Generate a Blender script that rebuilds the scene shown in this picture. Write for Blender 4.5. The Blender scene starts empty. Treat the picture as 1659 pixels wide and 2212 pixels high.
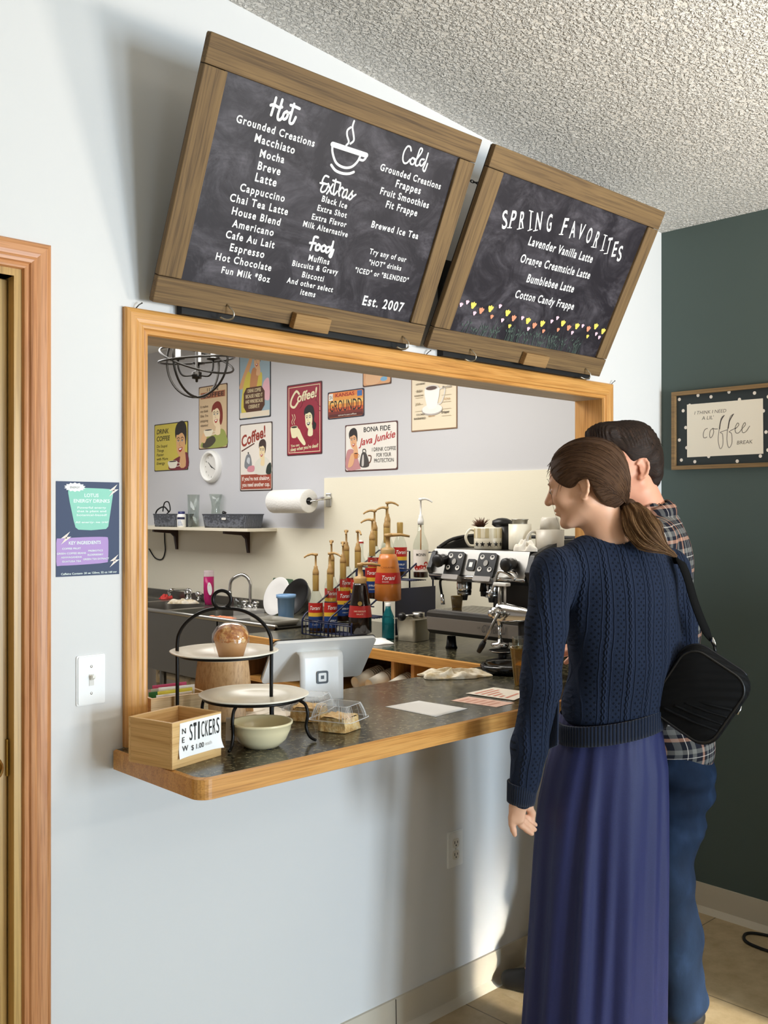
import bpy, bmesh, math, random
import numpy as np
from mathutils import Vector, Matrix
random.seed(7)
C = bpy.context.scene.collection
sc = bpy.context.scene
PI = math.pi

# ------------------------------------------------------------------ camera, light, exposure
FOC, YAW, EYE = 2126.3, 0.8074, Vector((0.0, -2.1, 1.557))
cam = bpy.data.cameras.new('camera'); camo = bpy.data.objects.new('camera', cam); C.objects.link(camo)
camo.location = EYE; camo.rotation_euler = (PI/2, 0, YAW - PI/2)
cam.sensor_fit = 'VERTICAL'; cam.sensor_height = 36; cam.lens = 36*FOC/2212
cam.clip_start = 0.05; sc.camera = camo
sc.view_settings.view_transform = 'Standard'; sc.view_settings.look = 'None'
sc.view_settings.gamma = 1; sc.view_settings.use_curve_mapping = False
sc.view_settings.exposure = 0.0
try:
    sc.cycles.use_denoising = True; sc.cycles.max_bounces = 10; sc.cycles.transparent_max_bounces = 16
    sc.cycles.sample_clamp_indirect = 6; sc.cycles.caustics_reflective = False; sc.cycles.caustics_refractive = False
except Exception: pass
w = bpy.data.worlds.new('daylight'); sc.world = w; w.use_nodes = True
w.node_tree.nodes['Background'].inputs[0].default_value = (0.80, 0.90, 1.0, 1)
w.node_tree.nodes['Background'].inputs[1].default_value = 1.0

def area(name, loc, target, sx, sy, power, color, spread=180):
    L = bpy.data.lights.new(name, 'AREA'); L.shape = 'RECTANGLE'; L.size = sx; L.size_y = sy
    L.energy = power; L.color = color; L.spread = math.radians(spread)
    o = bpy.data.objects.new(name, L); C.objects.link(o); o.location = loc
    o.rotation_euler = (Vector(target) - Vector(loc)).to_track_quat('-Z', 'Y').to_euler()
    return o
# daylight through the three panes of the cafe's shop front, the cafe's ceiling panel, the kitchen's ceiling panels
PANES = ((-.75, .25), (1.72, 2.32), (2.6, 3.4))
for (x0_, x1_), pw_ in zip(PANES, (14, 104, 132)): area('shop_front_daylight', ((x0_+x1_)/2, -5.92, .95), ((x0_+x1_)/2+.15, 0, .6), x1_-x0_, 1.5, pw_, (0.68, 0.84, 1.0))
area('slanting_daylight', (2.62, -5.85, 2.05), (2.74, -.55, 0), .5, .4, 5, (1.0, .93, .80), 12)
area('cafe_panel_light', (1.75, -3.6, 2.78), (1.75, -3.2, 0),  .35, .9, 13, (1.0, 0.92, 0.82))
area('added_ceiling_fill', (2.95, -2.3, 1.72), (2.75, -1.9, 3), .35, .35, 46, (1.0, 0.91, 0.80))  # this uplight and the next are added fills to brighten the ceiling
area('added_ceiling_fill', (2.1, -2.3, 1.6), (1.9, -1.6, 3), .35, .35, 22, (1.0, 0.96, 0.90))
area('kitchen_panel_light', (2.2, 2.3, 2.58), (2.2, 2.3, 0), 1.2, 2.6, 50, (1.0, 1.0, 1.0))
area('kitchen_panel_light_front', (2.55, 0.85, 2.55), (2.75, 0.85, 0), 0.5, 0.6, 14, (1.0, 0.96, 0.88))

# ------------------------------------------------------------------ measuring: a sight line of the photograph cut with a real plane
FW = Vector((math.cos(YAW), math.sin(YAW), 0)); RT = Vector((math.sin(YAW), -math.cos(YAW), 0)); UP = Vector((0, 0, 1))
def ray(px, py): return FW + RT*((px-829.5)/FOC) - UP*((py-1106)/FOC)
def at(px, py, ax, v):
    d = ray(px, py)
    t = v if ax == 'd' else (v - EYE['xyz'.index(ax)]) / d['xyz'.index(ax)]
    return EYE + d*t

# ------------------------------------------------------------------ materials
def lin(h):
    h = h.lstrip('#'); r = []
    for i in (0, 2, 4):
        c = int(h[i:i+2], 16)/255
        r.append(c/12.92 if c <= .04045 else ((c+.055)/1.055)**2.4)
    return (*r, 1)
MC = {}
def col(h, rough=.5, metal=0, spec=.5, **kw):
    key = (h, rough, metal, spec, tuple(sorted(kw.items())))
    if key in MC: return MC[key]
    m = bpy.data.materials.new('paint_%s' % h.strip('#')); m.use_nodes = True
    b = m.node_tree.nodes['Principled BSDF']
    b.inputs['Base Color'].default_value = lin(h); b.inputs['Roughness'].default_value = rough
    b.inputs['Metallic'].default_value = metal; b.inputs['Specular IOR Level'].default_value = spec
    for k, v in kw.items(): b.inputs[k.replace('_', ' ')].default_value = v
    MC[key] = m; return m
class NT:
    def __init__(s, name, rough=.5, spec=.5):
        s.m = bpy.data.materials.new(name); s.m.use_nodes = True; s.t = s.m.node_tree
        s.b = s.t.nodes['Principled BSDF']; s.b.inputs['Roughness'].default_value = rough
        s.b.inputs['Specular IOR Level'].default_value = spec
        s.tc = s.t.nodes.new('ShaderNodeTexCoord')
    def n(s, typ, **kw):
        x = s.t.nodes.new('ShaderNode'+typ)
        for k, v in kw.items():
            if hasattr(x, k): setattr(x, k, v)
            else: x.inputs[k.replace('_', ' ')].default_value = v
        return x
    def l(s, a, b): s.t.links.new(a, b)
    def map(s, scale=(1, 1, 1), rot=(0, 0, 0), loc=(0, 0, 0), src='Object'):
        m = s.n('Mapping'); m.inputs['Scale'].default_value = scale; m.inputs['Rotation'].default_value = rot
        m.inputs['Location'].default_value = loc
        s.l(s.tc.outputs[src], m.inputs['Vector']); return m.outputs[0]
    def noise(s, vec, scale, detail=3, rough=.5, dist=0):
        x = s.n('TexNoise', Scale=scale, Detail=detail, Roughness=rough, Distortion=dist); s.l(vec, x.inputs['Vector']); return x.outputs['Fac']
    def ramp(s, fac, stops, interp='LINEAR'):
        r = s.n('ValToRGB'); e = r.color_ramp; e.interpolation = interp
        while len(e.elements) < len(stops): e.elements.new(.5)
        for i, (p, c) in enumerate(stops):
            e.elements[i].position = p; e.elements[i].color = lin(c) if isinstance(c, str) else (c, c, c, 1)
        s.l(fac, r.inputs[0]); return r.outputs[0]
    def mix(s, a, b, fac, mode='MIX'):
        x = s.n('MixRGB', blend_type=mode)
        for k, v in ((0, fac), (1, a), (2, b)):
            if isinstance(v, (int, float)): x.inputs[k].default_value = v if k == 0 else (v, v, v, 1)
            elif isinstance(v, str): x.inputs[k].default_value = lin(v)
            else: s.l(v, x.inputs[k])
        return x.outputs[0]
    def math(s, op, a, b=0.0):
        x = s.n('Math', operation=op)
        for k, v in ((0, a), (1, b)):
            if isinstance(v, (int, float)): x.inputs[k].default_value = v
            else: s.l(v, x.inputs[k])
        return x.outputs[0]
    def color(s, o): s.l(o, s.b.inputs['Base Color'])
    def bump(s, h, strength=.3, dist=.002, prev=None):
        x = s.n('Bump', Strength=strength, Distance=dist); s.l(h, x.inputs['Height'])
        if prev is not None: s.l(prev, x.inputs['Normal'])
        s.l(x.outputs[0], s.b.inputs['Normal']); return x.outputs[0]
def wood(name, light, mid, dark, axis='z', rough=.4, fine=1.0, bump=.15, tilt=0.0):
    k = NT(name, rough); a = {'x': 0, 'y': 1, 'z': 2}[axis]
    def sc3(across, along): v = [across]*3; v[a] = along; return tuple(v)
    src = k.map(rot=(tilt, 0, 0))
    def mp(v):
        m = k.n('Mapping'); m.inputs['Scale'].default_value = v; k.l(src, m.inputs['Vector']); return m.outputs[0]
    g = k.noise(mp(sc3(34*fine, 1.6*fine)), 1.0, 4, .6, 1.2)
    f = k.noise(mp(sc3(260*fine, 5*fine)), 1.0, 2, .6)
    c1 = k.ramp(g, [(.28, dark), (.45, mid), (.62, light), (.8, mid)])
    c2 = k.ramp(f, [(.36, dark), (.52, light)])
    k.color(k.mix(c1, c2, .42)); k.bump(f, bump, .001); return k.m

oak_v = wood('golden_oak_vertical', '#d8a260', '#c58946', '#9b672e', 'z', .35)
oak_h = wood('golden_oak_horizontal', '#d79f58', '#c58944', '#9f6a30', 'x', .35)
oak_y = wood('golden_oak_depth', '#dfa85e', '#cf934a', '#ab7535', 'y', .35)
oak_red = wood('red_oak_door_trim', '#cf9361', '#bd7d4c', '#935a31', 'z', .4)
oak_red_h = wood('red_oak_door_head', '#cf9361', '#bd7d4c', '#935a31', 'x', .4)
birch = wood('varnished_door', '#c9a25f', '#b98f4e', '#94703a', 'z', .35, .6)
bamboo = wood('pale_bamboo_box', '#e3bd83', '#d5aa6c', '#bb8c50', 'x', .5, .8)
bamboo_y = wood('pale_bamboo_box_side', '#e0b97f', '#d0a566', '#b5874b', 'y', .5, .8)
veneer = wood('bent_veneer', '#cda677', '#bd925f', '#9d7446', 'z', .5, .9)
barn_h = wood('weathered_board_rail', '#7d633f', '#675033', '#453421', 'x', .8, .8, .5)
barn_v = wood('weathered_board_stile', '#7d633f', '#675033', '#453421', 'z', .8, .8, .5, -.445)
artwood = wood('art_frame_wood', '#93744a', '#7f6341', '#655034', 'y', .6, 1)

def make_wall(name, c, bump=.06):
    k = NT(name, .65, .3); n = k.noise(k.map(), 90, 3)
    k.b.inputs['Base Color'].default_value = lin(c); k.bump(n, bump, .002); return k.m
wall_white = make_wall('white_wall_paint', '#dddcd9')
wall_grey = make_wall('pale_grey_kitchen_paint', '#d3d3d6')
teal = make_wall('dark_green_grey_paint', '#4f5b57', .1)
def make_splash():
    k = NT('cream_textured_panel', .35, .4); n = k.noise(k.map((1, 60, 160)), 1, 3)
    k.b.inputs['Base Color'].default_value = lin('#f8f1da'); k.bump(n, .12, .002); return k.m
splash = make_splash()
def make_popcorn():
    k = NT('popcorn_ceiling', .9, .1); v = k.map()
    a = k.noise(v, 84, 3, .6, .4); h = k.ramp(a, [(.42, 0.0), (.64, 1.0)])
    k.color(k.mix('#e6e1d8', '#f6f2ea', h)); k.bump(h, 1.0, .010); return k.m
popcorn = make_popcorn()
def make_floor():
    k = NT('beige_vinyl_tile', .38, .4); v = k.map()
    br = k.n('TexBrick', offset=0.0, Scale=1.0, Mortar_Size=.0025, Brick_Width=.61, Row_Height=.61); k.l(k.map(rot=(0, 0, .0), loc=(.1, .25, 0)), br.inputs['Vector'])
    n = k.noise(v, 14, 5, .65)
    base = k.ramp(n, [(.3, '#a9946f'), (.55, '#bda884'), (.75, '#c9b592')])
    k.color(k.mix(base, '#75664e', br.outputs['Fac'])); return k.m
floor_m = make_floor()
def make_laminate():
    k = NT('dark_speckled_laminate', .20, .36); v = k.map()
    a = k.noise(v, 30, 6, .8); b = k.noise(v, 85, 4, .75)
    c = k.ramp(a, [(.36, '#12120d'), (.5, '#2c2b22'), (.58, '#5f5a46'), (.68, '#25241c')])
    d = k.ramp(b, [(.52, '#15150f'), (.60, '#a0956f')])
    k.color(k.mix(c, d, .42)); return k.m
laminate = make_laminate()
def make_chalk():
    k = NT('smudged_chalkboard', .55, .3); v = k.map()
    a = k.noise(v, 7, 6, .7, 1.5); b = k.noise(k.map((5, 26, 9), (0, .5, .6)), 1, 4, .7, .8)
    f = k.math('MULTIPLY', k.ramp(a, [(.42, 0.0), (.75, 1.0)]), k.ramp(b, [(.35, .15), (.7, 1.0)]))
    k.color(k.mix('#221e24', '#767178', k.math('MULTIPLY', f, .8))); return k.m
chalkboard = make_chalk()

white = col('#f4f3ee', .5); lettering = col('#f7f5f0', .7)
whiteplastic = col('#f1f0ec', .3); black = col('#0c0b0b', .35); blackplastic = col('#121212', .3)
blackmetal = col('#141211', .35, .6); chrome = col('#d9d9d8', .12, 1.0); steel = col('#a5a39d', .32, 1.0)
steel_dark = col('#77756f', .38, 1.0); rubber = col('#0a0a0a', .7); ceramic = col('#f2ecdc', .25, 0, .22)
paper = col('#f5f3ee', .8); cream = col('#e5d7ae', .25); navywire = col('#141c3f', .35, .2)
gold = col('#a98a4a', .35, .3); goldpump = col('#b08c56', .4)
def glassy(name, tint='#ffffff', ior=1.45, rough=.02):
    m = bpy.data.materials.new(name); m.use_nodes = True; b = m.node_tree.nodes['Principled BSDF']
    b.inputs['Base Color'].default_value = lin(tint); b.inputs['Transmission Weight'].default_value = 1
    b.inputs['Roughness'].default_value = rough; b.inputs['IOR'].default_value = ior; return m
def clearfilm(name, opacity=.12, tint='#ffffff', through=None):
    k = NT(name, .08); t = k.n('BsdfTransparent'); mx = k.n('MixShader'); fr = k.n('LayerWeight', Blend=.5)
    k.b.inputs['Base Color'].default_value = lin(tint); k.b.inputs['Metallic'].default_value = 0; t.inputs[0].default_value = lin(through or '#ffffff')
    f = k.math('ADD', k.math('MULTIPLY', k.math('POWER', fr.outputs['Facing'], 3.0), .38), opacity)
    k.l(f, mx.inputs[0]); k.l(t.outputs[0], mx.inputs[1])
    if opacity >= .1: k.l(k.b.outputs[0], mx.inputs[2])
    if opacity < .1:
        gl = k.n('BsdfGlossy'); gl.inputs['Color'].default_value = lin(tint); gl.inputs['Roughness'].default_value = .06; k.l(gl.outputs[0], mx.inputs[2])
    k.l(mx.outputs[0], k.t.nodes['Material Output'].inputs['Surface']); return k.m
film = clearfilm('clear_plastic_film', .07)
glass = clearfilm('clear_glass', .05, '#ffffff', '#f2f5f3')

# ------------------------------------------------------------------ mesh builder
def wm(o):
    m = Matrix.LocRotScale(o.location, o.rotation_euler, None); return wm(o.parent) @ m if o.parent else m
class MB:
    def __init__(s): s.v = []; s.f = []; s.m = []; s.s = []
    def add(s, vs, fs, mat=0, smooth=False, M=None):
        o = len(s.v)
        s.v += [tuple(M @ Vector(v)) if M is not None else tuple(v) for v in vs]
        s.f += [tuple(i+o for i in f) for f in fs]; s.m += [mat]*len(fs); s.s += [smooth]*len(fs); return s
    def box(s, a, b, mat=0, M=None):
        (x0, y0, z0), (x1, y1, z1) = a, b
        return s.add([(x0,y0,z0),(x1,y0,z0),(x1,y1,z0),(x0,y1,z0),(x0,y0,z1),(x1,y0,z1),(x1,y1,z1),(x0,y1,z1)],
              [(3,2,1,0),(4,5,6,7),(0,1,5,4),(1,2,6,5),(2,3,7,6),(3,0,4,7)], mat, False, M)
    def tube(s, pts, r, n=8, closed=False, mat=0, M=None, caps=True, flat=1.0):
        P = [Vector(p) for p in pts]; N = len(P); rr = r if isinstance(r, (list, tuple)) else [r]*N
        T = []
        for i in range(N):
            a = P[(i-1) % N] if (closed or i > 0) else P[i]; b = P[(i+1) % N] if (closed or i < N-1) else P[i]
            t = b-a; T.append(t.normalized() if t.length > 1e-9 else Vector((0, 0, 1)))
        up = Vector((0, 0, 1)) if abs(T[0].z) < .9 else Vector((1, 0, 0))
        u = T[0].cross(up).normalized(); vs = []
        for i in range(N):
            u = (u - T[i]*u.dot(T[i])); u = u.normalized() if u.length > 1e-9 else T[i].orthogonal().normalized()
            w_ = T[i].cross(u)
            for k in range(n):
                a = 2*PI*k/n; vs.append(P[i] + (u*math.cos(a) + w_*math.sin(a)*flat)*rr[i])
        fs = []
        for i in range(N if closed else N-1):
            j = (i+1) % N
            for k in range(n): k2 = (k+1) % n; fs.append((i*n+k, i*n+k2, j*n+k2, j*n+k))
        if caps and not closed: fs += [tuple(range(n))[::-1], tuple((N-1)*n+k for k in range(n))]
        return s.add(vs, fs, mat, True, M)
    def cyl(s, a, b, r0, r1=None, n=20, mat=0, M=None):
        r1 = r0 if r1 is None else r1
        return s.tube([a, b], [r0, r1], n, False, mat, M)
    def lathe(s, prof, n=24, mat=0, M=None, sx=1, sy=1):
        vs = []; fs = []; idx = []
        for r, z in prof:
            if r < 1e-6: idx.append([len(vs)]); vs.append((0, 0, z))
            else:
                idx.append(list(range(len(vs), len(vs)+n)))
                vs += [(r*sx*math.cos(2*PI*k/n), r*sy*math.sin(2*PI*k/n), z) for k in range(n)]
        for a, b in zip(idx, idx[1:]):
            for k in range(n):
                k2 = (k+1) % n
                if len(a) == 1 and len(b) == 1: continue
                if len(a) == 1: fs.append((a[0], b[k2], b[k]))
                elif len(b) == 1: fs.append((a[k], a[k2], b[0]))
                else: fs.append((a[k], a[k2], b[k2], b[k]))
        return s.add(vs, fs, mat, True, M)
    def ell(s, c, r, nu=16, nv=10, mat=0, M=None):
        prof = [(math.sin(PI*i/nv), -math.cos(PI*i/nv)) for i in range(nv+1)]
        prof[0] = (0, -1); prof[-1] = (0, 1)
        K = Matrix.Translation(c) @ Matrix.Diagonal((r[0], r[1], r[2], 1))
        return s.lathe(prof, nu, mat, K if M is None else M @ K)
    def prism(s, poly, z0, z1, mat=0, M=None, smooth=False):
        n = len(poly)
        vs = [(x, y, z0) for x, y in poly] + [(x, y, z1) for x, y in poly]
        fs = [tuple(range(n))[::-1], tuple(range(n, 2*n))]
        s.add(vs, fs, mat, False, M)
        return s.add(vs, [(i, (i+1) % n, n+(i+1) % n, n+i) for i in range(n)], mat, smooth, M)
    def grid(s, fn, nu, nv, mat=0, M=None, wrap=False, smooth=True):
        vs = [fn(i/(nu if wrap else nu-1), j/(nv-1)) for j in range(nv) for i in range(nu)]
        fs = [(j*nu+i, j*nu+(i+1) % nu, (j+1)*nu+(i+1) % nu, (j+1)*nu+i) for j in range(nv-1) for i in range(nu if wrap else nu-1)]
        return s.add(vs, fs, mat, smooth, M)
    def build(s, name, mats, parent=None, loc=(0, 0, 0), rotz=0, world=False, bevel=0, solid=0, sub=0):
        me = bpy.data.meshes.new(name)
        V = s.v
        if world and parent is not None:
            I = wm(parent).inverted()
            V = [tuple(I @ Vector(v)) for v in V]
        elif world:
            L = Vector(loc); V = [tuple(Vector(v)-L) for v in V]
        me.from_pydata(V, [], s.f)
        for m in (mats if isinstance(mats, (list, tuple)) else [mats]): me.materials.append(m)
        me.polygons.foreach_set('material_index', s.m); me.polygons.foreach_set('use_smooth', s.s); me.update()
        o = bpy.data.objects.new(name, me); C.objects.link(o)
        if parent is not None: o.parent = parent
        else: o.location = loc; o.rotation_euler = (0, 0, rotz)
        if bevel:
            b = o.modifiers.new('bevel', 'BEVEL'); b.width = bevel; b.segments = 2; b.limit_method = 'ANGLE'; b.angle_limit = .7
            b.harden_normals = False
        if solid: q = o.modifiers.new('solid', 'SOLIDIFY'); q.thickness = solid; q.offset = 0
        if sub: q = o.modifiers.new('sub', 'SUBSURF'); q.levels = sub; q.render_levels = sub
        return o
def tag(o, label, cat, group=None):
    o['label'] = label; o['category'] = cat
    if group: o['group'] = group
    return o
def thing(name, label, cat, loc=(0, 0, 0), rotz=0, group=None):
    o = bpy.data.objects.new(name, None); C.objects.link(o); o.empty_display_size = .05
    o.location = loc; o.rotation_euler = (0, 0, rotz); return tag(o, label, cat, group)
def struct(o): o['kind'] = 'structure'; return o
def copy_thing(root, loc, rotz, label, group=None):
    r = root.copy(); C.objects.link(r); r.location = loc; r.rotation_euler = (0, 0, rotz); r['label'] = label
    if group: r['group'] = group
    for ch in list(root.children):
        c = ch.copy(); C.objects.link(c); c.parent = r
        for g in list(ch.children):
            d = g.copy(); C.objects.link(d); d.parent = c
    return r
def smooth(pts, n=6, closed=False):
    P = [Vector(p) for p in pts]; N = len(P); out = []
    for i in range(N if closed else N-1):
        g = (lambda k: P[k % N]) if closed else (lambda k: P[min(max(k, 0), N-1)])
        a, b, c, d = g(i-1), g(i), g(i+1), g(i+2)
        for k in range(n):
            t = k/n
            out.append(.5*((2*b) + (c-a)*t + (2*a-5*b+4*c-d)*t*t + (3*b-a-3*c+d)*t**3))
    if not closed: out.append(P[-1])
    return out
def rrect(x0, y0, x1, y1, r, n=5):
    out = []
    for cx, cy, a0 in ((x1-r, y1-r, 0), (x0+r, y1-r, 90), (x0+r, y0+r, 180), (x1-r, y0+r, 270)):
        for k in range(n+1): a = math.radians(a0+90*k/n); out.append((cx+r*math.cos(a), cy+r*math.sin(a)))
    return out
def frame(o, u, v):
    u = Vector(u).normalized(); v = Vector(v).normalized(); n = u.cross(v)
    return Matrix(((u.x, v.x, n.x, o[0]), (u.y, v.y, n.y, o[1]), (u.z, v.z, n.z, o[2]), (0, 0, 0, 1)))
TXT = {}
def glyphs(s, bold=0.0, shear=0.0, space=1.0):
    k = (s, bold, shear, space)
    if k not in TXT:
        cu = bpy.data.curves.new('t', 'FONT'); cu.body = s; cu.size = 1; cu.offset = bold; cu.shear = shear; cu.resolution_u = 3; cu.space_character = space
        ob = bpy.data.objects.new('t', cu); me = bpy.data.meshes.new_from_object(ob)
        V = [(v.co.x, v.co.y) for v in me.vertices]; F = [tuple(p.vertices) for p in me.polygons]
        bpy.data.objects.remove(ob); bpy.data.curves.remove(cu); bpy.data.meshes.remove(me)
        xs = [v[0] for v in V] or [0]; ys = [v[1] for v in V] or [0]
        TXT[k] = (V, F, min(xs), max(xs), min(ys), max(ys))
    return TXT[k]
class Art:
    """flat print: shapes laid as thin layers of ink on one plane"""
    def __init__(s, M, z=.0006, dz=.00004): s.mb = MB(); s.M = M; s.z = z; s.dz = dz; s.mats = []
    def mi(s, m):
        if m not in s.mats: s.mats.append(m)
        s.z += s.dz; return s.mats.index(m)
    def poly(s, pts, m): i = s.mi(m); s.mb.add([(x, y, s.z) for x, y in pts], [tuple(range(len(pts)))], i, False, s.M); return s
    def rect(s, x0, y0, x1, y1, m): return s.poly([(x0, y0), (x1, y0), (x1, y1), (x0, y1)], m)
    def blob(s, pts, m, n=5): return s.poly([(p[0], p[1]) for p in smooth([(x, y, 0) for x, y in pts], n, True)], m)
    def ell(s, cx, cy, rx, ry, m, rot=0, n=20):
        c, q = math.cos(rot), math.sin(rot)
        return s.poly([(cx+rx*math.cos(a)*c-ry*math.sin(a)*q, cy+rx*math.cos(a)*q+ry*math.sin(a)*c) for a in [2*PI*k/n for k in range(n)]], m)
    def stroke(s, pts, wd, m, sm=5):
        i = s.mi(m); P = [Vector((p[0], p[1], 0)) for p in pts]
        if sm and len(P) > 2: P = smooth(P, sm)
        ws = wd if isinstance(wd, (list, tuple)) else None
        z = s.z; N = len(P); vs = []
        for k in range(N):
            t = (P[min(k+1, N-1)] - P[max(k-1, 0)]); t = t.normalized() if t.length > 1e-9 else Vector((1, 0, 0))
            h = (wd if ws is None else ws[0]+(ws[1]-ws[0])*k/(N-1))/2
            nn = Vector((-t.y, t.x, 0))*h; vs += [(P[k].x+nn.x, P[k].y+nn.y, z), (P[k].x-nn.x, P[k].y-nn.y, z)]
        s.mb.add(vs, [(2*k, 2*k+1, 2*k+3, 2*k+2) for k in range(N-1)], i, False, s.M)
        for p, k in ((P[0], 0), (P[-1], 1)):
            h = (wd if ws is None else ws[k])/2
            s.mb.add([(p.x+h*math.cos(a), p.y+h*math.sin(a), z+.00003) for a in [2*PI*q/10 for q in range(10)]], [tuple(range(10))], i, False, s.M)
        return s
    def text(s, body, p0, m, w=None, h=None, bold=0.0, shear=0.0, ang=0.0, align='l', p1=None, ys=1.0, space=1.0):
        V, F, x0, x1, y0, y1 = glyphs(body, bold, shear, space); i = s.mi(m)
        if p1 is not None: d = Vector((p1[0]-p0[0], p1[1]-p0[1])); w = d.length; ang = math.atan2(d.y, d.x)
        kx = w/(x1-x0) if w else h/.70
        ky = h/.70 if h else kx*ys
        if not w and align == 'l': pass
        ox = {'l': -x0, 'c': -(x0+x1)/2, 'r': -x1}[align]
        c, q = math.cos(ang), math.sin(ang)
        s.mb.add([(p0[0]+(x+ox)*kx*c-y*ky*q, p0[1]+(x+ox)*kx*q+y*ky*c, s.z) for x, y in V], F, i, False, s.M); return s
    def build(s, name, parent, world=True, **kw): return s.mb.build(name, s.mats, parent, world=world, **kw)
# ------------------------------------------------------------------ the room
TX = 3.562                                    # green end wall and kitchen end wall, one plane
CX0, CX1, CZ1 = 1.1575, 3.1957, 2.0396        # outer edges of the serving hatch trim
IX0, IX1, IZ1 = 1.2195, 3.1337, 1.9797        # hatch opening
CT = 1.0043                                   # counter top
def ceil_z(x): return 2.685 + (TX-x)*.0876
WT = .105                                     # wall thickness
DX = .976                                     # outer edge of the door trim
def slab(name, boxes, m, nm=None):
    b = MB()
    for lo, hi in boxes: b.box(lo, hi)
    return struct(b.build(name, m))
slab('floor', [((-3, -6, -.06), (TX+.12, 5.0, 0))], floor_m)
b = MB(); x0, x1 = -3, TX+.12
b.add([(x0,-6,ceil_z(x0)),(x1,-6,ceil_z(x1)),(x1,WT/2,ceil_z(x1)),(x0,WT/2,ceil_z(x0)),(x0,-6,ceil_z(x0)+.1),(x1,-6,ceil_z(x1)+.1),(x1,WT/2,ceil_z(x1)+.1),(x0,WT/2,ceil_z(x0)+.1)],
      [(0,1,2,3)[::-1],(4,5,6,7),(0,1,5,4),(1,2,6,5),(2,3,7,6),(3,0,4,7)])
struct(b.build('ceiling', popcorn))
slab('ceiling_kitchen', [((-1.0, WT/2, 2.66), (TX+.12, 5.0, 2.76))], col('#e8e6e0', .8))
# serving wall with the hatch and the doorway cut out
DO0, DO1, DZ = -.02, .915, 2.07
b = MB()
for lo, hi in (((-3, 0, 0), (DO0, WT, 3.3)), ((DO0, 0, DZ), (DO1, WT, 3.3)), ((DO1, 0, 0), (IX0-.009, WT, 3.3)),
               ((IX0-.009, 0, IZ1+.009), (IX1+.009, WT, 3.3)), ((IX0-.009, 0, 0), (IX1+.009, WT, .95)), ((IX1+.009, 0, 0), (TX, WT, 3.3))): b.box(lo, hi)
struct(b.build('wall_back', wall_white))
slab('wall_right', [((TX, -6, 0), (TX+.12, WT/2, 3))], teal)
slab('unseen_shade_wall', [((2.90, -1.42, 0), (TX, -1.30, 1.25))], teal)  # unseen half wall, added to shade the green wall and nearby floor
slab('wall_kitchen_right', [((TX, WT/2, 0), (TX+.12, 5.0, 3))], wall_grey)
slab('wall_kitchen_far', [((-1, 4.6, 0), (TX, 4.7, 2.7))], wall_grey)
slab('wall_kitchen_left', [((-1, WT, 0), (-.9, 4.6, 2.7))], wall_grey)
slab('wall_left', [((-3.1, -6, 0), (-3, WT, 3.4))], wall_white)
xs_ = [-3]+[v for p_ in PANES for v in p_]+[TX]
slab('wall_front', [((-3, -6.1, 0), (TX, -6, .22)), ((-3, -6.1, 2.28), (TX, -6, 3.4))]+[((xs_[i], -6.1, .22), (xs_[i+1], -6, 2.28)) for i in (0, 2, 4, 6)], wall_white)
for i_, (x0, x1) in enumerate(PANES):
    b = MB()
    for lo, hi in (((x0-.03, -6.0, .19), (x0, -5.97, 2.31)), ((x1, -6.0, .19), (x1+.03, -5.97, 2.31)), ((x0, -6.0, .19), (x1, -5.97, .22)), ((x0, -6.0, 2.28), (x1, -5.97, 2.31))): b.box(lo, hi)
    struct(b.build('window_%d' % (i_+1), white))
# cream wall panel behind sink and machine: a taller sheet on the right, a lower one on the left
slab('trim_kitchen_panel', [((TX-.006, WT, .9), (TX, 2.099, 1.746)), ((TX-.006, 2.099, .9), (TX, 4.6, 1.4635))], splash)
# cove base
base_m = col('#cfc5b2', .45)
b = MB(); b.box((DX, -.008, .012), (TX, 0, .108)); b.add([(DX,-.03,0),(TX,-.03,0),(TX,-.008,.02),(DX,-.008,.02)], [(0,1,2,3)])
struct(b.build('baseboard_back', base_m))
b = MB(); b.box((TX-.008, -6, .012), (TX, 0, .108)); b.add([(TX-.03,-6,0),(TX-.03,0,0),(TX-.008,0,.02),(TX-.008,-6,.02)], [(3,2,1,0)])
struct(b.build('baseboard_right', base_m))
b = MB(); b.tube([(2.052, -.009, .005), (2.051, -.009, .06), (2.050, -.009, .107)], .0012, 5)
struct(b.build('trim_baseboard_seam', col('#3b342a', .8)))

# moulded casing: a profile swept along the sides of the opening, mitred
PROF = [(0, 0), (0, .012), (.004, .016), (.012, .019), (.026, .019), (.034, .017), (.040, .0185), (.047, .0165), (.050, .0115), (.056, .0125), (.060, .011), (.062, .004), (.062, 0)]
def casing(bm, path_out, path_in, mat=0):
    """profile points run from the outer edge (0) to the inner edge (.062)"""
    W = .062
    for (o0, i0), (o1, i1) in zip(zip(path_out, path_in), list(zip(path_out, path_in))[1:]):
        vs = []
        for o, i in ((o0, i0), (o1, i1)):
            for a, d in PROF:
                t = a/W; vs.append((o[0]+(i[0]-o[0])*t, -d, o[1]+(i[1]-o[1])*t))
        n = len(PROF); bm.add(vs, [(k, k+1, n+k+1, n+k) for k in range(n-1)], mat, False)
def hatch_piece(po, pi, m, name):
    b = MB(); casing(b, po, pi); return struct(b.build(name, m))
hatch_piece([(CX0, CT), (CX0, CZ1)], [(IX0, CT), (IX0, IZ1)], oak_v, 'trim_1')
hatch_piece([(CX0, CZ1), (CX1, CZ1)], [(IX0, IZ1), (IX1, IZ1)], oak_h, 'trim_2')
hatch_piece([(CX1, CZ1), (CX1, CT)], [(IX1, IZ1), (IX1, CT)], oak_v, 'trim_3')
b = MB(); b.box((IX0-.008, -.001, CT), (IX0, WT+.012, IZ1)); struct(b.build('trim_4', oak_v))
b = MB(); b.box((IX1, -.001, CT), (IX1+.008, WT+.012, IZ1)); struct(b.build('trim_5', oak_v))
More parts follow.
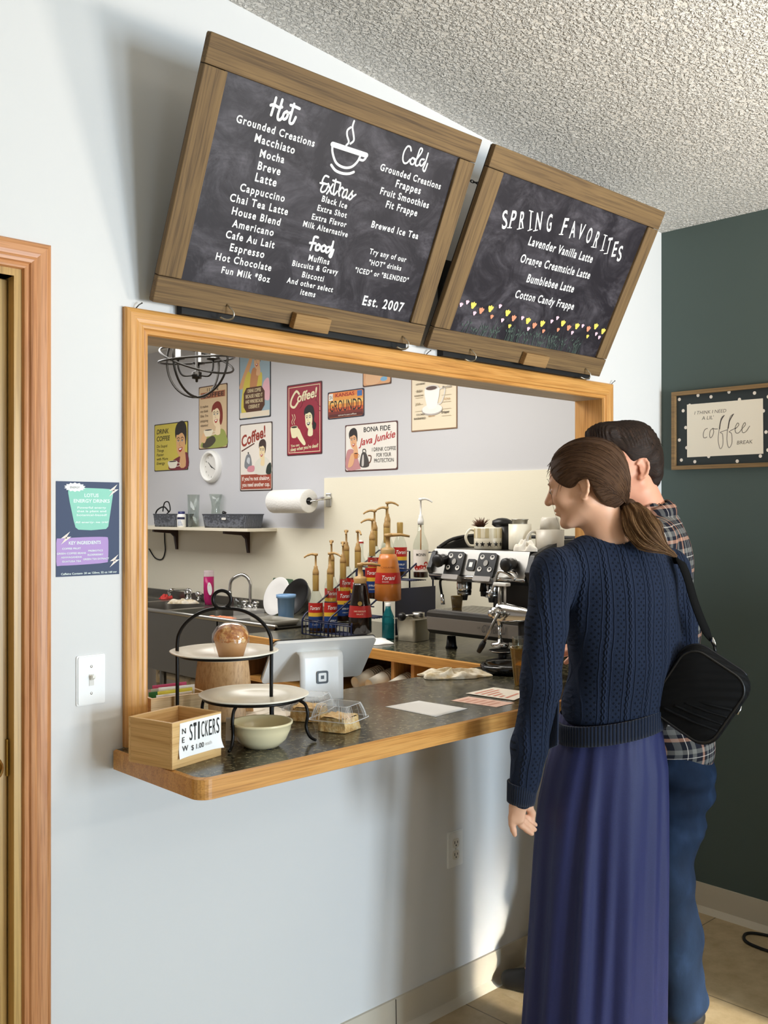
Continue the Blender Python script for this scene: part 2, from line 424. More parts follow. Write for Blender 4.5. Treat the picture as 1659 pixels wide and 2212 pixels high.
b = MB(); b.box((IX0, -.001, IZ1-.0), (IX1, WT+.012, IZ1+.008)); struct(b.build('trim_6', wood('greyed_oak_soffit', '#b9a58a', '#a8957a', '#8d7c64', 'x', .6)))
b = MB(); casing(b, [(DX, 0), (DX, 2.148)], [(DX-.062, 0), (DX-.062, 2.086)]); struct(b.build('trim_7', oak_red))
b = MB(); casing(b, [(DX, 2.148), (-.08, 2.148)], [(DX-.062, 2.086), (-.018, 2.086)]); struct(b.build('trim_8', oak_red_h))
b = MB(); b.box((DO1-.018, -.001, 0), (DO1, WT, 2.07)); b.box((DO1-.03, .045, 0), (DO1-.018, .075, 2.07)); b.box((DO0, -.001, 2.07), (DO1, WT, 2.088)); struct(b.build('trim_9', birch))
d = MB(); d.box((DO0+.005, .03, .01), (DO1-.021, .07, 2.065)); d = struct(d.build('door_1', birch))
b = MB(); b.box((DO1-.024, .022, .98), (DO1-.0205, .032, 1.06)); b.cyl((DO1-.09, .028, 1.02), (DO1-.09, -.03, 1.02), .012); b.ell((DO1-.09, -.05, 1.02), (.028, .022, .028)); b.build('door_handle', col('#b08a3c', .25, 1.0), d)

# ------------------------------------------------------------------ serving counter
ctr = thing('serving_counter', 'long dark speckled serving counter with oak edge below the hatch', 'counter', (CX0-.03, -.373, 0))
yb, yf, xl, xr = .205, -.373, CX0-.03, CX1+.03
y_l = -.012                                   # left edge starts at the wall
def outline(inset):
    r = .03
    pts = [(xl+inset, y_l), ] + [(xl+inset+r - (r)*math.cos(a), yf+inset+r - r*math.sin(a)) for a in [PI/2*k/6 for k in range(7)]]
    return pts
o_in = outline(.007)
top = [(xr, yf+.007), (xr, y_l), (IX1-.003, y_l), (IX1-.003, yb), (IX0+.004, yb), (IX0+.004, y_l)]
b = MB(); b.prism(o_in[::1] + top, CT-.03, CT, 0); b.build('laminate_top', laminate, ctr, world=True)
o_out = outline(0)
b = MB(); vs = []; n = len(o_out)
ed = o_out + [(xr+.001, yf)]; ei = o_in + [(xr+.001, yf+.007)]
z0, z1 = CT-.048, CT
for (x, y), (x2, y2) in zip(ed, ei): vs += [(x, y, z0+.003), (x, y, z1-.003), (x2, y2, z1+.0002), (x2, y2, z0), ]
fs = []
for k in range(len(ed)-1):
    for q in range(4): fs.append((4*k+q, 4*k+4+q, 4*k+4+(q+1) % 4, 4*k+(q+1) % 4))
fs += [(0, 1, 2, 3), tuple(4*(len(ed)-1)+q for q in (3, 2, 1, 0))]
b.add(vs, fs); b.build('oak_edge', oak_h, ctr, world=True)
b = MB(); b.prism(o_in + top, CT-.046, CT-.031); b.build('underlay', col('#b08a5a', .7), ctr, world=True)
# ------------------------------------------------------------------ the two tilted menu boards above the hatch
class Board:
    """front plane parallel to the wall's length, leaning out at the top"""
    def __init__(s, px, b):
        TL, TR, BR, BL = px
        lo, hi = .05, .6
        def wid(p, q, y): return (at(*q, 'y', y) - at(*p, 'y', y)).x
        W0 = wid(BL, BR, -b)
        for _ in range(40):
            m = (lo+hi)/2
            if wid(TL, TR, -m) > W0: lo = m
            else: hi = m
        t = lo; bl, br, tl, tr = at(*BL, 'y', -b), at(*BR, 'y', -b), at(*TL, 'y', -t), at(*TR, 'y', -t)
        x0 = (bl.x+tl.x)/2; x1 = (br.x+tr.x)/2; zb = (bl.z+br.z)/2; zt = (tl.z+tr.z)/2
        s.W = x1-x0; s.v = Vector((0, -(t-b), zt-zb)); s.H = s.v.length; s.o = Vector((x0, -b, zb))
        s.M = frame(s.o, (1, 0, 0), s.v); s.I = s.M.inverted(); s.n = Vector(s.M.col[2][:3])
    def uv(s, px, py):
        d = ray(px, py); t = (s.o-EYE).dot(s.n)/d.dot(s.n); p = s.I @ (EYE+d*t); return (p.x, p.y)
def chalk_board(B, root, fw, hooks, block, backer, name):
    W, H = B.W, B.H; c4 = [B.uv(*p) for p in fw]
    l_, r_, b_, t_ = (c4[0][0]+c4[3][0])/2, (c4[1][0]+c4[2][0])/2, (c4[2][1]+c4[3][1])/2, (c4[0][1]+c4[1][1])/2
    pass
    R = root
    for nm, lo, hi, m in (('top_rail', (0, t_), (W, H), barn_h), ('bottom_rail', (0, 0), (W, b_), barn_h),
                          ('side_stile', (0, b_), (l_, t_), barn_v), ('side_stile', (r_, b_), (W, t_), barn_v)):
        b = MB(); b.box((lo[0]+.0008, lo[1]+.0008, -.019), (hi[0]-.0008, hi[1]-.0008, 0), 0, B.M); b.build(nm, m, R, world=True, bevel=.0025)
    b = MB(); b.box((l_-.004, b_-.004, -.014), (r_+.004, t_+.004, -.009), 0, B.M); b.build('chalk_panel', chalkboard, R, world=True)
    b = MB(); b.box((.004, .004, -.024), (W-.004, H-.004, -.0195), 0, B.M); b.build('back_panel', col('#241a12', .8), R, world=True)
    for hx, hy in hooks:
        u, v = B.uv(hx, hy); b = MB()
        b.tube(smooth([(u-.004, v+.016, .001), (u-.002, v+.012, .012), (u+.004, v+.004, .024), (u+.004, v-.010, .026), (u-.006, v-.018, .016), (u-.020, v-.016, .006)], 5), [.0022]*25 + [.0014], 8, mat=0, M=B.M)
        b.build('cup_hook', col('#b9b4a6', .25, 1.0), R, world=True)
    (bx0, by0), (bx1, by1) = B.uv(*block[0]), B.uv(*block[1])
    b = MB(); b.box((bx0, min(by0, by1), .001), (bx1, max(by0, by1), .022), 0, B.M); b.build('chalk_ledge', wood('light_ledge_'+name, '#9c7a4c', '#8a683c', '#634626', 'x', .8), R, world=True, bevel=.002)
    x0, x1 = at(*backer[0], 'y', -.012).x, at(*backer[1], 'y', -.012).x
    b = MB(); b.box((x0, -.026, CZ1+.001), (x1, -.004, CZ1+.30)); b.build('black_wall_cleat', col('#0b0b0a', .7), R, world=True)

B1 = Board([(460, 68), (1045.5, 302), (905, 750), (325, 650)], .05)
m1 = thing('menu_board', 'large tilted chalk menu board listing hot, extras, food and cold drinks', 'menu board', B1.o)
chalk_board(B1, m1, [(498, 152), (995, 345), (886, 697), (390, 604)], [(490, 672), (868, 738)], [(623, 705), (707, 686)], [(386, 670), (870, 750)], 'large')
AA = {n_: Art(B1.M, -.0086) for n_ in ('hot_list', 'extras_list', 'food_list', 'cold_list', 'cup_drawing', 'founding_year')}
L1 = [("Grounded Creations", 513.8, 264.5, 682.5, 318.5), ("Macchiato", 553.4, 306.4, 639.5, 333.7), ("Mocha", 564.4, 339.6, 617, 354), ("Breve", 559.7, 366.6, 608.6, 380),
 ("Latte", 554.3, 392, 600, 404.6), ("Cappuccino", 521.5, 413, 617.7, 437.5), ("Chai Tea Latte", 499.5, 435, 624.6, 466.3), ("House Blend", 503.8, 463.8, 608, 489),
 ("Americano", 504.6, 491, 593.7, 511.4), ("Cafe Au Lait", 490.4, 514.4, 595.4, 538.2), ("Espresso", 499.2, 543, 573.4, 559), ("Hot Chocolate", 468.9, 562, 588.6, 587.3),
 ("Fun Milk *8oz", 481.3, 591, 585.6, 612), ("Black Ice", 698.6, 436, 752.7, 452.4), ("Extra Shot", 689, 455.7, 752, 472.3), ("Extra Flavor", 677, 474.7, 751.4, 492.7),
 ("Milk Alternative", 658, 490, 754, 514), ("Muffins", 669.6, 564, 714.4, 573.7), ("Biscuits & Gravy", 634.7, 575.4, 733, 595), ("Biscotti", 655.7, 600, 702, 610),
 ("And other select", 622.8, 612, 722, 633), ("items", 652, 637.5, 684, 644), ("Grounded Creations", 824.7, 368.3, 954.9, 410.5), ("Frappes", 858, 404.5, 911.5, 420.8),
 ("Fruit Smoothies", 824.7, 419.9, 929, 451.5), ("Fit Frappe", 836.8, 448.8, 904, 468.7), ("Brewed Ice Tea", 805.6, 492, 906.3, 518), ("Try any of our", 801.3, 549.4, 880.5, 568),
 ('"HOT" drinks', 800, 573, 869.6, 586.3), ('"ICED" or "BLENDED"', 770, 589.4, 884.8, 612), ("Est. 2007", 786, 659.7, 873, 675.4)]
for i_, (body, a0, b0, a1, b1) in enumerate(L1):
    A = AA['hot_list' if i_ < 13 else 'extras_list' if i_ < 17 else 'food_list' if i_ < 22 else 'cold_list' if i_ < 30 else 'founding_year']
    A.text(body, B1.uv(a0, b0), lettering, p1=B1.uv(a1, b1), bold=.022, ys=1.08, space=1.22)
def zpts(B, pts, ox, oy, sc_): return [B.uv(ox+x/sc_, oy+y/sc_) for x, y in pts]
SCR = {(480, 170, 5.925, .0066): [  # Hot
   [(715,250),(690,340),(650,470)], [(795,275),(765,380),(737,470),(738,525),(768,530),(800,490)], [(645,345),(690,338),(740,370),(790,370)],
   [(850,425),(815,450),(800,500),(815,525),(845,510),(865,460),(850,425),(870,445),(905,440)], [(945,330),(910,450),(885,550),(900,580),(930,570),(965,500)], [(900,345),(950,360),(1015,390)]],
 (680, 230, 5.53, .0046): [
   [(1175,535),(1165,490),(1130,485),(1090,550),(1075,630),(1090,680),(1125,680),(1160,640)], [(1190,620),(1165,650),(1170,690),(1200,695),(1220,650),(1195,620),(1230,640)],
   [(1230,650),(1290,570),(1310,520),(1285,510),(1255,590),(1225,690),(1245,715),(1280,690)], [(1330,640),(1295,640),(1275,690),(1300,715),(1335,670)], [(1378,565),(1340,690),(1315,750),(1335,780),(1370,690)],
   [(190,850),(150,835),(120,880),(115,915),(150,930)], [(125,935),(95,1000),(110,1030),(150,1015),(180,960)], [(88,920),(130,930),(170,935)], [(185,930),(205,1000),(220,1045),(240,1050)], [(240,935),(200,1000),(165,1050)],
   [(275,880),(255,980),(245,1050),(260,1060),(290,1020)], [(240,890),(330,922)], [(330,940),(310,1020),(315,1075)], [(315,1020),(345,975),(365,990)],
   [(410,1000),(375,1010),(350,1070),(365,1095),(395,1070),(415,1010),(395,1080),(405,1105),(430,1080),(480,1010),(465,1040),(470,1090),(440,1120),(430,1105)], [(470,1090),(512,1060)]],
 (600, 440, 3.95, .0060): [
   [(360,295),(330,290),(315,340),(295,400)], [(290,340),(340,345)], [(370,355),(345,365),(340,400),(365,400),(378,370),(362,352)], [(415,362),(392,375),(390,408),(412,410),(428,380),(412,360)],
   [(455,375),(430,385),(428,420),(450,415),(475,370)], [(490,330),(470,420),(455,450),(470,460),(492,400)]]}
for (ox, oy, k, wd), strokes in SCR.items():
    for i_, st in enumerate(strokes): AA['hot_list' if ox == 480 else 'food_list' if ox == 600 else 'cold_list' if i_ < 5 else 'extras_list'].stroke(zpts(B1, st, ox, oy, k), wd, lettering)
A = AA['cup_drawing']
Z = lambda pts: zpts(B1, pts, 680, 230, 5.53)
A.stroke(Z([(237,458),(640,590)]), .0125, lettering, 0)
A.stroke(Z([(235,465),(237,560),(280,680),(370,735),(460,730),(530,670),(565,605)]), .0062, lettering)
A.stroke(Z([(560,640),(600,650),(630,625),(637,600)]), .006, lettering)
A.stroke(Z([(220,705),(270,770),(350,805),(430,810),(490,790)]), .0065, lettering)
A.stroke(Z([(400,470),(430,430),(410,350),(415,290),(455,255)]), .0052, lettering)
A.stroke(Z([(450,450),(490,410),(485,330),(475,250),(495,180)]), .0052, lettering)
for n_, A in AA.items(): A.build(n_, m1)

B2 = Board([(1063, 312), (1432.7, 451.8), (1301.5, 813), (931.4, 757)], .05)
m2 = thing('menu_board', 'smaller tilted chalk board with spring favorites and painted flowers', 'menu board', B2.o)
chalk_board(B2, m2, [(1080, 373), (1397, 485), (1296, 772), (981, 718)], [(1014, 765), (1262, 805)], [(1120, 783), (1178, 767)], [(950, 770), (1267, 815)], 'small')
A = Art(B2.M, -.0086); ox, oy, k = 920, 290, 3.0722
cb = [(535,630,540,510),(580,625,605,510),(645,630,660,515),(703,640,712,515),(755,640,770,520),(825,650,840,535),(920,670,950,560),(980,690,1000,580),(1030,700,1060,600),(1085,725,1110,625),(1130,755,1165,650),(1180,775,1205,675),(1215,795,1240,690),(1255,815,1280,715),(1290,845,1310,745)]
for ch, (a, c_, e, f) in zip("SPRINGFAVORITES", cb):
    p, q = B2.uv(ox+a/k, oy+c_/k), B2.uv(ox+e/k, oy+f/k); d = Vector((q[0]-p[0], q[1]-p[1]))
    wd = {'I': .005, 'N': .026, 'V': .027, 'A': .027, 'O': .025}.get(ch, .022)
    ang = math.atan2(d.y, d.x)-PI/2
    A.text(ch, p, lettering, w=wd, h=d.length, bold=.012, ang=ang, align='c')
    if ch in 'ITPFRN':
        hw = .009
        for bx in (p,):
            xo = 0 if ch == 'I' else -wd/2+.003
            cx_, cy_ = bx[0] + xo*math.cos(ang), bx[1] + xo*math.sin(ang)
            A.stroke([(cx_-hw*math.cos(ang), cy_-hw*math.sin(ang)), (cx_+hw*math.cos(ang), cy_+hw*math.sin(ang))], .003, lettering, 0)
            if ch != 'I': break
        if ch == 'I': A.stroke([(q[0]-hw, q[1]), (q[0]+hw, q[1])], .003, lettering, 0)
A.build('title_lettering', m2); A = Art(B2.M, -.0086)
for body, a0, b0, a1, b1 in [("Lavender Vanilla Latte", 690, 738, 1112, 858), ("Orange Creamsicle Latte", 635, 852, 1095, 965), ("Bumblebee Latte", 678, 985, 988, 1055), ("Cotton Candy Frappe", 600, 1088, 988, 1170)]:
    A.text(body, B2.uv(ox+a0/k, oy+b0/k), lettering, p1=B2.uv(ox+a1/k, oy+b1/k), bold=.02, ys=1.2, space=1.18)
A.build('drink_list', m2); A = Art(B2.M, -.0086, .00001)
leaf = col('#3c4a44', .8); leaf2 = col('#4a5950', .8)
rnd = random.Random(3); IW0, IW1 = B2.uv(1030, 600)[0]-.012, B2.uv(1345, 600)[0]
for i in range(70):
    x = rnd.uniform(IW0, IW1); y0 = B2.uv(981, 718)[1]+.002; h_ = rnd.uniform(.02, .062)
    A.stroke([(x, y0), (x+rnd.uniform(-.006, .006), y0+h_*.6), (x+rnd.uniform(-.012, .012), y0+h_)], (.0022, .0012), rnd.choice((leaf, leaf2)), 3)
    for sgn in (-1, 1):
        if rnd.random() < .6:
            yy = y0+h_*.75; xx = min(max(x+sgn*.008, IW0), IW1)
            A.ell(xx, yy, .0055, .0022, leaf2, sgn*.8, 8)
yel, org, pnk = col('#e3cf60', .8), col('#d8906f', .8), col('#edc3cf', .8)
def bloom(px, py, m, s_):
    u, v = B2.uv(ox+px/k, oy+py/k)
    for a in (-.7, 0, .7): A.ell(u+s_*.55*math.sin(a), v+s_*.4*math.cos(a), s_*.34, s_*.62, m, -a, 10)
    A.ell(u, v-s_*.1, s_*.45, s_*.4, m, 0, 10)
for px, py in [(322,1148),(437,1170),(550,1198),(685,1250),(780,1268),(917,1266),(1010,1285),(1135,1286),(1183,1318)]: bloom(px, py, yel, .0150)
for px, py in [(375,1182),(590,1232),(727,1280),(955,1295),(1085,1302)]: bloom(px, py, org, .0140)
for px, py in [(445,1220),(788,1315),(885,1306),(563,1282),(1080,1350)]: bloom(px, py, yel if px in (563, 1080) else org, .0095)
for px, py in [(283,1124),(330,1197),(500,1150),(515,1243),(648,1228),(687,1300),(842,1250),(880,1228),(978,1325),(1048,1280),(1137,1333),(1157,1356),(241,1140)]: bloom(px, py, pnk, .0095)
A.build('flower_border', m2)
# hanging chain seen between the boards
pA = Vector((m1.location.x + B1.W + .004, B1.o.y + B1.v.y*.83 + .02, B1.o.z + B1.v.z*.83)); b = MB()
for i in range(5):
    c = pA + Vector((.002 + i*.013, .006, 0)); e = [(c.x+.009*math.cos(t), c.y + (.003*math.sin(t) if i % 2 else 0), c.z+(0 if i % 2 else .004*math.sin(t))) for t in [2*PI*q/12 for q in range(12)]]
    b.tube(e, .0012, 6, True)
tag(b.build('hanging_chain', blackmetal, loc=pA, world=True), 'short black chain between the two menu boards near their tops', 'chain')
for (px, py), where in (((294, 659), 'left end'), ((921, 767), 'middle'), ((1321, 826), 'right end')):
    p = at(px, py, 'y', -.008); p.z = CZ1+.001; b = MB(); b.tube([p, p+Vector((.004, -.006, .007)), p+Vector((.011, -.008, .012))], .0014, 6); b.ell(p+Vector((.011, -.008, .012)), (.002, .002, .002), 8, 6)
    tag(b.build('nail', col('#5a5650', .4, .8), loc=p, world=True), 'small bent nail on the hatch trim, %s' % where, 'nail')

# ------------------------------------------------------------------ wall: poster, switch, outlet
def plane_quad(px, ax, v):
    P = [at(*p, ax, v) for p in px]; return P
P = plane_quad([(121, 1038.5), (257, 1043), (257, 1241.5), (120, 1245)], 'y', 0)
x0, x1, z0, z1 = (P[0].x+P[3].x)/2, (P[1].x+P[2].x)/2, (P[2].z+P[3].z)/2, (P[0].z+P[1].z)/2
W, H = x1-x0, z1-z0; M = frame((x0, -.001, z0), (1, 0, 0), (0, 0, 1))
po = thing('poster', 'navy energy drink poster with mint and lilac panels above the light switch', 'poster', (x0, 0, z0))
b = MB(); b.box((0, 0, -.0008), (W, H, .0002), 0, M); b.build('sheet', col('#33415f', .6), po, world=True)
A = Art(M); mint, lil = col('#8fd0ba', .6), col('#b291c9', .6)
def q(x, y): return (x/556*W, (1-y/835)*H)      # measured on the poster itself
def PP(pts): return [q(x-84, y-85) for x, y in pts]
A.poly([q(x, y) for x, y in [(112,62),(250,55),(400,58),(470,62),(490,78),(498,110),(470,300),(455,400),(435,422),(300,432),(190,425),(165,405),(150,350),(115,180),(102,100),(103,72)]], mint)
A.blob([q(x, y) for x, y in [(4,510),(40,500),(250,492),(430,494),(452,510),(456,560),(452,700),(430,725),(250,735),(40,738),(4,730),(2,620)]], lil, 3)
A.poly([q(160+(95 if i % 2 else 78)*math.cos(t), 50+(42 if i % 2 else 32)*math.sin(t)) for i, t in enumerate([2*PI*i_/28 for i_ in range(28)])], white)
A.text('ENERGY', q(160, 60), col('#222222', .6), w=.15*W, align='c', bold=.01)
pl = col('#e9f4ee', .6)
for s_, cx, cy, ww in (('LOTUS', 305, 135, 125), ('ENERGY DRINKS', 308, 185, 318), ('Powerful energy', 308, 238, 255), ('that is plant and', 306, 270, 260), ('botanical-based!', 308, 304, 265), ('All energy- no grit!', 308, 368, 290)):
    A.text(s_, q(cx, cy), pl, w=ww/556*W, align='c', bold=.02, h=(.036 if cy < 200 else .021)*H)
for s_, cx, cy, ww in (('KEY INGREDIENTS', 247, 555, 280), ('COFFEE FRUIT', 130, 598, 160), ('GREEN COFFEE BEANS', 130, 640, 250), ('PREBIOTICS', 340, 622, 130), ('ELDERBERRY', 340, 658, 140), ('ASHWAGANDHA', 130, 674, 180), ('GUAYUSA TEA', 130, 710, 165), ('GREEN TEA EXTRACT', 345, 696, 230)):
    A.text(s_, q(cx, cy), pl, w=ww/556*W, align='c', bold=.02, h=(.034 if cy < 560 else .018)*H)
A.text('Caffeine Content- 20 oz 120mg, 32 oz 160 mg', q(285, 820), pl, w=.88*W, align='c', bold=.02, h=.02*H)
for cx, cy, s_ in ((500, 72, 1), (80, 495, 1), (508, 710, 1)):
    bolt = [(cx+30, cy-48), (cx-32, cy+4), (cx-2, cy+2), (cx-34, cy+52), (cx+38, cy-8), (cx+6, cy-6)]
    A.poly([q(*p) for p in [(cx+(x-cx)*1.25, cy+(y-cy)*1.15) for x, y in bolt]], white); A.poly([q(*p) for p in bolt], col('#f0dccf', .6))
    A.poly([q(cx+dx, cy+dy) for dx, dy in ((12, -10), (-8, 4), (8, 8))], col('#3a3438', .6))
A.build('printing', po)
def plate_box(b, M, W, H): b.prism(rrect(0, 0, W, H, .004), 0, .003, 0, M); b.prism(rrect(.003, .003, W-.003, H-.003, .004), .003, .0055, 0, M)
P = plane_quad([(163.5, 1418), (225.5, 1411), (225.5, 1517), (164.5, 1526)], 'y', 0)
x0, x1, z0, z1 = (P[0].x+P[3].x)/2, (P[1].x+P[2].x)/2, (P[2].z+P[3].z)/2, (P[0].z+P[1].z)/2; W, H = x1-x0, z1-z0
M = frame((x0, 0, z0), (1, 0, 0), (0, 0, 1)); sw = thing('light_switch', 'white toggle light switch on the wall below the poster', 'light switch', (x0, 0, z0))
b = MB(); plate_box(b, M, W, H); b.build('wall_plate', whiteplastic, sw, world=True, bevel=.001)
b = MB(); b.box((W/2-.006, H/2-.013, .0055), (W/2+.006, H/2+.013, .0065), 0, M); b.build('slot', col('#dcd8cf', .5), sw, world=True)
b = MB(); b.add([(W/2-.004, H/2-.001, .006), (W/2+.004, H/2-.001, .006), (W/2+.004, H/2+.009, .006), (W/2-.004, H/2+.009, .006), (W/2-.0035, H/2+.006, .019), (W/2+.0035, H/2+.006, .019), (W/2+.0035, H/2+.011, .019), (W/2-.0035, H/2+.011, .019)], [(0,1,5,4),(1,2,6,5),(2,3,7,6),(3,0,4,7),(4,5,6,7)], 0, False, M); b.build('toggle', col('#e9e4d8', .3), sw, world=True)
for yy in (.23, .77): b = MB(); b.ell((W/2, H*yy, .0056), (.0032, .0032, .0012), 10, 6, 0, M); b.build('screw', col('#c9c7c0', .3, .8), sw, world=True)
P = plane_quad([(965, 1800), (998, 1788), (998, 1865.5), (965, 1877)], 'y', 0)
x0, x1, z0, z1 = P[0].x, P[1].x, (P[2].z+P[3].z)/2, (P[0].z+P[1].z)/2; W, H = x1-x0, z1-z0
M = frame((x0, 0, z0), (1, 0, 0), (0, 0, 1)); so = thing('wall_outlet', 'white duplex power outlet on the wall under the counter', 'outlet', (x0, 0, z0))
b = MB(); plate_box(b, M, W, H); b.build('wall_plate', whiteplastic, so, world=True, bevel=.001)
for yy in (.335, .665):
    b = MB(); b.prism(rrect(W/2-.015, H*yy-.0145, W/2+.015, H*yy+.0145, .009), .0055, .0075, 0, M); f = b.build('socket', col('#e6e1d6', .35), so, world=True)
    b = MB(); b.box((W/2-.008, H*yy-.002, .0076), (W/2-.0055, H*yy+.007, .0079), 0, M); b.box((W/2+.0055, H*yy-.001, .0076), (W/2+.008, H*yy+.006, .0079), 0, M); b.cyl((W/2, H*yy-.007, .0076), (W/2, H*yy-.007, .0079), .0025, n=10, M=M); b.build('slots', col('#2b2723', .6), f, world=True)
b = MB(); b.ell((W/2, H/2, .0056), (.003, .003, .0012), 10, 6, 0, M); b.build('screw', col('#c9c7c0', .3, .8), so, world=True)

# ------------------------------------------------------------------ framed print on the green wall
P = plane_quad([(1456, 849.7), (1457.7, 1015.4), (1659, 827.4), (1659, 1008.2)], 'x', TX)
y_l = (P[0].y+P[1].y)/2; zt = P[0].z+.002; zb = P[1].z; H = zt-zb; W = .46
M = frame((TX-.003, y_l, zb), (0, -1, 0), (0, 0, 1)); ar = thing('framed_print', 'dotted coffee break print in a wooden frame on the dark green wall', 'picture', (TX, y_l, zb))
fw = .0155
for lo, hi in (((0, 0), (W, fw)), ((0, H-fw), (W, H)), ((0, fw), (fw, H-fw)), ((W-fw, fw), (W, H-fw))):
    b = MB(); b.box((*lo, 0), (*hi, .022), 0, M); b.build('frame_side', artwood, ar, world=True, bevel=.001)
b = MB(); b.box((fw-.002, fw-.002, .001), (W-fw+.002, H-fw+.002, .008), 0, M); b.build('print_panel', col('#2b3233', .7), ar, world=True)
A = Art(M, .0082); dot = col('#f1e7da', .7)
def q(px, py): p = at(1420+px/6.9414, 800+py/6.9414, 'x', TX-.0112); return (y_l-p.y, p.z-zb)
for px, py in [(330,436),(387,606),(425,858),(330,1045),(440,1160),(360,1345),(562,1370),(770,1290),(1198,1362),(1545,1285),(610,375),(805,397),(1075,325),(1232,438),(1458,340),(1590,608),(1630,925),(1660,1195),(485,525),(1665,395)]:
    u, v = q(px, py); u = max(u, fw+.003); A.ell(u, min(max(v, fw+.003), H-fw-.003), .0066, .0068, dot, 0, 14)
for i in range(6):
    A.ell(W-fw-.012-.02*(i % 2), .03+.045*i, .0066, .0068, dot, 0, 14)
A.poly([q(445, 515), q(1585, 420), q(1592, 1250), q(448, 1305)], col('#f0e6d3', .7))
ink = col('#3b322e', .7); ink2 = col('#7c7470', .7)
for s_, a, c_ in (('I THINK I NEED', (558, 665), (1035, 628)), ("A LIL'", (668, 745), (850, 730)), ('BREAK', (1195, 1112), (1430, 1095))): A.text(s_, q(*a), ink, p1=q(*c_), ys=.95, bold=-.004, shear=.15)
Q = lambda pts: [q(*p) for p in pts]
for pts, wd, m in [([(755,870),(715,890),(692,950),(695,1005),(720,1012),(745,1000)], .0022, ink), ([(835,870),(800,900),(785,960),(795,1010),(825,990),(848,920),(835,870),(860,880),(905,880)], .0022, ink),
    ([(1010,675),(960,720),(930,880),(915,1050),(945,1175),(985,1110),(980,960),(945,930),(1060,890)], .0024, ink2), ([(1000,680),(955,760),(935,880)], .0036, ink), ([(1150,655),(1095,700),(1060,860),(1045,1040),(1075,1160),(1120,1090),(1115,950),(1080,920),(1190,860)], .0024, ink2), ([(1140,660),(1085,760),(1065,870)], .0036, ink),
    ([(1170,880),(1225,820),(1205,790),(1170,860),(1180,935),(1225,935),(1270,880)], .0019, ink), ([(1270,880),(1325,815),(1310,785),(1275,850),(1280,930),(1330,920),(1388,835)], .0019, ink)]: A.stroke(Q(pts), wd, m)
A.build('printing', ar)
# ------------------------------------------------------------------ tin signs on the kitchen wall
SX = TX-.003
def sign(px, label, name='tin_sign', base='#efe6cf', edge='#4a3a2c', top=None, r=.012):
    TL, BL, TR, BR = px
    P = [at(*p, 'x', SX) for p in (TL, TR, BR, BL)]
    y0 = (P[0].y+P[3].y)/2; y1 = (P[1].y+P[2].y)/2; zb = (P[2].z+P[3].z)/2; zt = (P[0].z+P[1].z)/2
    if top: zt = zb+top
    W, H = y0-y1, zt-zb; M = frame((SX, y0, zb), (0, -1, 0), (0, 0, 1))
    t = thing(name, label, 'sign', (TX, y0, zb), 0, None)
    b = MB(); b.prism(rrect(0, 0, W, H, r*.6), -.002, .0002, 0, M); b.build('metal_plate', col(edge, .5), t, world=True)
    A = Art(M, .0004); A.poly(rrect(.006, .006, W-.006, H-.006, r), col(base, .45))
    A.W, A.H, A.t = W, H, t
    return A
c = lambda h: col(h, .5)
def face(A, x, y, s, skin, hair, lip='#b2302a', shade=None, tilt=0, hs='bob', dark=None):
    """generic head of a smiling woman: hair, face, brows, eyes, nose, mouth"""
    ct, st = math.cos(tilt), math.sin(tilt)
    T = lambda pts: [(x+(a*ct-b_*st)*s, y+(a*st+b_*ct)*s) for a, b_ in pts]
    sh = {'bob': [(-.62,.25),(-.5,.75),(0,1.02),(.5,.9),(.78,.35),(.8,-.35),(.6,-.75),(.42,-.55),(.3,.2),(-.2,.6)],
          'up': [(-.5,.2),(-.62,.7),(-.35,1.1),(.2,1.2),(.55,.9),(.6,.3),(.5,-.2),(.35,.2),(0,.5)],
          'roll': [(-.55,.3),(-.6,.8),(-.1,1.15),(.5,1.0),(.72,.4),(.66,-.2),(.95,-.5),(.8,-.95),(.45,-.8),(.5,-.2),(.2,.45)]}[hs]
    A.blob(T([(.05,-.55),(.4,-.5),(.5,-1.4),(-.15,-1.4)]), c(skin), 3)
    A.blob(T(sh), c(hair)); A.blob(T([(-.5,.3),(-.48,-.1),(-.42,-.5),(-.15,-.82),(.12,-.8),(.38,-.45),(.46,0),(.42,.42),(.1,.66),(-.3,.58)]), c(skin))
    A.blob(T([(-.5,.5),(-.3,.75),(.2,.85),(.55,.6),(.58,.1),(.48,-.05),(.38,.3),(.1,.52),(-.3,.42)]), c(hair))
    dk = c(dark or '#2a1a16')
    for ex in (-.27, .14):
        A.stroke(T([(ex-.13,.2),(ex,.28),(ex+.13,.2)]), .045*s, dk, 3); A.ell(*T([(ex, .07)])[0], .1*s, .05*s, c('#f7f2e8'), tilt, 10); A.ell(*T([(ex, .07)])[0], .05*s, .05*s, dk, 0, 8)
        A.stroke(T([(ex-.12,.08),(ex,.14),(ex+.13,.09)]), .03*s, dk, 3)
    A.stroke(T([(-.1,.05),(-.16,-.18),(-.04,-.2)]), .025*s, c(shade or '#b27a55'), 3)
    A.blob(T([(-.28,-.36),(-.08,-.33),(.16,-.3),(.1,-.48),(-.08,-.58),(-.2,-.5)]), c(lip)); A.blob(T([(-.22,-.38),(-.06,-.36),(.1,-.34),(.0,-.44),(-.14,-.45)]), c('#fbf7ee'))
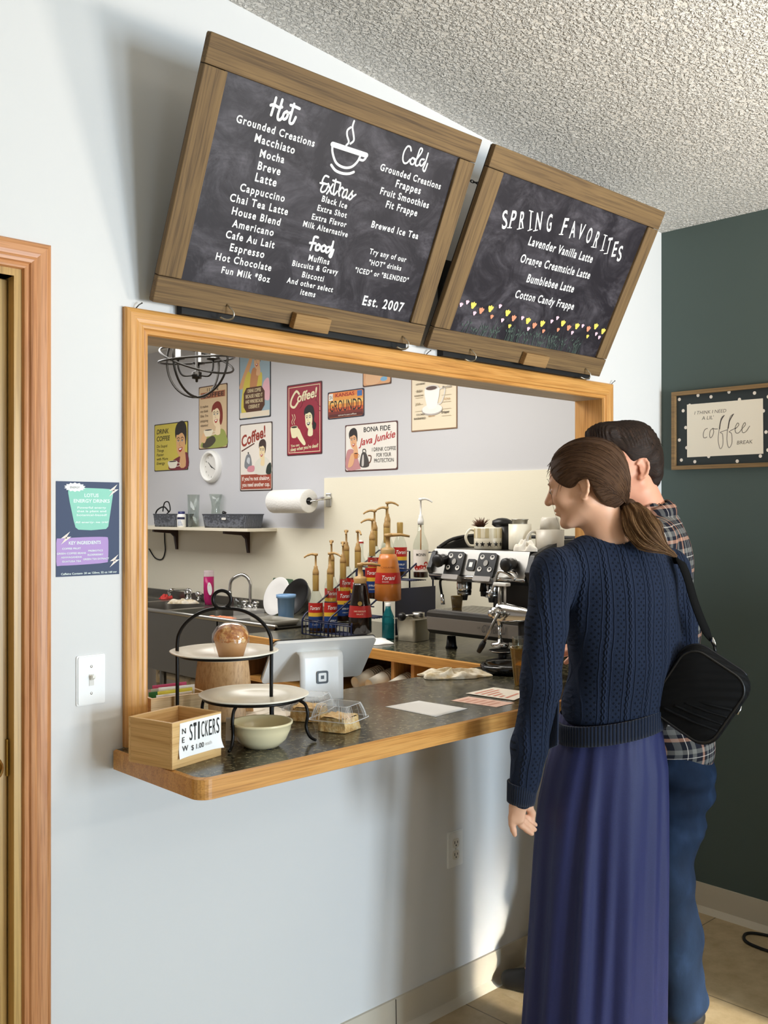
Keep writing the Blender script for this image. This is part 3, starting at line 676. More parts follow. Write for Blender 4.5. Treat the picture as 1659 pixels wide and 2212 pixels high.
def cup(A, x, y, w_, h_, m, dark='#2a1710'):
    A.stroke([(x+w_*.45, y+h_*.75), (x+w_*.8, y+h_*.65), (x+w_*.75, y+h_*.3), (x+w_*.4, y+h_*.25)], h_*.09, m); A.blob([(x-w_/2, y+h_), (x+w_/2, y+h_), (x+w_*.42, y+h_*.25), (x+w_*.25, y), (x-w_*.25, y), (x-w_*.42, y+h_*.25)], m, 4)
    A.ell(x, y+h_, w_*.5, h_*.13, m); A.ell(x, y+h_, w_*.44, h_*.09, c(dark))
# yellow drink coffee sign
A = sign([(333, 917), (334, 1019), (405, 910), (407, 1014)], 'yellow drink coffee sign with a dark haired woman, lowest at the left', base='#d3c14f', edge='#3d3528'); W, H = A.W, A.H
A.blob([(.45*W,.03*H),(.98*W,.03*H),(.98*W,.35*H),(.8*W,.3*H),(.55*W,.2*H)], c('#7a2a33')); face(A, .80*W, .58*H, .36*H, '#e0ae7a', '#29231f', hs='up'); cup(A, .56*W, .05*H, .26*W, .14*H, c('#f0ead8'))
for s_, y, ww, bd in (('DRINK', .79, .36, .01), ('COFFEE', .64, .40, .01), ('Do Stupid', .50, .32, 0), ('Things', .41, .22, 0), ('Faster', .32, .22, 0), ('with More', .23, .34, 0), ('Energy', .14, .25, 0)): A.text(s_, (.08*W, y*H), c('#1b1812'), w=ww*W, h=(.10 if y > .6 else .058)*H, bold=bd, shear=.15)
A.build('print', A.t)
# i love coffee sign
A = sign([(429, 838), (430, 971), (490, 826), (492, 967)], 'tan love coffee sign with a red haired woman above the clock', base='#d8bd97', edge='#55392b'); W, H = A.W, A.H
A.rect(.07*W, .80*H, .93*W, .90*H, c('#a96a4a')); A.text('I LOVE', (.5*W, .915*H), c('#3a2019'), w=.4*W, h=.05*H, align='c', bold=.02); A.text('COFFEE', (.5*W, .815*H), c('#3a2019'), w=.78*W, h=.07*H, align='c', bold=.02)
A.blob([(.1*W,.03*H),(.25*W,.18*H),(.6*W,.22*H),(.8*W,.3*H),(.95*W,.22*H),(.95*W,.03*H)], c('#9aa254')); A.blob([(.15*W,.03*H),(.2*W,.13*H),(.5*W,.2*H),(.6*W,.12*H),(.4*W,.03*H)], c('#4a4334'))
face(A, .63*W, .52*H, .21*H, '#efd9b4', '#7e2c20', hs='bob'); A.blob([(.08*W,.15*H),(.2*W,.28*H),(.3*W,.22*H),(.22*W,.1*H)], c('#e3b98c')); cup(A, .35*W, .2*H, .3*W, .1*H, c('#f0e6cc'))
for i, s_ in enumerate(('It makes', 'me think', "like I'm", 'popping', 'vitamins!')): A.text(s_, (.07*W, (.66-.075*i)*H), c('#4b3626'), w=(.27-.0*i)*W, h=.042*H)
A.build('print', A.t)
# coffee and wine sign, cut by the hatch head
A = sign([(516, 785), (518, 907), (584, 790), (585, 900)], 'blue grey coffee and wine sign with a woman in yellow, partly hidden by the hatch', base='#9db4bf', edge='#2b2b2b', top=.415); W, H = A.W, A.H
A.blob([(.06*W,.45*H),(.02*W,.52*H),(.3*W,.85*H),(.4*W,.95*H),(.42*W,.85*H),(.18*W,.52*H)], c('#dba674')); A.blob([(.1*W,.06*H),(.12*W,.45*H),(.3*W,.7*H),(.5*W,.55*H),(.72*W,.66*H),(.72*W,.4*H),(.6*W,.06*H)], c('#d7c552')); A.blob([(.35*W,.45*H),(.42*W,.72*H),(.58*W,.72*H),(.62*W,.62*H),(.52*W,.4*H)], c('#c98c5c'))
face(A, .58*W, .84*H, .15*H, '#e6b587', '#4a2a1c', hs='up'); A.blob([(.75*W,.3*H),(.78*W,.5*H),(.95*W,.55*H),(.97*W,.25*H)], c('#e8b6c0')); A.rect(.03*W, .02*H, .97*W, .1*H, c('#e9dcc4'))
A.poly([(.24*W,.1*H),(.72*W,.1*H),(.82*W,.18*H),(.82*W,.38*H),(.72*W,.46*H),(.24*W,.46*H),(.15*W,.38*H),(.15*W,.18*H)], c('#54311d'))
for i, (s_, ww) in enumerate((('I DRINK COFFEE', .44), ('BECAUSE I NEED IT', .54), ('AND WINE BECAUSE', .56), ('I DESERVE IT', .36))): A.text(s_, (.485*W, (.385-.078*i)*H), c('#ead9ad'), w=ww*W, h=.052*H, align='c', bold=.015)
A.build('print', A.t)
# white coffee sign
A = sign([(517, 918), (520, 1062), (586, 910), (590, 1058)], 'white coffee sign with a red lower band, directly above the paper towels', base='#f0e8dc', edge='#4d3f39'); W, H = A.W, A.H
A.rect(.03*W, .025*H, .97*W, .245*H, c('#a34a35'))
for s_, y in (("If you're not shaking,", .155), ('you need another cup.', .065)): A.text(s_, (.5*W, y*H), c('#f6ece0'), w=.86*W, h=.06*H, align='c', bold=.02)
A.text('Coffee!', (.07*W, .66*H), c('#9c3b2a'), w=.78*W, h=.16*H, bold=.03, shear=.2, ang=.22); A.stroke([(.06*W,.60*H),(.45*W,.70*H)], .008, c('#5d352a'), 0)
A.blob([(.5*W,.25*H),(.5*W,.42*H),(.75*W,.5*H),(.95*W,.4*H),(.96*W,.25*H)], c('#e4e1d3')); A.blob([(.82*W,.25*H),(.85*W,.36*H),(.96*W,.4*H),(.97*W,.25*H)], c('#26332a')); face(A, .70*W, .58*H, .145*H, '#f1dcae', '#45332c', hs='up', tilt=-.1)
A.blob([(.15*W,.36*H),(.2*W,.52*H),(.32*W,.54*H),(.38*W,.4*H),(.33*W,.32*H)], c('#83868a')); A.blob([(.22*W,.44*H),(.26*W,.5*H),(.32*W,.48*H),(.3*W,.4*H)], c('#c9cdd0')); A.ell(.27*W, .565*H, .02*W, .014*H, c('#33302e')); A.blob([(.25*W,.29*H),(.27*W,.36*H),(.45*W,.37*H),(.44*W,.29*H)], c('#d8909a')); A.build('print', A.t)
# red coffee sign
A = sign([(619, 833), (621, 986), (694, 823), (697, 979)], 'dark red coffee sign with a black haired woman holding a mug', base='#9a1f36', edge='#4a1a1c'); W, H = A.W, A.H
for a, b_ in (((.05, .035), (.95, .045)), ((.05, .955), (.95, .965))): A.rect(a[0]*W, a[1]*H, b_[0]*W, b_[1]*H, c('#e8d7b0'))
for a, b_ in (((.05, .035), (.065, .965)), ((.935, .035), (.95, .965))): A.rect(a[0]*W, a[1]*H, b_[0]*W, b_[1]*H, c('#e8d7b0'))
for i in range(9):
    a = .2+i*.3; A.stroke([(.66*W+.34*W*math.cos(a), .54*H+.22*H*math.sin(a)), (.66*W+.5*W*math.cos(a) if abs(math.cos(a)) < .6 else .66*W+.42*W*math.cos(a)*.6, .54*H+.30*H*math.sin(a))], .004, c('#6d1426'), 0)
A.text('offee!', (.31*W, .745*H), c('#f1e6bf'), w=.58*W, h=.125*H, bold=.03, shear=.25, ang=.12); A.stroke([(.36*W,.86*H),(.27*W,.90*H),(.14*W,.80*H),(.12*W,.71*H),(.22*W,.68*H),(.32*W,.74*H)], .014, c('#f1e6bf'))
A.blob([(.5*W,.14*H),(.52*W,.3*H),(.62*W,.36*H),(.85*W,.32*H),(.93*W,.2*H),(.92*W,.12*H),(.8*W,.22*H),(.6*W,.1*H)], c('#8e1a30')); face(A, .64*W, .50*H, .165*H, '#f0e8bd', '#151112', lip='#151112', hs='roll', dark='#151112')
cup(A, .22*W, .25*H, .2*W, .15*H, c('#f0e8bd')); A.blob([(.3*W,.36*H),(.36*W,.37*H),(.46*W,.26*H),(.55*W,.16*H),(.48*W,.14*H),(.3*W,.27*H)], c('#f0e8bd'))
for dx in (0, .06): A.stroke([((.17+dx)*W,.44*H),((.15+dx)*W,.48*H),((.19+dx)*W,.53*H),((.16+dx)*W,.58*H)], .004, c('#f0e8bd'))
A.text('You can', (.12*W, .12*H), c('#f0e8bd'), w=.25*W, h=.035*H, bold=.02, shear=.2, ang=.05); A.text("sleep when you're dead!", (.11*W, .06*H), c('#f0e8bd'), w=.8*W, h=.05*H, bold=.02, shear=.2, ang=.06); A.build('print', A.t)
# licence plate
A = sign([(707, 848), (709, 906), (786, 838), (787, 899)], 'orange licence plate reading GROUNDD on the kitchen wall', name='licence_plate', base='#e5853a', edge='#20243a', r=.014); W, H = A.W, A.H
for i, h_ in enumerate(('#e9a04b', '#eec06a', '#e8943f', '#c9562a', '#7a2a1c')): A.rect(.025*W, (.66-.13*i)*H, .975*W, (.79-.13*i)*H, c(h_))
A.rect(.025*W, .05*H, .975*W, .17*H, c('#5a1d16')); A.rect(.03*W, .68*H, .15*W, .93*H, c('#f2efe6')); A.text('SN', (.09*W, .73*H), c('#1b1d22'), w=.08*W, h=.14*H, align='c'); A.rect(.82*W, .74*H, .95*W, .94*H, c('#3f6fb0')); A.text('KANSAS', (.48*W, .79*H), c('#a3221e'), w=.52*W, h=.13*H, align='c', bold=.02); A.text('GROUNDD', (.5*W, .27*H), c('#20140f'), w=.88*W, h=.40*H, align='c', bold=.005); A.text('americascoffee', (.55*W, .09*H), c('#f2e6d6'), w=.5*W, h=.06*H, align='c')
A.build('print', A.t)
# bona fide sign
A = sign([(745, 919), (746, 1020), (858, 908), (860, 1013)], 'white java junkie sign with a woman and a coffee pot, rusty maroon edge', base='#f1ece3', edge='#57302c'); W, H = A.W, A.H
A.blob([(.03*W,.05*H),(.03*W,.4*H),(.1*W,.48*H),(.2*W,.42*H),(.3*W,.1*H),(.28*W,.04*H)], c('#c98f90')); face(A, .17*W, .66*H, .22*H, '#e8b387', '#2b2422', hs='up', tilt=.1); A.blob([(.06*W,.1*H),(.12*W,.36*H),(.19*W,.36*H),(.16*W,.14*H)], c('#e8b387')); cup(A, .22*W, .27*H, .08*W, .11*H, c('#d0844a'))
A.blob([(.3*W,.1*H),(.32*W,.34*H),(.37*W,.4*H),(.43*W,.34*H),(.47*W,.1*H)], c('#4b4643')); A.blob([(.33*W,.12*H),(.345*W,.32*H),(.37*W,.33*H),(.37*W,.12*H)], c('#cfcac4')); A.stroke([(.35*W,.4*H),(.355*W,.45*H),(.4*W,.45*H),(.41*W,.39*H)], .005, c('#2d2a29')); A.stroke([(.46*W,.32*H),(.51*W,.3*H),(.5*W,.2*H),(.47*W,.16*H)], .007, c('#6b4535'))
A.text('BONA FIDE', (.62*W, .82*H), c('#1f1d1c'), w=.5*W, h=.10*H, align='c', bold=.01); A.text('Java Junkie', (.27*W, .53*H), c('#ba3336'), w=.70*W, h=.15*H, bold=.012, shear=.35, ang=.12)
for s_, y, ww in (('I DRINK COFFEE', .40, .44), ('FOR YOUR', .28, .27), ('PROTECTION', .165, .36)): A.text(s_, (.75*W, y*H), c('#2a2827'), w=ww*W, h=.08*H, align='c')
A.build('print', A.t)
# sliver of an orange sign under the hatch head
A = sign([(783, 821), (784, 836), (845, 829), (845, 829)], 'orange sign almost wholly hidden behind the hatch head', base='#e0a878', edge='#5a3a24', top=.2); W, H = A.W, A.H
A.blob([(.1*W,.1*H),(.3*W,.7*H),(.7*W,.7*H),(.6*W,.1*H)], c('#e7b98c')); A.ell(.75*W, .15*H, .12*W, .06*H, c('#7fb4d8')); A.build('print', A.t)
# coffee kinds sign
A = sign([(888, 832), (889, 936), (987, 840), (988, 922)], 'cream sign with a white cup and falling beans, rightmost on the wall', base='#eee0c4', edge='#8a6a4e', top=.40, r=.002); W, H = A.W, A.H
b_ = random.Random(5)
for i in range(60):
    t_ = b_.random(); A.ell(.5*W+(b_.random()-.5)*.35*W*t_, (.60+.36*t_)*H, .018*W, .010*H, c(b_.choice(('#5b2f28', '#7b463a', '#3f211d'))), b_.random()*3, 8)
A.ell(.47*W, .255*H, .23*W, .07*H, c('#b9b2ac')); A.ell(.47*W, .265*H, .22*W, .06*H, c('#f5f2ec')); A.stroke([(.6*W,.5*H),(.75*W,.5*H),(.68*W,.34*H),(.58*W,.32*H)], .008, c('#e2ddd6')); A.blob([(.32*W,.53*H),(.62*W,.53*H),(.59*W,.33*H),(.53*W,.27*H),(.41*W,.27*H),(.35*W,.33*H)], c('#faf8f4'), 4); A.ell(.47*W, .53*H, .15*W, .035*H, c('#d8d2ca')); A.ell(.46*W, .525*H, .12*W, .024*H, c('#5f4a44'))
for i, (s_, x, y, ww, h_) in enumerate((('ICED COFFEE', .17, .78, .22, '#b09a70'), ('Cappuccino', .22, .67, .2, '#8f8068'), ('LONGBERRY', .22, .585, .2, '#4d3e2c'), ('IRISH', .19, .49, .12, '#7d6a4c'), ('HONGKONG', .18, .44, .2, '#6a5534'), ('JAVA', .16, .33, .12, '#a08a64'), ('COLOMBIA', .22, .20, .2, '#8b8172'), ('BAKERSFIELD', .20, .15, .26, '#6d6150'), ('AMERICANO', .46, .17, .15, '#c89a62'), ('Dripper', .76, .20, .17, '#3f3429'), ('KONA', .80, .36, .13, '#cfae84'), ('Cafe', .8, .56, .1, '#a59c92'), ('Macchiato', .8, .51, .2, '#a59c92'), ('SPECIAL', .75, .65, .25, '#b5ab9e'), ('BREWING METHOD', .73, .76, .34, '#8f8880'))): A.text(s_, (x*W, y*H), c(h_), w=ww*W, align='c', bold=.02)
for i in range(14):
    A.rect((.1 if i < 8 else .68)*W, (.76-.085*(i if i < 8 else i-6))*H, (.27 if i < 8 else .88)*W, (.765-.085*(i if i < 8 else i-6))*H, c('#cdbfa6'))
A.build('print', A.t)
# wall clock
p = at(459, 1008, 'x', TX); R = .103; M = Matrix.Translation(p) @ Matrix.Rotation(-PI/2, 4, 'Y')
ck = thing('wall_clock', 'round white wall clock between the tan sign and the shelf', 'clock', p)
M = frame((TX, p.y, p.z), (0, -1, 0), (0, 0, 1)); b = MB()
b.lathe([(R*.80, .004), (R*.80, .03), (R*.84, .036), (R*.9, .036), (R*.93, .03), (R*.97, .028), (R, .02), (R, .0)], 40, 0, M); b.build('case', white, ck, world=True)
b = MB(); b.lathe([(0, .008), (R*.8, .008)], 40, 0, M); b.build('dial', col('#e4e2dc', .5), ck, world=True)
A = Art(M, .0085)
for i in range(12): a = 2*PI*i/12; A.text(str(12 if i == 0 else i), (R*.64*math.sin(a), R*.64*math.cos(a)-.005), c('#2b2b2b'), h=.011, align='c')
A.build('numerals', ck)
for nm, a, ln, wd in (('hour_hand', 2*PI*(10.3/12), R*.45, .004), ('minute_hand', 2*PI*(19/60), R*.62, .003)):
    b = MB(); d = Vector((math.sin(a), math.cos(a), 0)); e = Vector((d.y, -d.x, 0))*wd; q0 = -d*.012; q1 = d*ln
    b.add([(q0+e+Vector((0,0,.0105))), (q0-e+Vector((0,0,.0105))), (q1-e*.3+Vector((0,0,.0105))), (q1+e*.3+Vector((0,0,.0105)))], [(0, 1, 2, 3)], 0, False, M); b.build(nm, black, ck, world=True)
# ------------------------------------------------------------------ things on the serving counter
def on(px, py, z=CT): return at(px, py, 'z', z)
# sticker box: open front-facing box with a paper sign taped on
A0, B0, D0 = on(293, 1642), on(372, 1664), on(478, 1632)
u = (D0-B0).normalized(); L = (D0-B0).length; v = Vector((-u.y, u.x, 0)); Dp = .135
sb = thing('wooden_box', 'open pale wooden box with a new stickers sign at the left end of the counter', 'box', (B0.x, B0.y, CT), math.atan2(u.y, u.x))
hb = .100; th = .007
for nm, lo, hi, m in (('front_board', (0, 0, 0), (L, th, hb), bamboo), ('back_board', (0, Dp-th, 0), (L, Dp, hb), bamboo), ('side_board', (0, th, 0), (th, Dp-th, hb), bamboo_y), ('side_board', (L-th, th, 0), (L, Dp-th, hb), bamboo_y), ('bottom_board', (th, th, 0), (L-th, Dp-th, th), bamboo)):
    b = MB(); b.box(lo, hi); b.build(nm, m, sb, bevel=.0008)
b = MB(); Wp = L-.024
def sheet(s_, t_):
    x = .022+s_*Wp + (-.006*(1-t_)**2 if s_ < .1 else 0); z = .020+.076*t_; y = -.0008 - .010*max(0, (s_-.75)*4)**2*max(0, 1-t_*2.6)**2 - .006*max(0, (.25-s_)*4)**2*max(0, 1-t_*2.6)**2
    return (x, y, z)
b.grid(sheet, 18, 12); sg = b.build('paper_sign', paper, sb)
Af = Art(Matrix(((1,0,0,.022),(0,0,-1,-.0009),(0,1,0,.020),(0,0,0,1))), .0012); ik = col('#1d1c1c', .7)
x_ = .027; lw_ = (Wp-.032)/8
for ch in 'STICKERS': Af.text(ch, (x_+lw_*.5, .034), ik, w=lw_*(.35 if ch == 'I' else .72), h=.036, bold=.03 if ch in 'TI' else -.005, align='c'); x_ += lw_
for i, ch in enumerate('NEW'): Af.text(ch, (.006, .052-.019*i), ik, h=.012)
Af.text('$ 1.00', (.034, .012), ik, h=.011); Af.text('each', (.078, .014), col('#b9b6b0', .8), h=.008); Af.mb.build('sign_lettering', Af.mats, sb)
# second wooden box with stickers behind the hatch post
p = on(330, 1556); bx = thing('wooden_box', 'pale wooden box full of colourful stickers behind the left hatch post', 'box', (1.262, .05, CT), math.radians(-8))
Lb, Db, hb = .155, .12, .092
for nm, lo, hi, m in (('front_board', (0, 0, 0), (Lb, th, hb), bamboo), ('back_board', (0, Db-th, 0), (Lb, Db, hb), bamboo), ('side_board', (0, th, 0), (th, Db-th, hb), bamboo_y), ('side_board', (Lb-th, th, 0), (Lb, Db-th, hb), bamboo_y), ('bottom_board', (th, th, 0), (Lb-th, Db-th, th), bamboo)):
    b = MB(); b.box(lo, hi); b.build(nm, m, bx, bevel=.0008)
R_ = random.Random(2)
for i, (hx, nm) in enumerate((('#f3f1ea', 'white'), ('#e5d23f', 'yellow'), ('#f4f2ee', 'white second'), ('#3f8f58', 'green'), ('#f6f3ee', 'white third'), ('#c23a63', 'pink'), ('#f2efe9', 'white fourth'))):
    b = MB(); b.box((-.055+.01*(i % 3), 0, 0), (.045+.008*(i % 3), .0008, .088+.006*(i % 3))); o = b.build('sticker_sheet', col(hx, .6), loc=bx.matrix_basis @ Vector((Lb/2, .018+.014*i, th+.0005)), rotz=math.radians(-8+R_.uniform(-5, 5)))
    o.rotation_euler.x = -.06
    tag(o, ('%s sticker sheet standing in the wooden box behind the hatch post' % nm.split()[0]), 'sticker', 'sticker sheets in the wooden box')
# black wire two-tier plate stand
Cs = Vector((1.437, -.138, CT))
Pl = at(496, 1628, 'z', CT); Pr = at(674, 1602, 'z', CT)
st = thing('plate_stand', 'black wire two tier plate stand with a looped arch handle', 'plate stand', Cs)
rL = .122; zl = .100; zu = .200
b = MB(); b.tube([Cs+Vector((rL*math.cos(t), rL*math.sin(t), zl)) for t in [2*PI*k/40 for k in range(40)]], .0035, 8, True); b.build('lower_ring', blackmetal, st, world=True)
for a in (213, 300, 33.6, 120):
    a = math.radians(a); d = Vector((math.cos(a), math.sin(a), 0)); b = MB()
    b.tube(smooth([Cs+d*(rL-.004)+Vector((0,0,zl-.002)), Cs+d*(rL+.012)+Vector((0,0,zl-.012)), Cs+d*(rL+.018)+Vector((0,0,zl-.035)), Cs+d*(rL+.014)+Vector((0,0,.035)), Cs+d*(rL+.024)+Vector((0,0,.012)), Cs+d*(rL+.040)+Vector((0,0,.004))], 6), [.0042]*26+[.0042, .004, .004, .0036, .003], 8); b.build('leg', blackmetal, st, world=True)
# arch in the plane of the picture: two uprights behind, loop on top
eL, eR = at(383, 1450, 'd', 2.45), at(586, 1440, 'd', 2.45)
dirA = (eR-eL); dirA.z = 0; hw = dirA.length/2; dirA.normalize(); mid = (eL+eR)/2
def ap(s_, z): return Vector((mid.x, mid.y, 0)) + dirA*s_ + Vector((0, 0, z))
zA = at(480, 1313, 'd', 2.45).z
ang = [PI - PI*k/10 for k in range(11)]; zs = CT+.225
arc = [ap(hw*math.cos(a), zs + (zA-zs)*math.sin(a)) for a in ang]
b = MB(); rp = .022; loop = [ap(-.006+rp*math.sin(t), zA+rp*.95-rp*math.cos(t)) + Vector((0, 0, .0)) + dirA.cross(Vector((0,0,1)))*(.006*(t/(2*PI)-.5)) for t in [2*PI*k/16 for k in range(17)]]
pts = smooth([ap(-hw, CT+.006), ap(-hw, CT+.15)] + arc[:5] + loop + arc[6:] + [ap(hw, CT+.15), ap(hw, CT+.006)], 4)
b.tube(pts, .0046, 9); b.build('arch_handle', blackmetal, st, world=True)
Cu = Vector((mid.x, mid.y, CT+zu)); rU = hw-.004
b = MB(); b.tube([Cu+Vector((rU*math.cos(t), rU*math.sin(t), 0)) for t in [2*PI*k/40 for k in range(40)]], .0032, 8, True); b.build('upper_ring', blackmetal, st, world=True)
def plate(name, c, r, lab):
    pr = [(0, .0), (r*.45, .0), (r*.55, .002), (r*.66, .010), (r*.72, .012), (r*.98, .018), (r, .0205), (r*.98, .022), (r*.72, .0155), (r*.64, .013), (r*.55, .006), (0, .005)]
    b = MB(); b.lathe(pr, 56); b.v = [((x*(1+.012*math.sin(6*math.atan2(y, x)))), y*(1+.012*math.sin(6*math.atan2(y, x))), z) for x, y, z in b.v]
    return tag(b.build(name, ceramic, loc=c), lab, 'plate')
plate('plate', Cs+Vector((0, 0, zl-.0125)), .134, 'cream empty plate on the lower ring of the black stand')
zmu = Cu.z-.012; plate('plate', Vector((Cu.x, Cu.y, zmu)), .134, 'cream plate holding the wrapped muffin on the upper ring')
# muffin in film
mc = at(497, 1410, 'z', zmu+.006); mu = thing('muffin', 'golden brown muffin in clear film on the upper plate', 'muffin', (Cu.x+.012, Cu.y-.012, zmu+.0052))
k = NT('baked_muffin_top', .55); a_ = k.noise(k.map(), 38, 5, .65); k.color(k.ramp(a_, [(.30, '#7a3c15'), (.46, '#b06a2c'), (.58, '#dcaa66'), (.72, '#f3dfb4')])); k.bump(a_, .9, .01); mtop = k.m
b = MB(); b.lathe([(0, .082), (.016, .081), (.030, .074), (.041, .060), (.045, .048), (.043, .040), (.036, .036)], 32)
b.v = [(x*(1+.05*math.sin(5*x*60+y*90)), y*(1+.04*math.cos(x*80)), z+.003*math.sin(x*130+y*90)+.002*math.sin(x*260-y*200)) for x, y, z in b.v]; o = b.build('muffin_top', mtop, mu, sub=1)
b = MB(); n = 64
b.grid(lambda s_, t_: ((.029+.013*t_+(.0014 if int(s_*n+.5) % 2 else 0))*math.cos(2*PI*s_), (.029+.013*t_+(.0014 if int(s_*n+.5) % 2 else 0))*math.sin(2*PI*s_), .0005+.046*t_), n, 4, wrap=True); b.build('paper_case', col('#b98a58', .7), mu)
b = MB(); b.lathe([(.028, .0003), (.040, .008), (.0435, .022), (.0465, .042), (.0455, .056), (.036, .074), (.020, .0835), (0, .0855)], 48)
b.v = [(x*(1+.035*math.sin(7*math.atan2(y, x)+60*z)), y*(1+.035*math.sin(5*math.atan2(y, x)-80*z)), z) for x, y, z in b.v]; b.build('cling_film', film, mu)
# cream melamine bowl
bc = on(565, 1612); 
bw = thing('bowl', 'empty cream melamine bowl in front of the plate stand', 'bowl', (bc.x, bc.y, CT)); rB = .0735
b = MB(); b.lathe([(0, .005), (.030, .005), (.040, .009), (.055, .022), (.064, .042), (.0675, .058), (.0695, .060), (.0735, .060), (.0735, .055), (.0705, .053), (.068, .040), (.058, .018), (.044, .005), (.038, .0), (.034, .0), (.032, .003), (0, .003)], 48); b.build('bowl_shell', cream, bw)
for a in (20, 140, 260): a = math.radians(a); b = MB(); b.box((-.006, -.0015, .0), (.006, .0015, .003), 0, Matrix.Translation((.0385*math.cos(a), .0385*math.sin(a), -.0)) @ Matrix.Rotation(a+PI/2, 4, 'Z')); b.build('rubber_foot', rubber, bw)
# small card
q0 = on(487, 1600); d_ = thing('tip_card', 'small white printed card standing behind the cream bowl', 'card', (q0.x, q0.y, CT), math.radians(-44))
b = MB(); b.box((0, 0, 0), (.062, .0008, .055), 0, Matrix.Rotation(-.18, 4, 'X')); b.build('card', paper, d_)
A = Art(Matrix.Rotation(-.18, 4, 'X') @ Matrix(((1,0,0,0),(0,0,-1,0),(0,1,0,0),(0,0,0,1))), .0004); gk = col('#8b8da0', .7); A.text('thank you', (.010, .040), gk, h=.005); A.rect(.01, .032, .05, .0335, gk); A.rect(.01, .026, .045, .0275, gk); A.mb.build('printing', A.mats, d_)
# bent veneer menu holder
p0, p1 = on(415, 1562), on(525, 1562); dv = (p1-p0).normalized(); p0 = Vector((1.43, .112, CT)); ln = .122
vn = thing('veneer_stand', 'bent pale wood veneer stand behind the plate stand', 'stand', p0, math.radians(-46))
b = MB(); prof = smooth([(0, 0, 0), (0, .012, .05), (0, .026, .11), (0, .040, .165), (0, .046, .178), (0, .058, .184), (0, .075, .178), (0, .085, .165), (0, .10, .10), (0, .112, .03), (0, .118, 0)], 5)
b.grid(lambda s_, t_: (s_*ln, prof[int(round(t_*(len(prof)-1)))].y, prof[int(round(t_*(len(prof)-1)))].z), 3, len(prof)); b.v = [(x+.012*(1-z/.184)*(-1 if x < .01 else 1 if x > ln-.01 else 0), y, z) for x, y, z in b.v]; o = b.build('bent_sheet', veneer, vn, solid=.006)
ribf = clearfilm('ribbed_film', .30, '#f4f6f6')
# clear clamshells with pastry
def clamshell(c, rz, lab):
    t = thing('clear_food_box', lab, 'food box', c, rz, None); w_, d_, h1, h2 = .105, .115, .030, .066
    b = MB(); b.grid(lambda s_, t_: ((.84+.16*t_)*.5*w_*sup(s_)[0], (.84+.16*t_)*.5*d_*sup(s_)[1], h1*t_), 48, 5, wrap=True); b.poly0 = None
    b.add([((.84)*.5*w_*sup(s_/48)[0], (.84)*.5*d_*sup(s_/48)[1], .0005) for s_ in range(48)], [tuple(range(48))]); b.build('tray', film, t)
    b = MB(); b.grid(lambda s_, t_: ((1-.22*t_**1.5+(.012 if int(s_*96) % 2 and .2 < t_ < .95 else 0))*.5*w_*sup(s_)[0], (1-.22*t_**1.5+(.012 if int(s_*96) % 2 and .2 < t_ < .95 else 0))*.5*d_*sup(s_)[1], h1+.001+(h2-h1)*t_), 96, 7, wrap=True)
    b.add([(.78*.5*w_*sup(s_/48)[0], .78*.5*d_*sup(s_/48)[1], h2+.001) for s_ in range(48)], [tuple(range(48))]); b.build('lid', film, t)
    b = MB()
    for i in range(44):
        s_ = (i+.5)/44; u0, u1 = sup(s_), sup(s_); b.tube([(.5*w_*u0[0]*(1-.22*q_**1.5), .5*d_*u0[1]*(1-.22*q_**1.5), h1+.002+(h2-h1)*q_) for q_ in (0, .3, .6, .85, 1)], .0007, 4)
    b.tube([(.78*.5*w_*sup(i/48)[0], .78*.5*d_*sup(i/48)[1], h2+.001) for i in range(48)], .0009, 5, True); b.tube([(.545*w_*sup(i/48)[0], .545*d_*sup(i/48)[1], h1+.001) for i in range(48)], .0012, 5, True); b.build('lid_ribs', ribf, t)
    b = MB(); b.grid(lambda s_, t_: ((1.0+.10*t_)*.5*w_*sup(s_)[0], (1.0+.10*t_)*.5*d_*sup(s_)[1], h1), 48, 2, wrap=True); b.build('rim', film, t)
    return t
def sup(s_):
    a = 2*PI*s_; c_, q_ = math.cos(a), math.sin(a); e = .25
    return (math.copysign(abs(c_)**e, c_), math.copysign(abs(q_)**e, q_))
k = NT('pastry_crumb', .7); a_ = k.noise(k.map(), 60, 4, .7); k.color(k.ramp(a_, [(.3, '#c08a45'), (.5, '#e2ba78'), (.7, '#f2dba8')])); k.bump(a_, .8, .005); pastry = k.m
def scone(c, rz, lab):
    b = MB(); b.grid(lambda s_, t_: ((.040*(1-.12*t_)+.003*math.sin(17*s_+5*t_))*sup(s_)[0], (.043*(1-.1*t_)+.003*math.cos(23*s_))*sup(s_)[1], .034*t_), 40, 6, wrap=True)
    b.add([(.035*sup(s_/40)[0]+.002*math.sin(s_), .0385*sup(s_/40)[1], .034+.003*math.sin(s_*1.7)) for s_ in range(40)] + [(0, 0, .040)], [(s_, (s_+1) % 40, 40) for s_ in range(40)], 0, True)
    tag(b.build('pastry', pastry, loc=c, rotz=rz), lab, 'pastry')
cA = on(732, 1576); cB = on(668, 1553); cA.z = cB.z = CT
clamshell(cA, .35, 'clear hinged food box with a pale pastry, nearer the counter edge'); scone(cA+Vector((0, 0, .0015)), .35, 'pale crumbly pastry inside the nearer clear box')
clamshell(cB, .55, 'clear hinged food box with a brown pastry, farther from the edge'); scone(cB+Vector((0, 0, .0015)), .55, 'pastry inside the farther clear box beside the tablet leg')
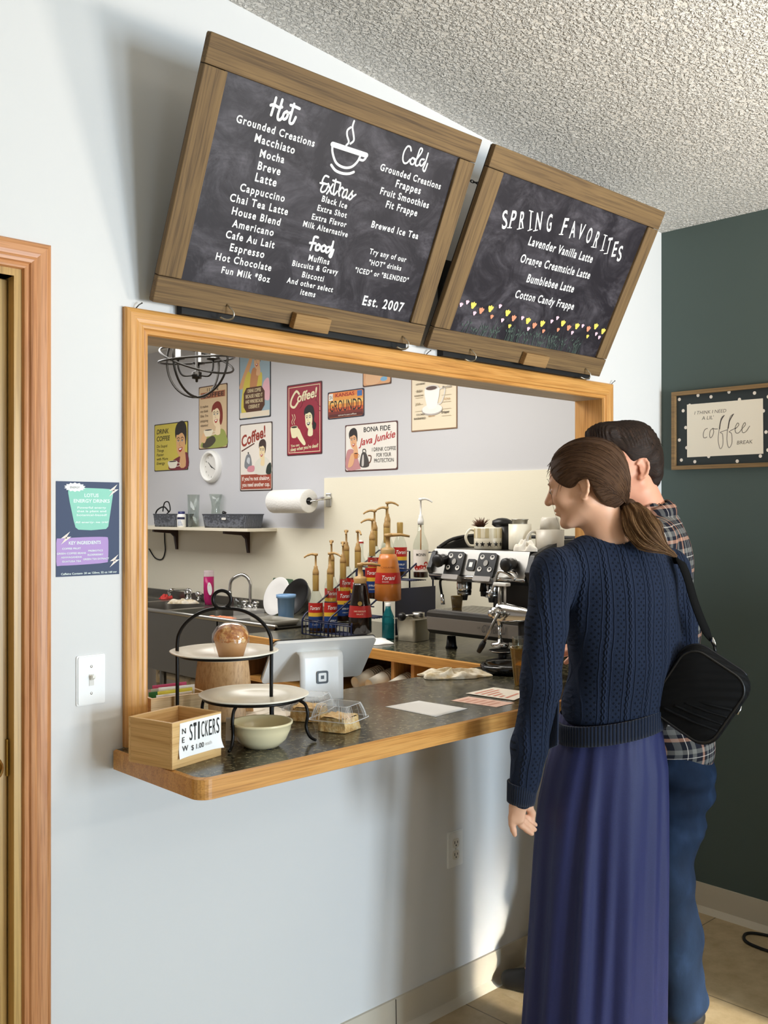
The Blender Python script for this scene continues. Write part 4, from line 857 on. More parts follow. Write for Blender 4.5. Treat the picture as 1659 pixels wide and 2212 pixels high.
# papers
def page(name, px, m, lab, z=CT, lines=0, curl=0):
    P = [on(*p) for p in px]; c = sum((p for p in P), Vector())/4; c.z = z
    b = MB(); b.grid(lambda s_, t_: tuple((P[0]*(1-s_)*(1-t_) + P[1]*s_*(1-t_) + P[2]*s_*t_ + P[3]*(1-s_)*t_ - c)*1.0 + Vector((0, 0, .0006+z-CT+curl*(s_-.5)**2*4))), 8, 8)
    o = b.build(name, m, loc=c, solid=.0004); tag(o, lab, 'paper'); return o, P, c
def printed(nm, m, inkm, seed):
    k = NT(nm, .8); return k
pink = col('#f2c9b4', .8); creamp = col('#f4ead8', .8)
o, P, c = page('paper_sheet', [(832, 1527), (905, 1514), (1011, 1531), (941, 1549)], paper, 'blank white sheet lying alone on the counter right of the food boxes')
t_ = thing('order_form', 'salmon pink printed form near the counter edge', 'paper', on(1040, 1515))
def form(t_, px, m, inkc, rows, z):
    P = [on(*p) for p in px]; b = MB(); dz = Vector((0, 0, z)); b.add([p+dz for p in P] + [p+dz+Vector((0, 0, .0006)) for p in P], [(3,2,1,0),(4,5,6,7),(0,1,5,4),(1,2,6,5),(2,3,7,6),(3,0,4,7)]); b.build('sheet', m, t_, world=True)
    b = MB(); rr = random.Random(rows); f = lambda s_, q_: P[0]*(1-s_)*(1-q_)+P[1]*s_*(1-q_)+P[2]*s_*q_+P[3]*(1-s_)*q_ + dz+Vector((0, 0, .0009))
    for i in range(rows):
        y = .12+.78*i/rows; e = .3+.6*rr.random(); b.add([f(.1, y), f(e, y), f(e, y+.35/rows), f(.1, y+.35/rows)], [(0, 1, 2, 3)])
    b.build('printing', col(inkc, .8), t_, world=True)
form(t_, [(974, 1514), (1012, 1505), (1112, 1519), (1072, 1528)], pink, '#dba38c', 5, .0003)
t2 = thing('order_form', 'cream printed form with reddish lines on top of the pink form', 'paper', on(1060, 1500)); form(t2, [(1006, 1499), (1066, 1486), (1150, 1497), (1110, 1514)], creamp, '#d98f78', 6, .0014)
t3 = thing('clip_sheaf', 'sheaf of cream pages on a dark board beneath the lower plate', 'paper', on(575, 1545)); form(t3, [(470, 1548), (575, 1523), (640, 1547), (585, 1563)], creamp, '#d8ccb4', 7, .0062)
b = MB(); P = [on(*p) for p in [(468, 1550), (575, 1522), (643, 1547), (585, 1566)]]; b.add(P + [p+Vector((0, 0, .006)) for p in P], [(3,2,1,0),(4,5,6,7),(0,1,5,4),(1,2,6,5),(2,3,7,6),(3,0,4,7)]); b.build('dark_board', col('#3a281d', .5), t3, world=True)
# tablet register
pl_ = [(590, 1374), (807, 1367), (760, 1470), (560, 1480)]
d0 = 3.02; TLq, TRq, BRq, BLq = [at(*p, 'd', d0) for p in pl_]
hor = Vector((.80, -.60, 0)).normalized()
c0 = at(690, 1427, 'd', 2.94); tb = thing('tablet_register', 'white tablet register seen from behind with a square mark on its leg', 'register', (c0.x, c0.y, CT))
hor = Vector((.954, -.299, 0)).normalized(); back = Vector((.299, .954, 0)).normalized()
up_ = (Vector((0, 0, 1))*.743 - back*.669).normalized()
Wt, Ht = .325, .178; o_ = c0 - hor*Wt/2 - up_*Ht/2
Mt = frame(o_, hor, up_)
b = MB(); b.prism(rrect(0, 0, Wt, Ht, .014), -.010, -.0, 0, Mt, True); b.build('tablet_case', whiteplastic, tb, world=True, bevel=.002)
b = MB(); b.prism(rrect(-.001, -.001, Wt+.001, Ht+.001, .014), -.013, -.0102, 0, Mt, True); b.build('screen_bezel', black, tb, world=True)
lo = on(695, 1514); lw = .135
zt_ = c0.z+.006-CT
prof = smooth([(-.012, .0), (-.012, .05), (-.008, .10), (.004, zt_-.02), (.010, zt_-.002), (.020, zt_+.002), (.034, zt_-.010)], 5) if False else None
Ml = frame(Vector((c0.x, c0.y, CT)) - back*.062 - hor*.062, hor, (0, 0, 1)); n_ = Vector(Ml.col[2][:3])
sgn = 1 if n_.dot(back) < 0 else -1
lp = smooth([(0, 0, 0), (0, 0, .03), (0, .004, .10), (0, .004, .128), (0, -.004, .140), (0, -.030, .146), (0, -.050, .140)], 5)
lp = smooth([(0, 0, 0), (0, 0, .05), (0, .002, .115), (0, .004, .130), (0, .012, .138), (0, .034, .140), (0, .055, .134)], 5)
b = MB(); b.grid(lambda s_, q_: tuple(lo + hor*(s_-.5)*lw + back*lp[int(round(q_*(len(lp)-1)))].y + Vector((0, 0, lp[int(round(q_*(len(lp)-1)))].z))), 9, len(lp)); b.build('stand_leg', whiteplastic, tb, world=True, solid=.007)
b = MB(); b.box((-lw/2, .0, 0), (lw/2, .14, .008), 0, Matrix.Translation(lo) @ Matrix(((hor.x, back.x, 0, 0), (hor.y, back.y, 0, 0), (0, 0, 1, 0), (0, 0, 0, 1)))); b.build('stand_base', whiteplastic, tb, world=True, bevel=.003)
fm = frame(lo - back*.0042 + Vector((0, 0, .070)), hor, (0, 0, 1)); A = Art(fm, .0012, .0003)
A.poly(rrect(-.0185, -.0185, .0185, .0185, .006), black); A.poly(rrect(-.0125, -.0125, .0125, .0125, .0035), whiteplastic); A.poly(rrect(-.0052, -.0052, .0052, .0052, .001), black); A.build('square_mark', tb)
# wiping cloth, tamping mat, tumbler of straws
def cloth(name, c, rx, ry, h, m, lab, seed, cat='cloth', rz=0):
    r_ = random.Random(seed); ph = [r_.uniform(0, 6) for _ in range(6)]; b = MB()
    def f(s_, q_):
        a = 2*PI*s_; rr = math.sin(PI/2*q_)*(1+.13*math.sin(3*a+ph[0])+.08*math.sin(5*a+ph[1])+.04*math.sin(9*a+ph[5]))
        z = h*(math.cos(PI/2*q_)**.6)*(.65+.35*math.sin(4*a+ph[2])*math.sin(3*q_*2+ph[3])+.2*math.sin(7*a+6*q_+ph[4])); return (rx*rr*math.cos(a), ry*rr*math.sin(a), max(z, .001)+.0004)
    b.grid(f, 60, 14, wrap=True); return tag(b.build(name, m, loc=c, rotz=rz), lab, cat)
k = NT('soiled_cotton', .9); a_ = k.noise(k.map(), 40, 4); k.color(k.ramp(a_, [(.35, '#cbb78f'), (.6, '#f0e7d3')])); k.bump(a_, .4, .003); cotton = k.m
cloth('cleaning_cloth', on(976, 1462), .115, .06, .028, cotton, 'crumpled cream cleaning cloth on the counter near its far edge', 4, rz=math.radians(-42))
tm = on(1098, 1452); mt = thing('tamping_dish', 'glossy black round dish on the counter beside the cup of straws', 'dish', (2.66, .06, CT))
b = MB(); b.lathe([(0, .0), (.085, .0), (.095, .008), (.097, .022), (.092, .030), (.084, .026), (.080, .014), (0, .012)], 40); b.build('dish_body', col('#0c0c0c', .12), mt)
b = MB(); b.cyl((-.05, -.083, .004), (-.05, -.096, .004), .005, n=10); b.build('chrome_stud', chrome, mt)
tu = Vector((2.50, -.135, CT)); tt = thing('glass_tumbler', 'faceted amber glass cup beside the woman in navy', 'glass', tu)
amber = clearfilm('amber_glass', .12, '#f0dca0', '#d9bd5e')
b = MB(); b.grid(lambda s_, q_: ((.030+.014*q_)*(1+.03*math.cos(12*2*PI*s_))*math.cos(2*PI*s_), (.030+.014*q_)*(1+.03*math.cos(12*2*PI*s_))*math.sin(2*PI*s_), .003+.117*q_), 72, 8, wrap=True)
b.grid(lambda s_, q_: ((.026+.0145*q_)*math.cos(2*PI*s_), (.026+.0145*q_)*math.sin(2*PI*s_), .010+.11*q_), 40, 4, wrap=True); b.lathe([(0, .003), (.030, .003)], 40); b.lathe([(.026, .010), (0, .010)], 40); b.lathe([(.0405, .120), (.044, .120)], 40); b.build('cup_wall', amber, tt)
b = MB(); b.lathe([(.036, .112), (.038, .15), (.0385, .152), (.0365, .152), (.0345, .113), (0, .113)], 32); b.build('inner_cup', glass, tt)
# ------------------------------------------------------------------ back counter with open cubbies
BZ = .98
bk = thing('back_counter', 'dark speckled back counter with oak edge and open cup cubbies below', 'counter', (2.836, .21, 0))
b = MB(); b.prism([(2.855, .21), (TX-.007, .21), (TX-.007, 1.72), (2.735, 1.72), (2.735, 1.005), (2.855, 1.005)], BZ-.03, BZ); b.build('laminate_top', laminate, bk, world=True)
b = MB(); b.box((2.836, .21, BZ-.042), (2.855, 1.005, BZ)); b.box((2.716, 1.005, BZ-.042), (2.735, 1.72, BZ)); b.box((2.735, .986, BZ-.042), (2.836, 1.005, BZ)); b.build('oak_edge', oak_y, bk, world=True, bevel=.002)
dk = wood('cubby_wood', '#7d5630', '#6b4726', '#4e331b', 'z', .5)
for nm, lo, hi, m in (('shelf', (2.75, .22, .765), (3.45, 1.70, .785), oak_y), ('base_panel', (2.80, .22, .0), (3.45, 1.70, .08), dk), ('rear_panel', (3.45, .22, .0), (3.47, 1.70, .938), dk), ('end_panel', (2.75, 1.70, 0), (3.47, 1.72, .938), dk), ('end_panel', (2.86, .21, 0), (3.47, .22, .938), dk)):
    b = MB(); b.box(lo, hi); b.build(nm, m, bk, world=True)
for px in (851, 894):
    y = at(px, 1440, 'x', 2.87).y; b = MB(); b.box((2.862, y-.009, .785), (3.44, y+.009, .938)); b.build('divider', oak_v, bk, world=True)
cupm = col('#e9e1cf', .7)
def cup_stack(px, py, n, lab):
    p = at(px, py, 'x', 2.80); t = thing('paper_cups', lab, 'cups', p); t.location.z = .7855+.046; p = Vector(t.location)
    M = Matrix.Translation(p) @ Matrix.Rotation(PI/2-.16, 4, 'Y')
    for i in range(n):
        b = MB(); b.lathe([(0, .004), (.025, .004), (.0255, .0), (.036, .088), (.0375, .090), (.0375, .086)], 24, 0, M @ Matrix.Translation((0, 0, .012*i))); b.build('paper_cup', cupm, t, world=True)
cup_stack(767, 1466, 6, 'leftmost stack of white paper cups lying in the cubby'); cup_stack(797, 1467, 7, 'second stack of white paper cups lying in the cubby'); cup_stack(838, 1465, 4, 'third stack of white paper cups against the cubby divider')

# ------------------------------------------------------------------ stainless sink
SZ = .985; sx0 = 2.985; sy0, sy1 = 1.80, 4.15
sk = thing('sink', 'long stainless three compartment sink along the kitchen wall', 'sink', (sx0, sy0, 0))
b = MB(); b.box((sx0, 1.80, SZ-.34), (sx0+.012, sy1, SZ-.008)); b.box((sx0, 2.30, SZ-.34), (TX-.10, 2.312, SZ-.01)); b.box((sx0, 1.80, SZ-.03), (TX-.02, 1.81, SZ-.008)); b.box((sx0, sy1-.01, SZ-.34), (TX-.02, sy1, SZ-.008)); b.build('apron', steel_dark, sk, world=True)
b = MB(); b.tube([(sx0+.004, sy0, SZ), (sx0+.004, sy1, SZ)], .012, 10); b.build('rolled_rim', steel, sk, world=True)
by = [(2.42, 2.92), (2.98, 3.48), (3.54, 4.04)]; ys = [sy0]+[v for p in by for v in p]+[sy1]
b = MB(); b.box((sx0, sy0, SZ-.012), (TX-.02, by[0][0], SZ-.004)); b.box((sx0+.44, by[0][0], SZ-.012), (TX-.02, sy1, SZ-.004))
for a_, c_ in ((by[0][1], by[1][0]), (by[1][1], by[2][0]), (by[2][1], sy1)): b.box((sx0, a_, SZ-.012), (sx0+.44, c_, SZ-.004))
b.build('deck', steel, sk, world=True)
for a_, c_ in by:
    b = MB(); b.grid(lambda s_, q_: (sx0+.228+.21*(1-.08*q_)*sup(s_)[0], (a_+c_)/2+.25*(1-.08*q_)*sup(s_)[1], SZ-.006-.30*q_), 48, 6, wrap=True)
    b.add([(sx0+.228+.193*sup(s_/48)[0], (a_+c_)/2+.23*sup(s_/48)[1], SZ-.306) for s_ in range(48)], [tuple(range(48))]); b.build('basin', steel, sk, world=True)
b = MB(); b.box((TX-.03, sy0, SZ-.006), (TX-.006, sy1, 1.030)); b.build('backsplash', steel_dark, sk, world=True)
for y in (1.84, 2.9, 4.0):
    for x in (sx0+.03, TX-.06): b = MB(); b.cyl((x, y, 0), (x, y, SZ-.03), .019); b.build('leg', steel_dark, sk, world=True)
pvc = col('#c9bda6', .5); pz = thing('drain_pipe', 'off white plastic drain pipes below the sink', 'pipe', (3.2, 3.5, .5))
pA, pB = at(346, 1455, 'x', 3.2), at(485, 1460, 'x', 3.2); zt_ = pA.z
b = MB(); b.tube([(3.2, pA.y, zt_+.07), (3.2, pA.y, zt_-.05)], .026, 14); b.tube([(3.2, pA.y, zt_-.05), (3.2, pA.y, 0.0)], .022, 14); b.build('riser', pvc, pz, world=True)
b = MB(); b.tube([(3.2, pA.y, zt_), (3.2, pB.y-.3, zt_-.005)], .021, 14); b.build('waste_arm', pvc, pz, world=True)
for y in (pA.y-.04, pA.y-.34, pB.y): b = MB(); b.tube([(3.2, y-.025, zt_-.001), (3.2, y+.025, zt_-.001)], .028, 14); b.build('coupling', pvc, pz, world=True)
b = MB(); b.tube([(3.2, pA.y, zt_-.15), (3.2, pA.y, zt_-.10)], .033, 14); b.tube([(3.2, pA.y, zt_-.21), (3.2, pA.y, zt_-.16)], .030, 14); b.build('trap_nut', pvc, pz, world=True)
b = MB(); b.tube([(3.2, pB.y, zt_), (3.2, pB.y, zt_-.22)], .020, 12); b.build('drop_pipe', pvc, pz, world=True)
FZ = SZ-.004
# gooseneck tap
g = at(541, 1314, 'x', TX-.09); g.z = FZ; tp = thing('gooseneck_tap', 'tall chrome gooseneck tap over the sink, right of the pink bottle', 'tap', g)
e = at(497, 1277, 'x', TX-.16); topz = at(520, 1241, 'x', TX-.1).z
b = MB(); b.tube(smooth([g+Vector((0,0,.02)), Vector((g.x, g.y, topz-.09)), Vector((g.x, g.y, topz-.05)), Vector((g.x-.01, g.y+.02, topz-.012)), Vector((g.x-.03, (g.y+e.y)/2, topz)), Vector((e.x+.005, e.y-.012, topz-.03)), Vector((e.x, e.y, e.z+.02)), e], 6), .0105, 12); b.cyl(e, e-Vector((0,0,.02)), .0125, .011); b.build('spout', chrome, tp, world=True)
b = MB(); b.lathe([(0,0),(.024,0),(.022,.012),(.014,.03),(0,.03)], 20, 0, Matrix.Translation(g)); b.build('base', chrome, tp, world=True)
for dy in (.055, -.055):
    b = MB(); b.lathe([(0,0),(.018,0),(.014,.012),(.010,.02),(.019,.024),(.021,.042),(.012,.05),(0,.05)], 12, 0, Matrix.Translation(g+Vector((0, dy, 0)))); b.build('handle', chrome, tp, world=True)
g = at(412, 1310, 'x', TX-.09); g.z = FZ; t2 = thing('low_tap', 'low chrome sink tap with a straight spout, left of the pink bottle', 'tap', g); e = at(366, 1290, 'x', TX-.24)
b = MB(); b.tube(smooth([g+Vector((0,.0,.02)), g+Vector((0, .0, .07)), g+Vector((-.02, .03, .078)), Vector((e.x+.01, e.y-.02, g.z+.085)), Vector((e.x, e.y, g.z+.075)), Vector((e.x, e.y, g.z+.045))], 5), .0095, 10); b.build('spout', chrome, t2, world=True)
b = MB(); b.box(tuple(g+Vector((-.02, -.09, 0))), tuple(g+Vector((.02, .09, .018)))); b.build('base', chrome, t2, world=True, bevel=.005)
for dy in (.04, -.09):
    b = MB(); b.lathe([(0,0),(.016,0),(.012,.012),(.02,.02),(.022,.048),(.010,.056),(0,.056)], 10, 0, Matrix.Translation(g+Vector((-.0, dy, .016)))); b.build('handle', chrome, t2, world=True)
# pink soap bottle
p = at(451, 1313, 'x', TX-.13); s_ = thing('soap_bottle', 'bottle of pink dish soap standing upside down behind the arch handle', 'bottle', (p.x, p.y, FZ)); hS = (at(451, 1232, 'x', TX-.13).z - FZ)
pk = glassy('pink_soap_liquid', '#d9357f', 1.35, .1); pk.node_tree.nodes['Principled BSDF'].inputs['Transmission Weight'].default_value = .35
b = MB(); b.lathe([(0, 0), (.026, 0), (.027, .02), (.033, .04), (.035, hS*.5), (.034, hS*.82), (.0, hS*.82)], 24, sx=1, sy=.75); b.build('soap', pk, s_, rotz=0)
b = MB(); b.lathe([(.0345, hS*.82), (.034, hS*.95), (.030, hS), (0, hS)], 24, sx=1, sy=.75); b.build('bottle_end', clearfilm('soap_bottle_end', .35, '#f4dfe8'), s_)
b = MB(); vv = Vector((-.69, -.72, 0)); Ms = frame(vv*.034+Vector((-.0, .0, hS*.48)), (.72, -.69, 0), (0, 0, 1)); A = Art(Ms, .003); A.ell(.012, .0, .014, .040, white, .1); A.text('A', (.012, .015), pink, h=.014, align='c'); A.mb.build('label', A.mats, s_)
cloth('dish_cloth', at(395, 1304, 'z', FZ), .09, .035, .03, cotton, 'cream dish cloth lying on the sink edge under the low tap', 9, rz=-.8)
k_ = at(356, 1319, 'x', 3.12); k_.z = SZ-.003; cloth('red_scrubber', Vector((sx0+.07, at(358, 1322, 'x', sx0+.07).y-.0, SZ-.003)) if False else Vector((sx0+.47, at(358, 1317, 'x', sx0+.47).y, FZ)), .045, .03, .03, col('#d8453f', .7), 'red scrubber beside the left sink basin', 3, 'scrubber')
p = at(514, 1312, 'x', TX-.12); b = MB(); b.lathe([(0, 0), (.024, 0), (.028, .06), (.0265, .06), (.022, .004), (0, .004)], 20); tag(b.build('small_glass', glass, loc=(p.x, p.y, FZ)), 'small clear glass on the sink deck beside the gooseneck tap', 'glass')
# dishes on the drainboard
def yz(px, py, x): return at(px, py, 'x', x)
p = yz(602, 1338, 3.40); b = MB(); b.lathe([(0, .004), (.075, .004), (.11, .016), (.112, .018), (.108, .020), (.07, .009), (0, .009)], 36, 0, Matrix.Rotation(-1.25, 4, 'Y')); tag(b.build('white_plate', col('#f3f1ec', .25), loc=(p.x, p.y, FZ+.098)), 'white plate leaning upright behind the blue tumbler', 'plate')
p = yz(618, 1345, 3.22); hC = yz(618, 1284, 3.22).z-FZ; b = MB(); b.lathe([(0, .0), (.038, 0), (.040, .005), (.046, hC-.02), (.052, hC-.018), (.053, hC), (.048, hC), (.044, hC-.02), (.037, .006), (0, .006)], 28); tag(b.build('blue_tumbler', col('#7fa6cf', .3), loc=(p.x, p.y, FZ)), 'upright light blue plastic tumbler on the drainboard', 'tumbler')
b = MB(); b.prism(rrect(-.12, 0, .06, .19, .01), -.004, .004, 0, Matrix.Rotation(-PI/2, 4, 'Z') @ Matrix.Rotation(PI/2-.12, 4, 'X')); p = yz(612, 1330, 3.47); tag(b.build('cutting_board', col('#4f6a4e', .5), loc=(p.x, p.y, FZ+.005), rotz=0), 'green cutting board leaning against the wall behind the white plate', 'cutting board')
p = yz(648, 1330, 3.36); b = MB(); b.lathe([(0, 0), (.085, 0), (.105, .04), (.108, .042), (.104, .044), (.083, .005), (0, .005)], 36, 0, Matrix.Rotation(-1.15, 4, 'Y')); tag(b.build('black_pan', col('#171615', .4), loc=(p.x, p.y, FZ+.100)), 'black round pan leaning upright right of the blue tumbler', 'pan')
p = yz(600, 1368, 3.02); tr = thing('grey_tray', 'grey shallow plastic tray at the front of the drainboard', 'tray', (3.08, 1.93, FZ)); b = MB(); b.grid(lambda s_, q_: (.085*(.9+.1*q_)*sup(s_)[0], .115*(.9+.1*q_)*sup(s_)[1], .002+.028*q_), 40, 3, wrap=True); b.add([(.0765*sup(i/40)[0], .1035*sup(i/40)[1], .002) for i in range(40)], [tuple(range(40))]); b.build('tray_shell', col('#9b978c', .4), tr, solid=.002)
p = yz(566, 1332, 3.10); b = MB(); b.box((-.06, -.06, 0), (.06, .06, .055)); tag(b.build('clear_tub', clearfilm('clear_tub_plastic', .22, '#e8e6e0'), loc=(3.13, 2.22, FZ), rotz=.2, bevel=.006), 'frosted clear plastic tub on the drainboard left of the white plate', 'tub')
cloth('orange_cloth', Vector((3.05, 2.36, FZ)), .05, .11, .012, col('#d98a63', .8), 'flat orange cloth hanging over the front sink rim', 12)

# ------------------------------------------------------------------ wall shelf and what stands on it
hz = at(535, 1136, 'x', TX-.02).z; ys0 = at(535, 1140, 'x', TX-.2).y
sh = thing('wall_shelf', 'narrow cream wall shelf on two dark brackets above the sink', 'shelf', (TX, ys0, hz)); SD = .22
yR = at(534, 1145, 'x', TX-SD).y+.0; zS = at(430, 1140, 'x', TX-SD).z
b = MB(); b.box((TX-SD, yR, zS-.018), (TX-.002, 4.25, zS)); b.build('board', col('#ece3cd', .5), sh, world=True, bevel=.002)
for px in (371, 525):
    y = at(px, 1165, 'x', TX-.05).y; b = MB(); P_ = [(-.004, 0), (-.004, -.135), (-.016, -.135), (-.03, -.05), (-.055, -.028), (-.19, -.016), (-.19, 0)]
    b.prism(P_, -.010, .010, 0, frame((TX-.0, y, zS-.018), (1, 0, 0), (0, 0, 1))); b.build('bracket', col('#3b231b', .5), sh, world=True)
bm_ = NT('grey_woven_plastic', .5); wv = bm_.n('TexWave', Scale=38.0, Distortion=6.0); bm_.l(bm_.map((1, 1, 1.6)), wv.inputs['Vector']); bm_.color(bm_.mix('#43464d', '#6a6e77', wv.outputs['Fac'])); bm_.bump(wv.outputs['Fac'], .6, .004)
def basket(pxl, pxr, lab, x=TX-.12):
    yl, yr = at(pxl, 1120, 'x', x-.06).y, at(pxr, 1120, 'x', x-.06).y; t = thing('storage_basket', lab, 'basket', (x, (yl+yr)/2, zS)); w_ = abs(yl-yr)/2; hB = .082
    b = MB(); b.grid(lambda s_, q_: (.075*(.9+.1*q_)*sup(s_)[0], w_*(.93+.07*q_)*sup(s_)[1], hB*q_+.001), 48, 8, wrap=True); b.add([(.0675*sup(i/48)[0], w_*.93*sup(i/48)[1], .001) for i in range(48)], [tuple(range(48))]); b.build('woven_side', bm_.m, t, solid=.003)
    b = MB(); b.tube([(.076*sup(i/48)[0], w_*1.005*sup(i/48)[1], hB) for i in range(48)], .0035, 6, True); b.build('rim', col('#585c64', .5), t)
    return t
b1 = basket(332, 383, 'left grey woven basket on the wall shelf holding black cables'); b2 = basket(437, 534, 'right grey woven basket on the wall shelf with a hand hole')
b = MB(); b.prism(rrect(-.022, -.006, .022, .008, .006), 0, .002, 0, frame((-.076, -.02, .055), (0, -1, 0), (0, 0, 1))); b.build('hand_hole', col('#e6e2da', .6), b2)
b = MB(); c_ = at(350, 1100, 'x', TX-.14); b.tube(smooth([(c_.x, c_.y+.09, zS+.02), (c_.x, c_.y+.07, zS+.10), (c_.x, c_.y-.02, zS+.13), (c_.x, c_.y-.08, zS+.10)], 6), .005, 8); b.tube(smooth([(c_.x, c_.y-.01, zS+.10), (c_.x, c_.y-.03, zS+.155), (c_.x, c_.y-.08, zS+.16), (c_.x, c_.y-.10, zS+.11), (c_.x, c_.y-.06, zS+.085)], 6), .004, 8)
tag(b.build('black_cable', rubber, loc=c_, world=True), 'black cable coiled in the left grey basket', 'cable')
b = MB(); cc = at(355, 1160, 'x', TX-.012); b.tube(smooth([(cc.x, cc.y, zS-.02), (cc.x, cc.y-.005, zS-.10), (cc.x, cc.y-.01, zS-.17), (cc.x, cc.y+.03, zS-.225), (cc.x, cc.y+.12, zS-.22), (cc.x, cc.y+.2, zS-.16)], 6), .004, 8); tag(b.build('power_cable', rubber, loc=cc, world=True), 'thin black power cable hanging down the wall under the shelf', 'cable')
p = at(392, 1138, 'x', TX-.19); t = thing('pill_bottle', 'white supplement bottle with a navy cap between the shelf baskets', 'bottle', (p.x, p.y, zS))
b = MB(); b.lathe([(0, 0), (.026, 0), (.028, .004), (.028, .072), (.024, .082), (.02, .084), (0, .084)], 24); b.build('bottle_body', white, t)
b = MB(); b.lathe([(.0215, .084), (.0215, .098), (.019, .100), (0, .100)], 24); b.build('cap', col('#2b2f6b', .4), t)
def wrap(b, body, r, z, w_, h_, a0, mat, bold=.02, shear=.1, eps=.0006):
    V, F, x0, x1, y0, y1 = glyphs(body, bold, shear); kx = w_/(x1-x0); ky = h_/.7
    b.add([((r+eps)*math.cos(a0+((x-(x0+x1)/2)*kx)/r), (r+eps)*math.sin(a0+((x-(x0+x1)/2)*kx)/r), z+y*ky) for x, y in V], F, mat, False)
def band(b, r, z0, z1, a0, a1, mat, n=24):
    b.grid(lambda s_, q_: (r*math.cos(a0+(a1-a0)*s_), r*math.sin(a0+(a1-a0)*s_), z0+(z1-z0)*q_), n, 2, mat)
VA = math.atan2(-.7225, -.6914)      # direction from the kitchen back to the hatch
b = MB(); band(b, .0284, .05, .064, VA-1, VA+1.0, 0); 
for i in range(5): band(b, .0284, .012+.007*i, .015+.007*i, VA-.7, VA+.5-.1*i, 1)
b.build('label', [col('#26284f', .5), col('#a9b6d6', .6)], t)
def vase(px, pxw, ztop, lab, prof, x):
    p = at(px, 1130, 'x', x); r = pxw/2*5.6/FOC; h_ = at(px, ztop, 'x', x).z-zS; b = MB()
    b.lathe([(0, .003)]+[(r*a, .001+h_*c_) for a, c_ in prof]+[(r*a-.0025, .006+(h_-.006)*c_) for a, c_ in prof[::-1]]+[(0, .006)], 28)
    tag(b.build('glass_vase', glass, loc=(p.x, p.y, zS+.0005)), lab, 'vase')
vase(418, 30, 1069, 'tall straight clear glass vase between the shelf baskets', [(.85, 0), (.9, .4), (1, 1)], TX-.13)
vase(466, 32, 1068, 'flared clear glass vase behind the right shelf basket', [(.7, 0), (.75, .3), (.6, .6), (.7, .75), (1, 1)], TX-.045)
b = MB(); p = at(486, 1100, 'x', TX-.12); b.tube([(p.x, p.y+.05, zS+.03), (p.x, p.y+.02, zS+.085)], .006, 8); b.lathe([(0,0),(.012,.002),(.014,.012),(.0,.018)], 14, 0, Matrix.Translation((p.x, p.y+.013, zS+.085)) @ Matrix.Rotation(.6, 4, 'X')); tag(b.build('black_scoop', blackplastic, loc=p, world=True), 'black handled scoop sticking out of the right basket', 'scoop')
# paper towels
pL, pR = at(592, 1090, 'x', TX-.12), at(668, 1082, 'x', TX-.12); zr = (at(630, 1058, 'x', TX-.12).z+at(630, 1108, 'x', TX-.12).z)/2; rr = .066
t = thing('paper_towel_holder', 'chrome wall bracket holding the white paper towel roll', 'holder', (TX, pR.y, zr))
yE = pR.y-.0; b = MB(); b.box((TX-.014, yE-.055, zr-.030), (TX-.001, yE-.012, zr+.045)); b.build('wall_mount', chrome, t, world=True, bevel=.004)
b = MB(); b.tube(smooth([(TX-.01, yE-.035, zr+.02), (TX-.06, yE-.033, zr+.015), (TX-.105, yE-.026, zr+.004), (TX-.12, yE-.012, zr)], 5), [.026]*6+[.02]*5+[.015]*5, 12, flat=.45); b.build('arm', chrome, t, world=True)
b = MB(); b.cyl((TX-.12, yE-.014, zr), (TX-.12, pL.y+.01, zr), .012); b.build('spindle', blackplastic, t, world=True)
k = NT('quilted_paper_towel', .9); vx = k.n('TexVoronoi', Scale=90.0); k.l(k.map(), vx.inputs['Vector']); k.b.inputs['Base Color'].default_value = lin('#f6f4ee'); k.bump(vx.outputs['Distance'], .35, .003)
b = MB(); M = Matrix.Translation((TX-.12, yE, zr)) @ Matrix.Rotation(-PI/2, 4, 'X'); Lr = pL.y-yE; b.lathe([(.021, .001), (.060, .001), (rr, .005), (rr, Lr-.005), (.060, Lr), (.021, Lr), (.0205, .001)], 40, 0, M); tag(b.build('paper_towel_roll', k.m, loc=(TX-.12, yE, zr), world=True), 'white roll of paper towels on the kitchen wall', 'paper towels')

# ------------------------------------------------------------------ chandelier
cc = at(425, 800, 'd', 4.7); R = .178; cc.z = at(425, 858, 'd', 4.7).z+R; ch = thing('globe_chandelier', 'black open globe chandelier hanging in the kitchen', 'chandelier', cc); bi = col('#3a3733', .3, .9)
for i, a in enumerate((.35, .35+PI/2)):
    b = MB(); d = Vector((math.cos(a), math.sin(a), 0)); b.tube([cc+d*R*math.cos(t)+Vector((0,0,R*math.sin(t))) for t in [2*PI*k/48 for k in range(48)]], .0055, 8, True); b.build('globe_hoop', bi, ch, world=True)
b = MB(); b.tube([cc+Vector((R*math.cos(t), R*math.sin(t), .02*math.cos(t))) for t in [2*PI*k/48 for k in range(48)]], .0055, 8, True); b.build('equator_hoop', bi, ch, world=True)
b = MB(); tl = .45; b.tube([cc+Vector((R*math.cos(t), R*math.sin(t)*math.cos(tl), R*math.sin(t)*math.sin(tl)-.0)) for t in [2*PI*k/48 for k in range(48)]], .005, 8, True); b.build('tilted_hoop', bi, ch, world=True)
b = MB(); b.lathe([(0,-.058),(.006,-.055),(.007,-.042),(.023,-.040),(.024,-.010),(.012,-.004),(.007,.0),(.007,R),(0,R)], 20, 0, Matrix.Translation(cc+Vector((0,0,-.05)))); b.build('hub', bi, ch, world=True)
b = MB(); b.tube([cc+Vector((0,0,R-.05)), (cc.x, cc.y, 2.655)], .005, 8); b.build('down_rod', bi, ch, world=True)
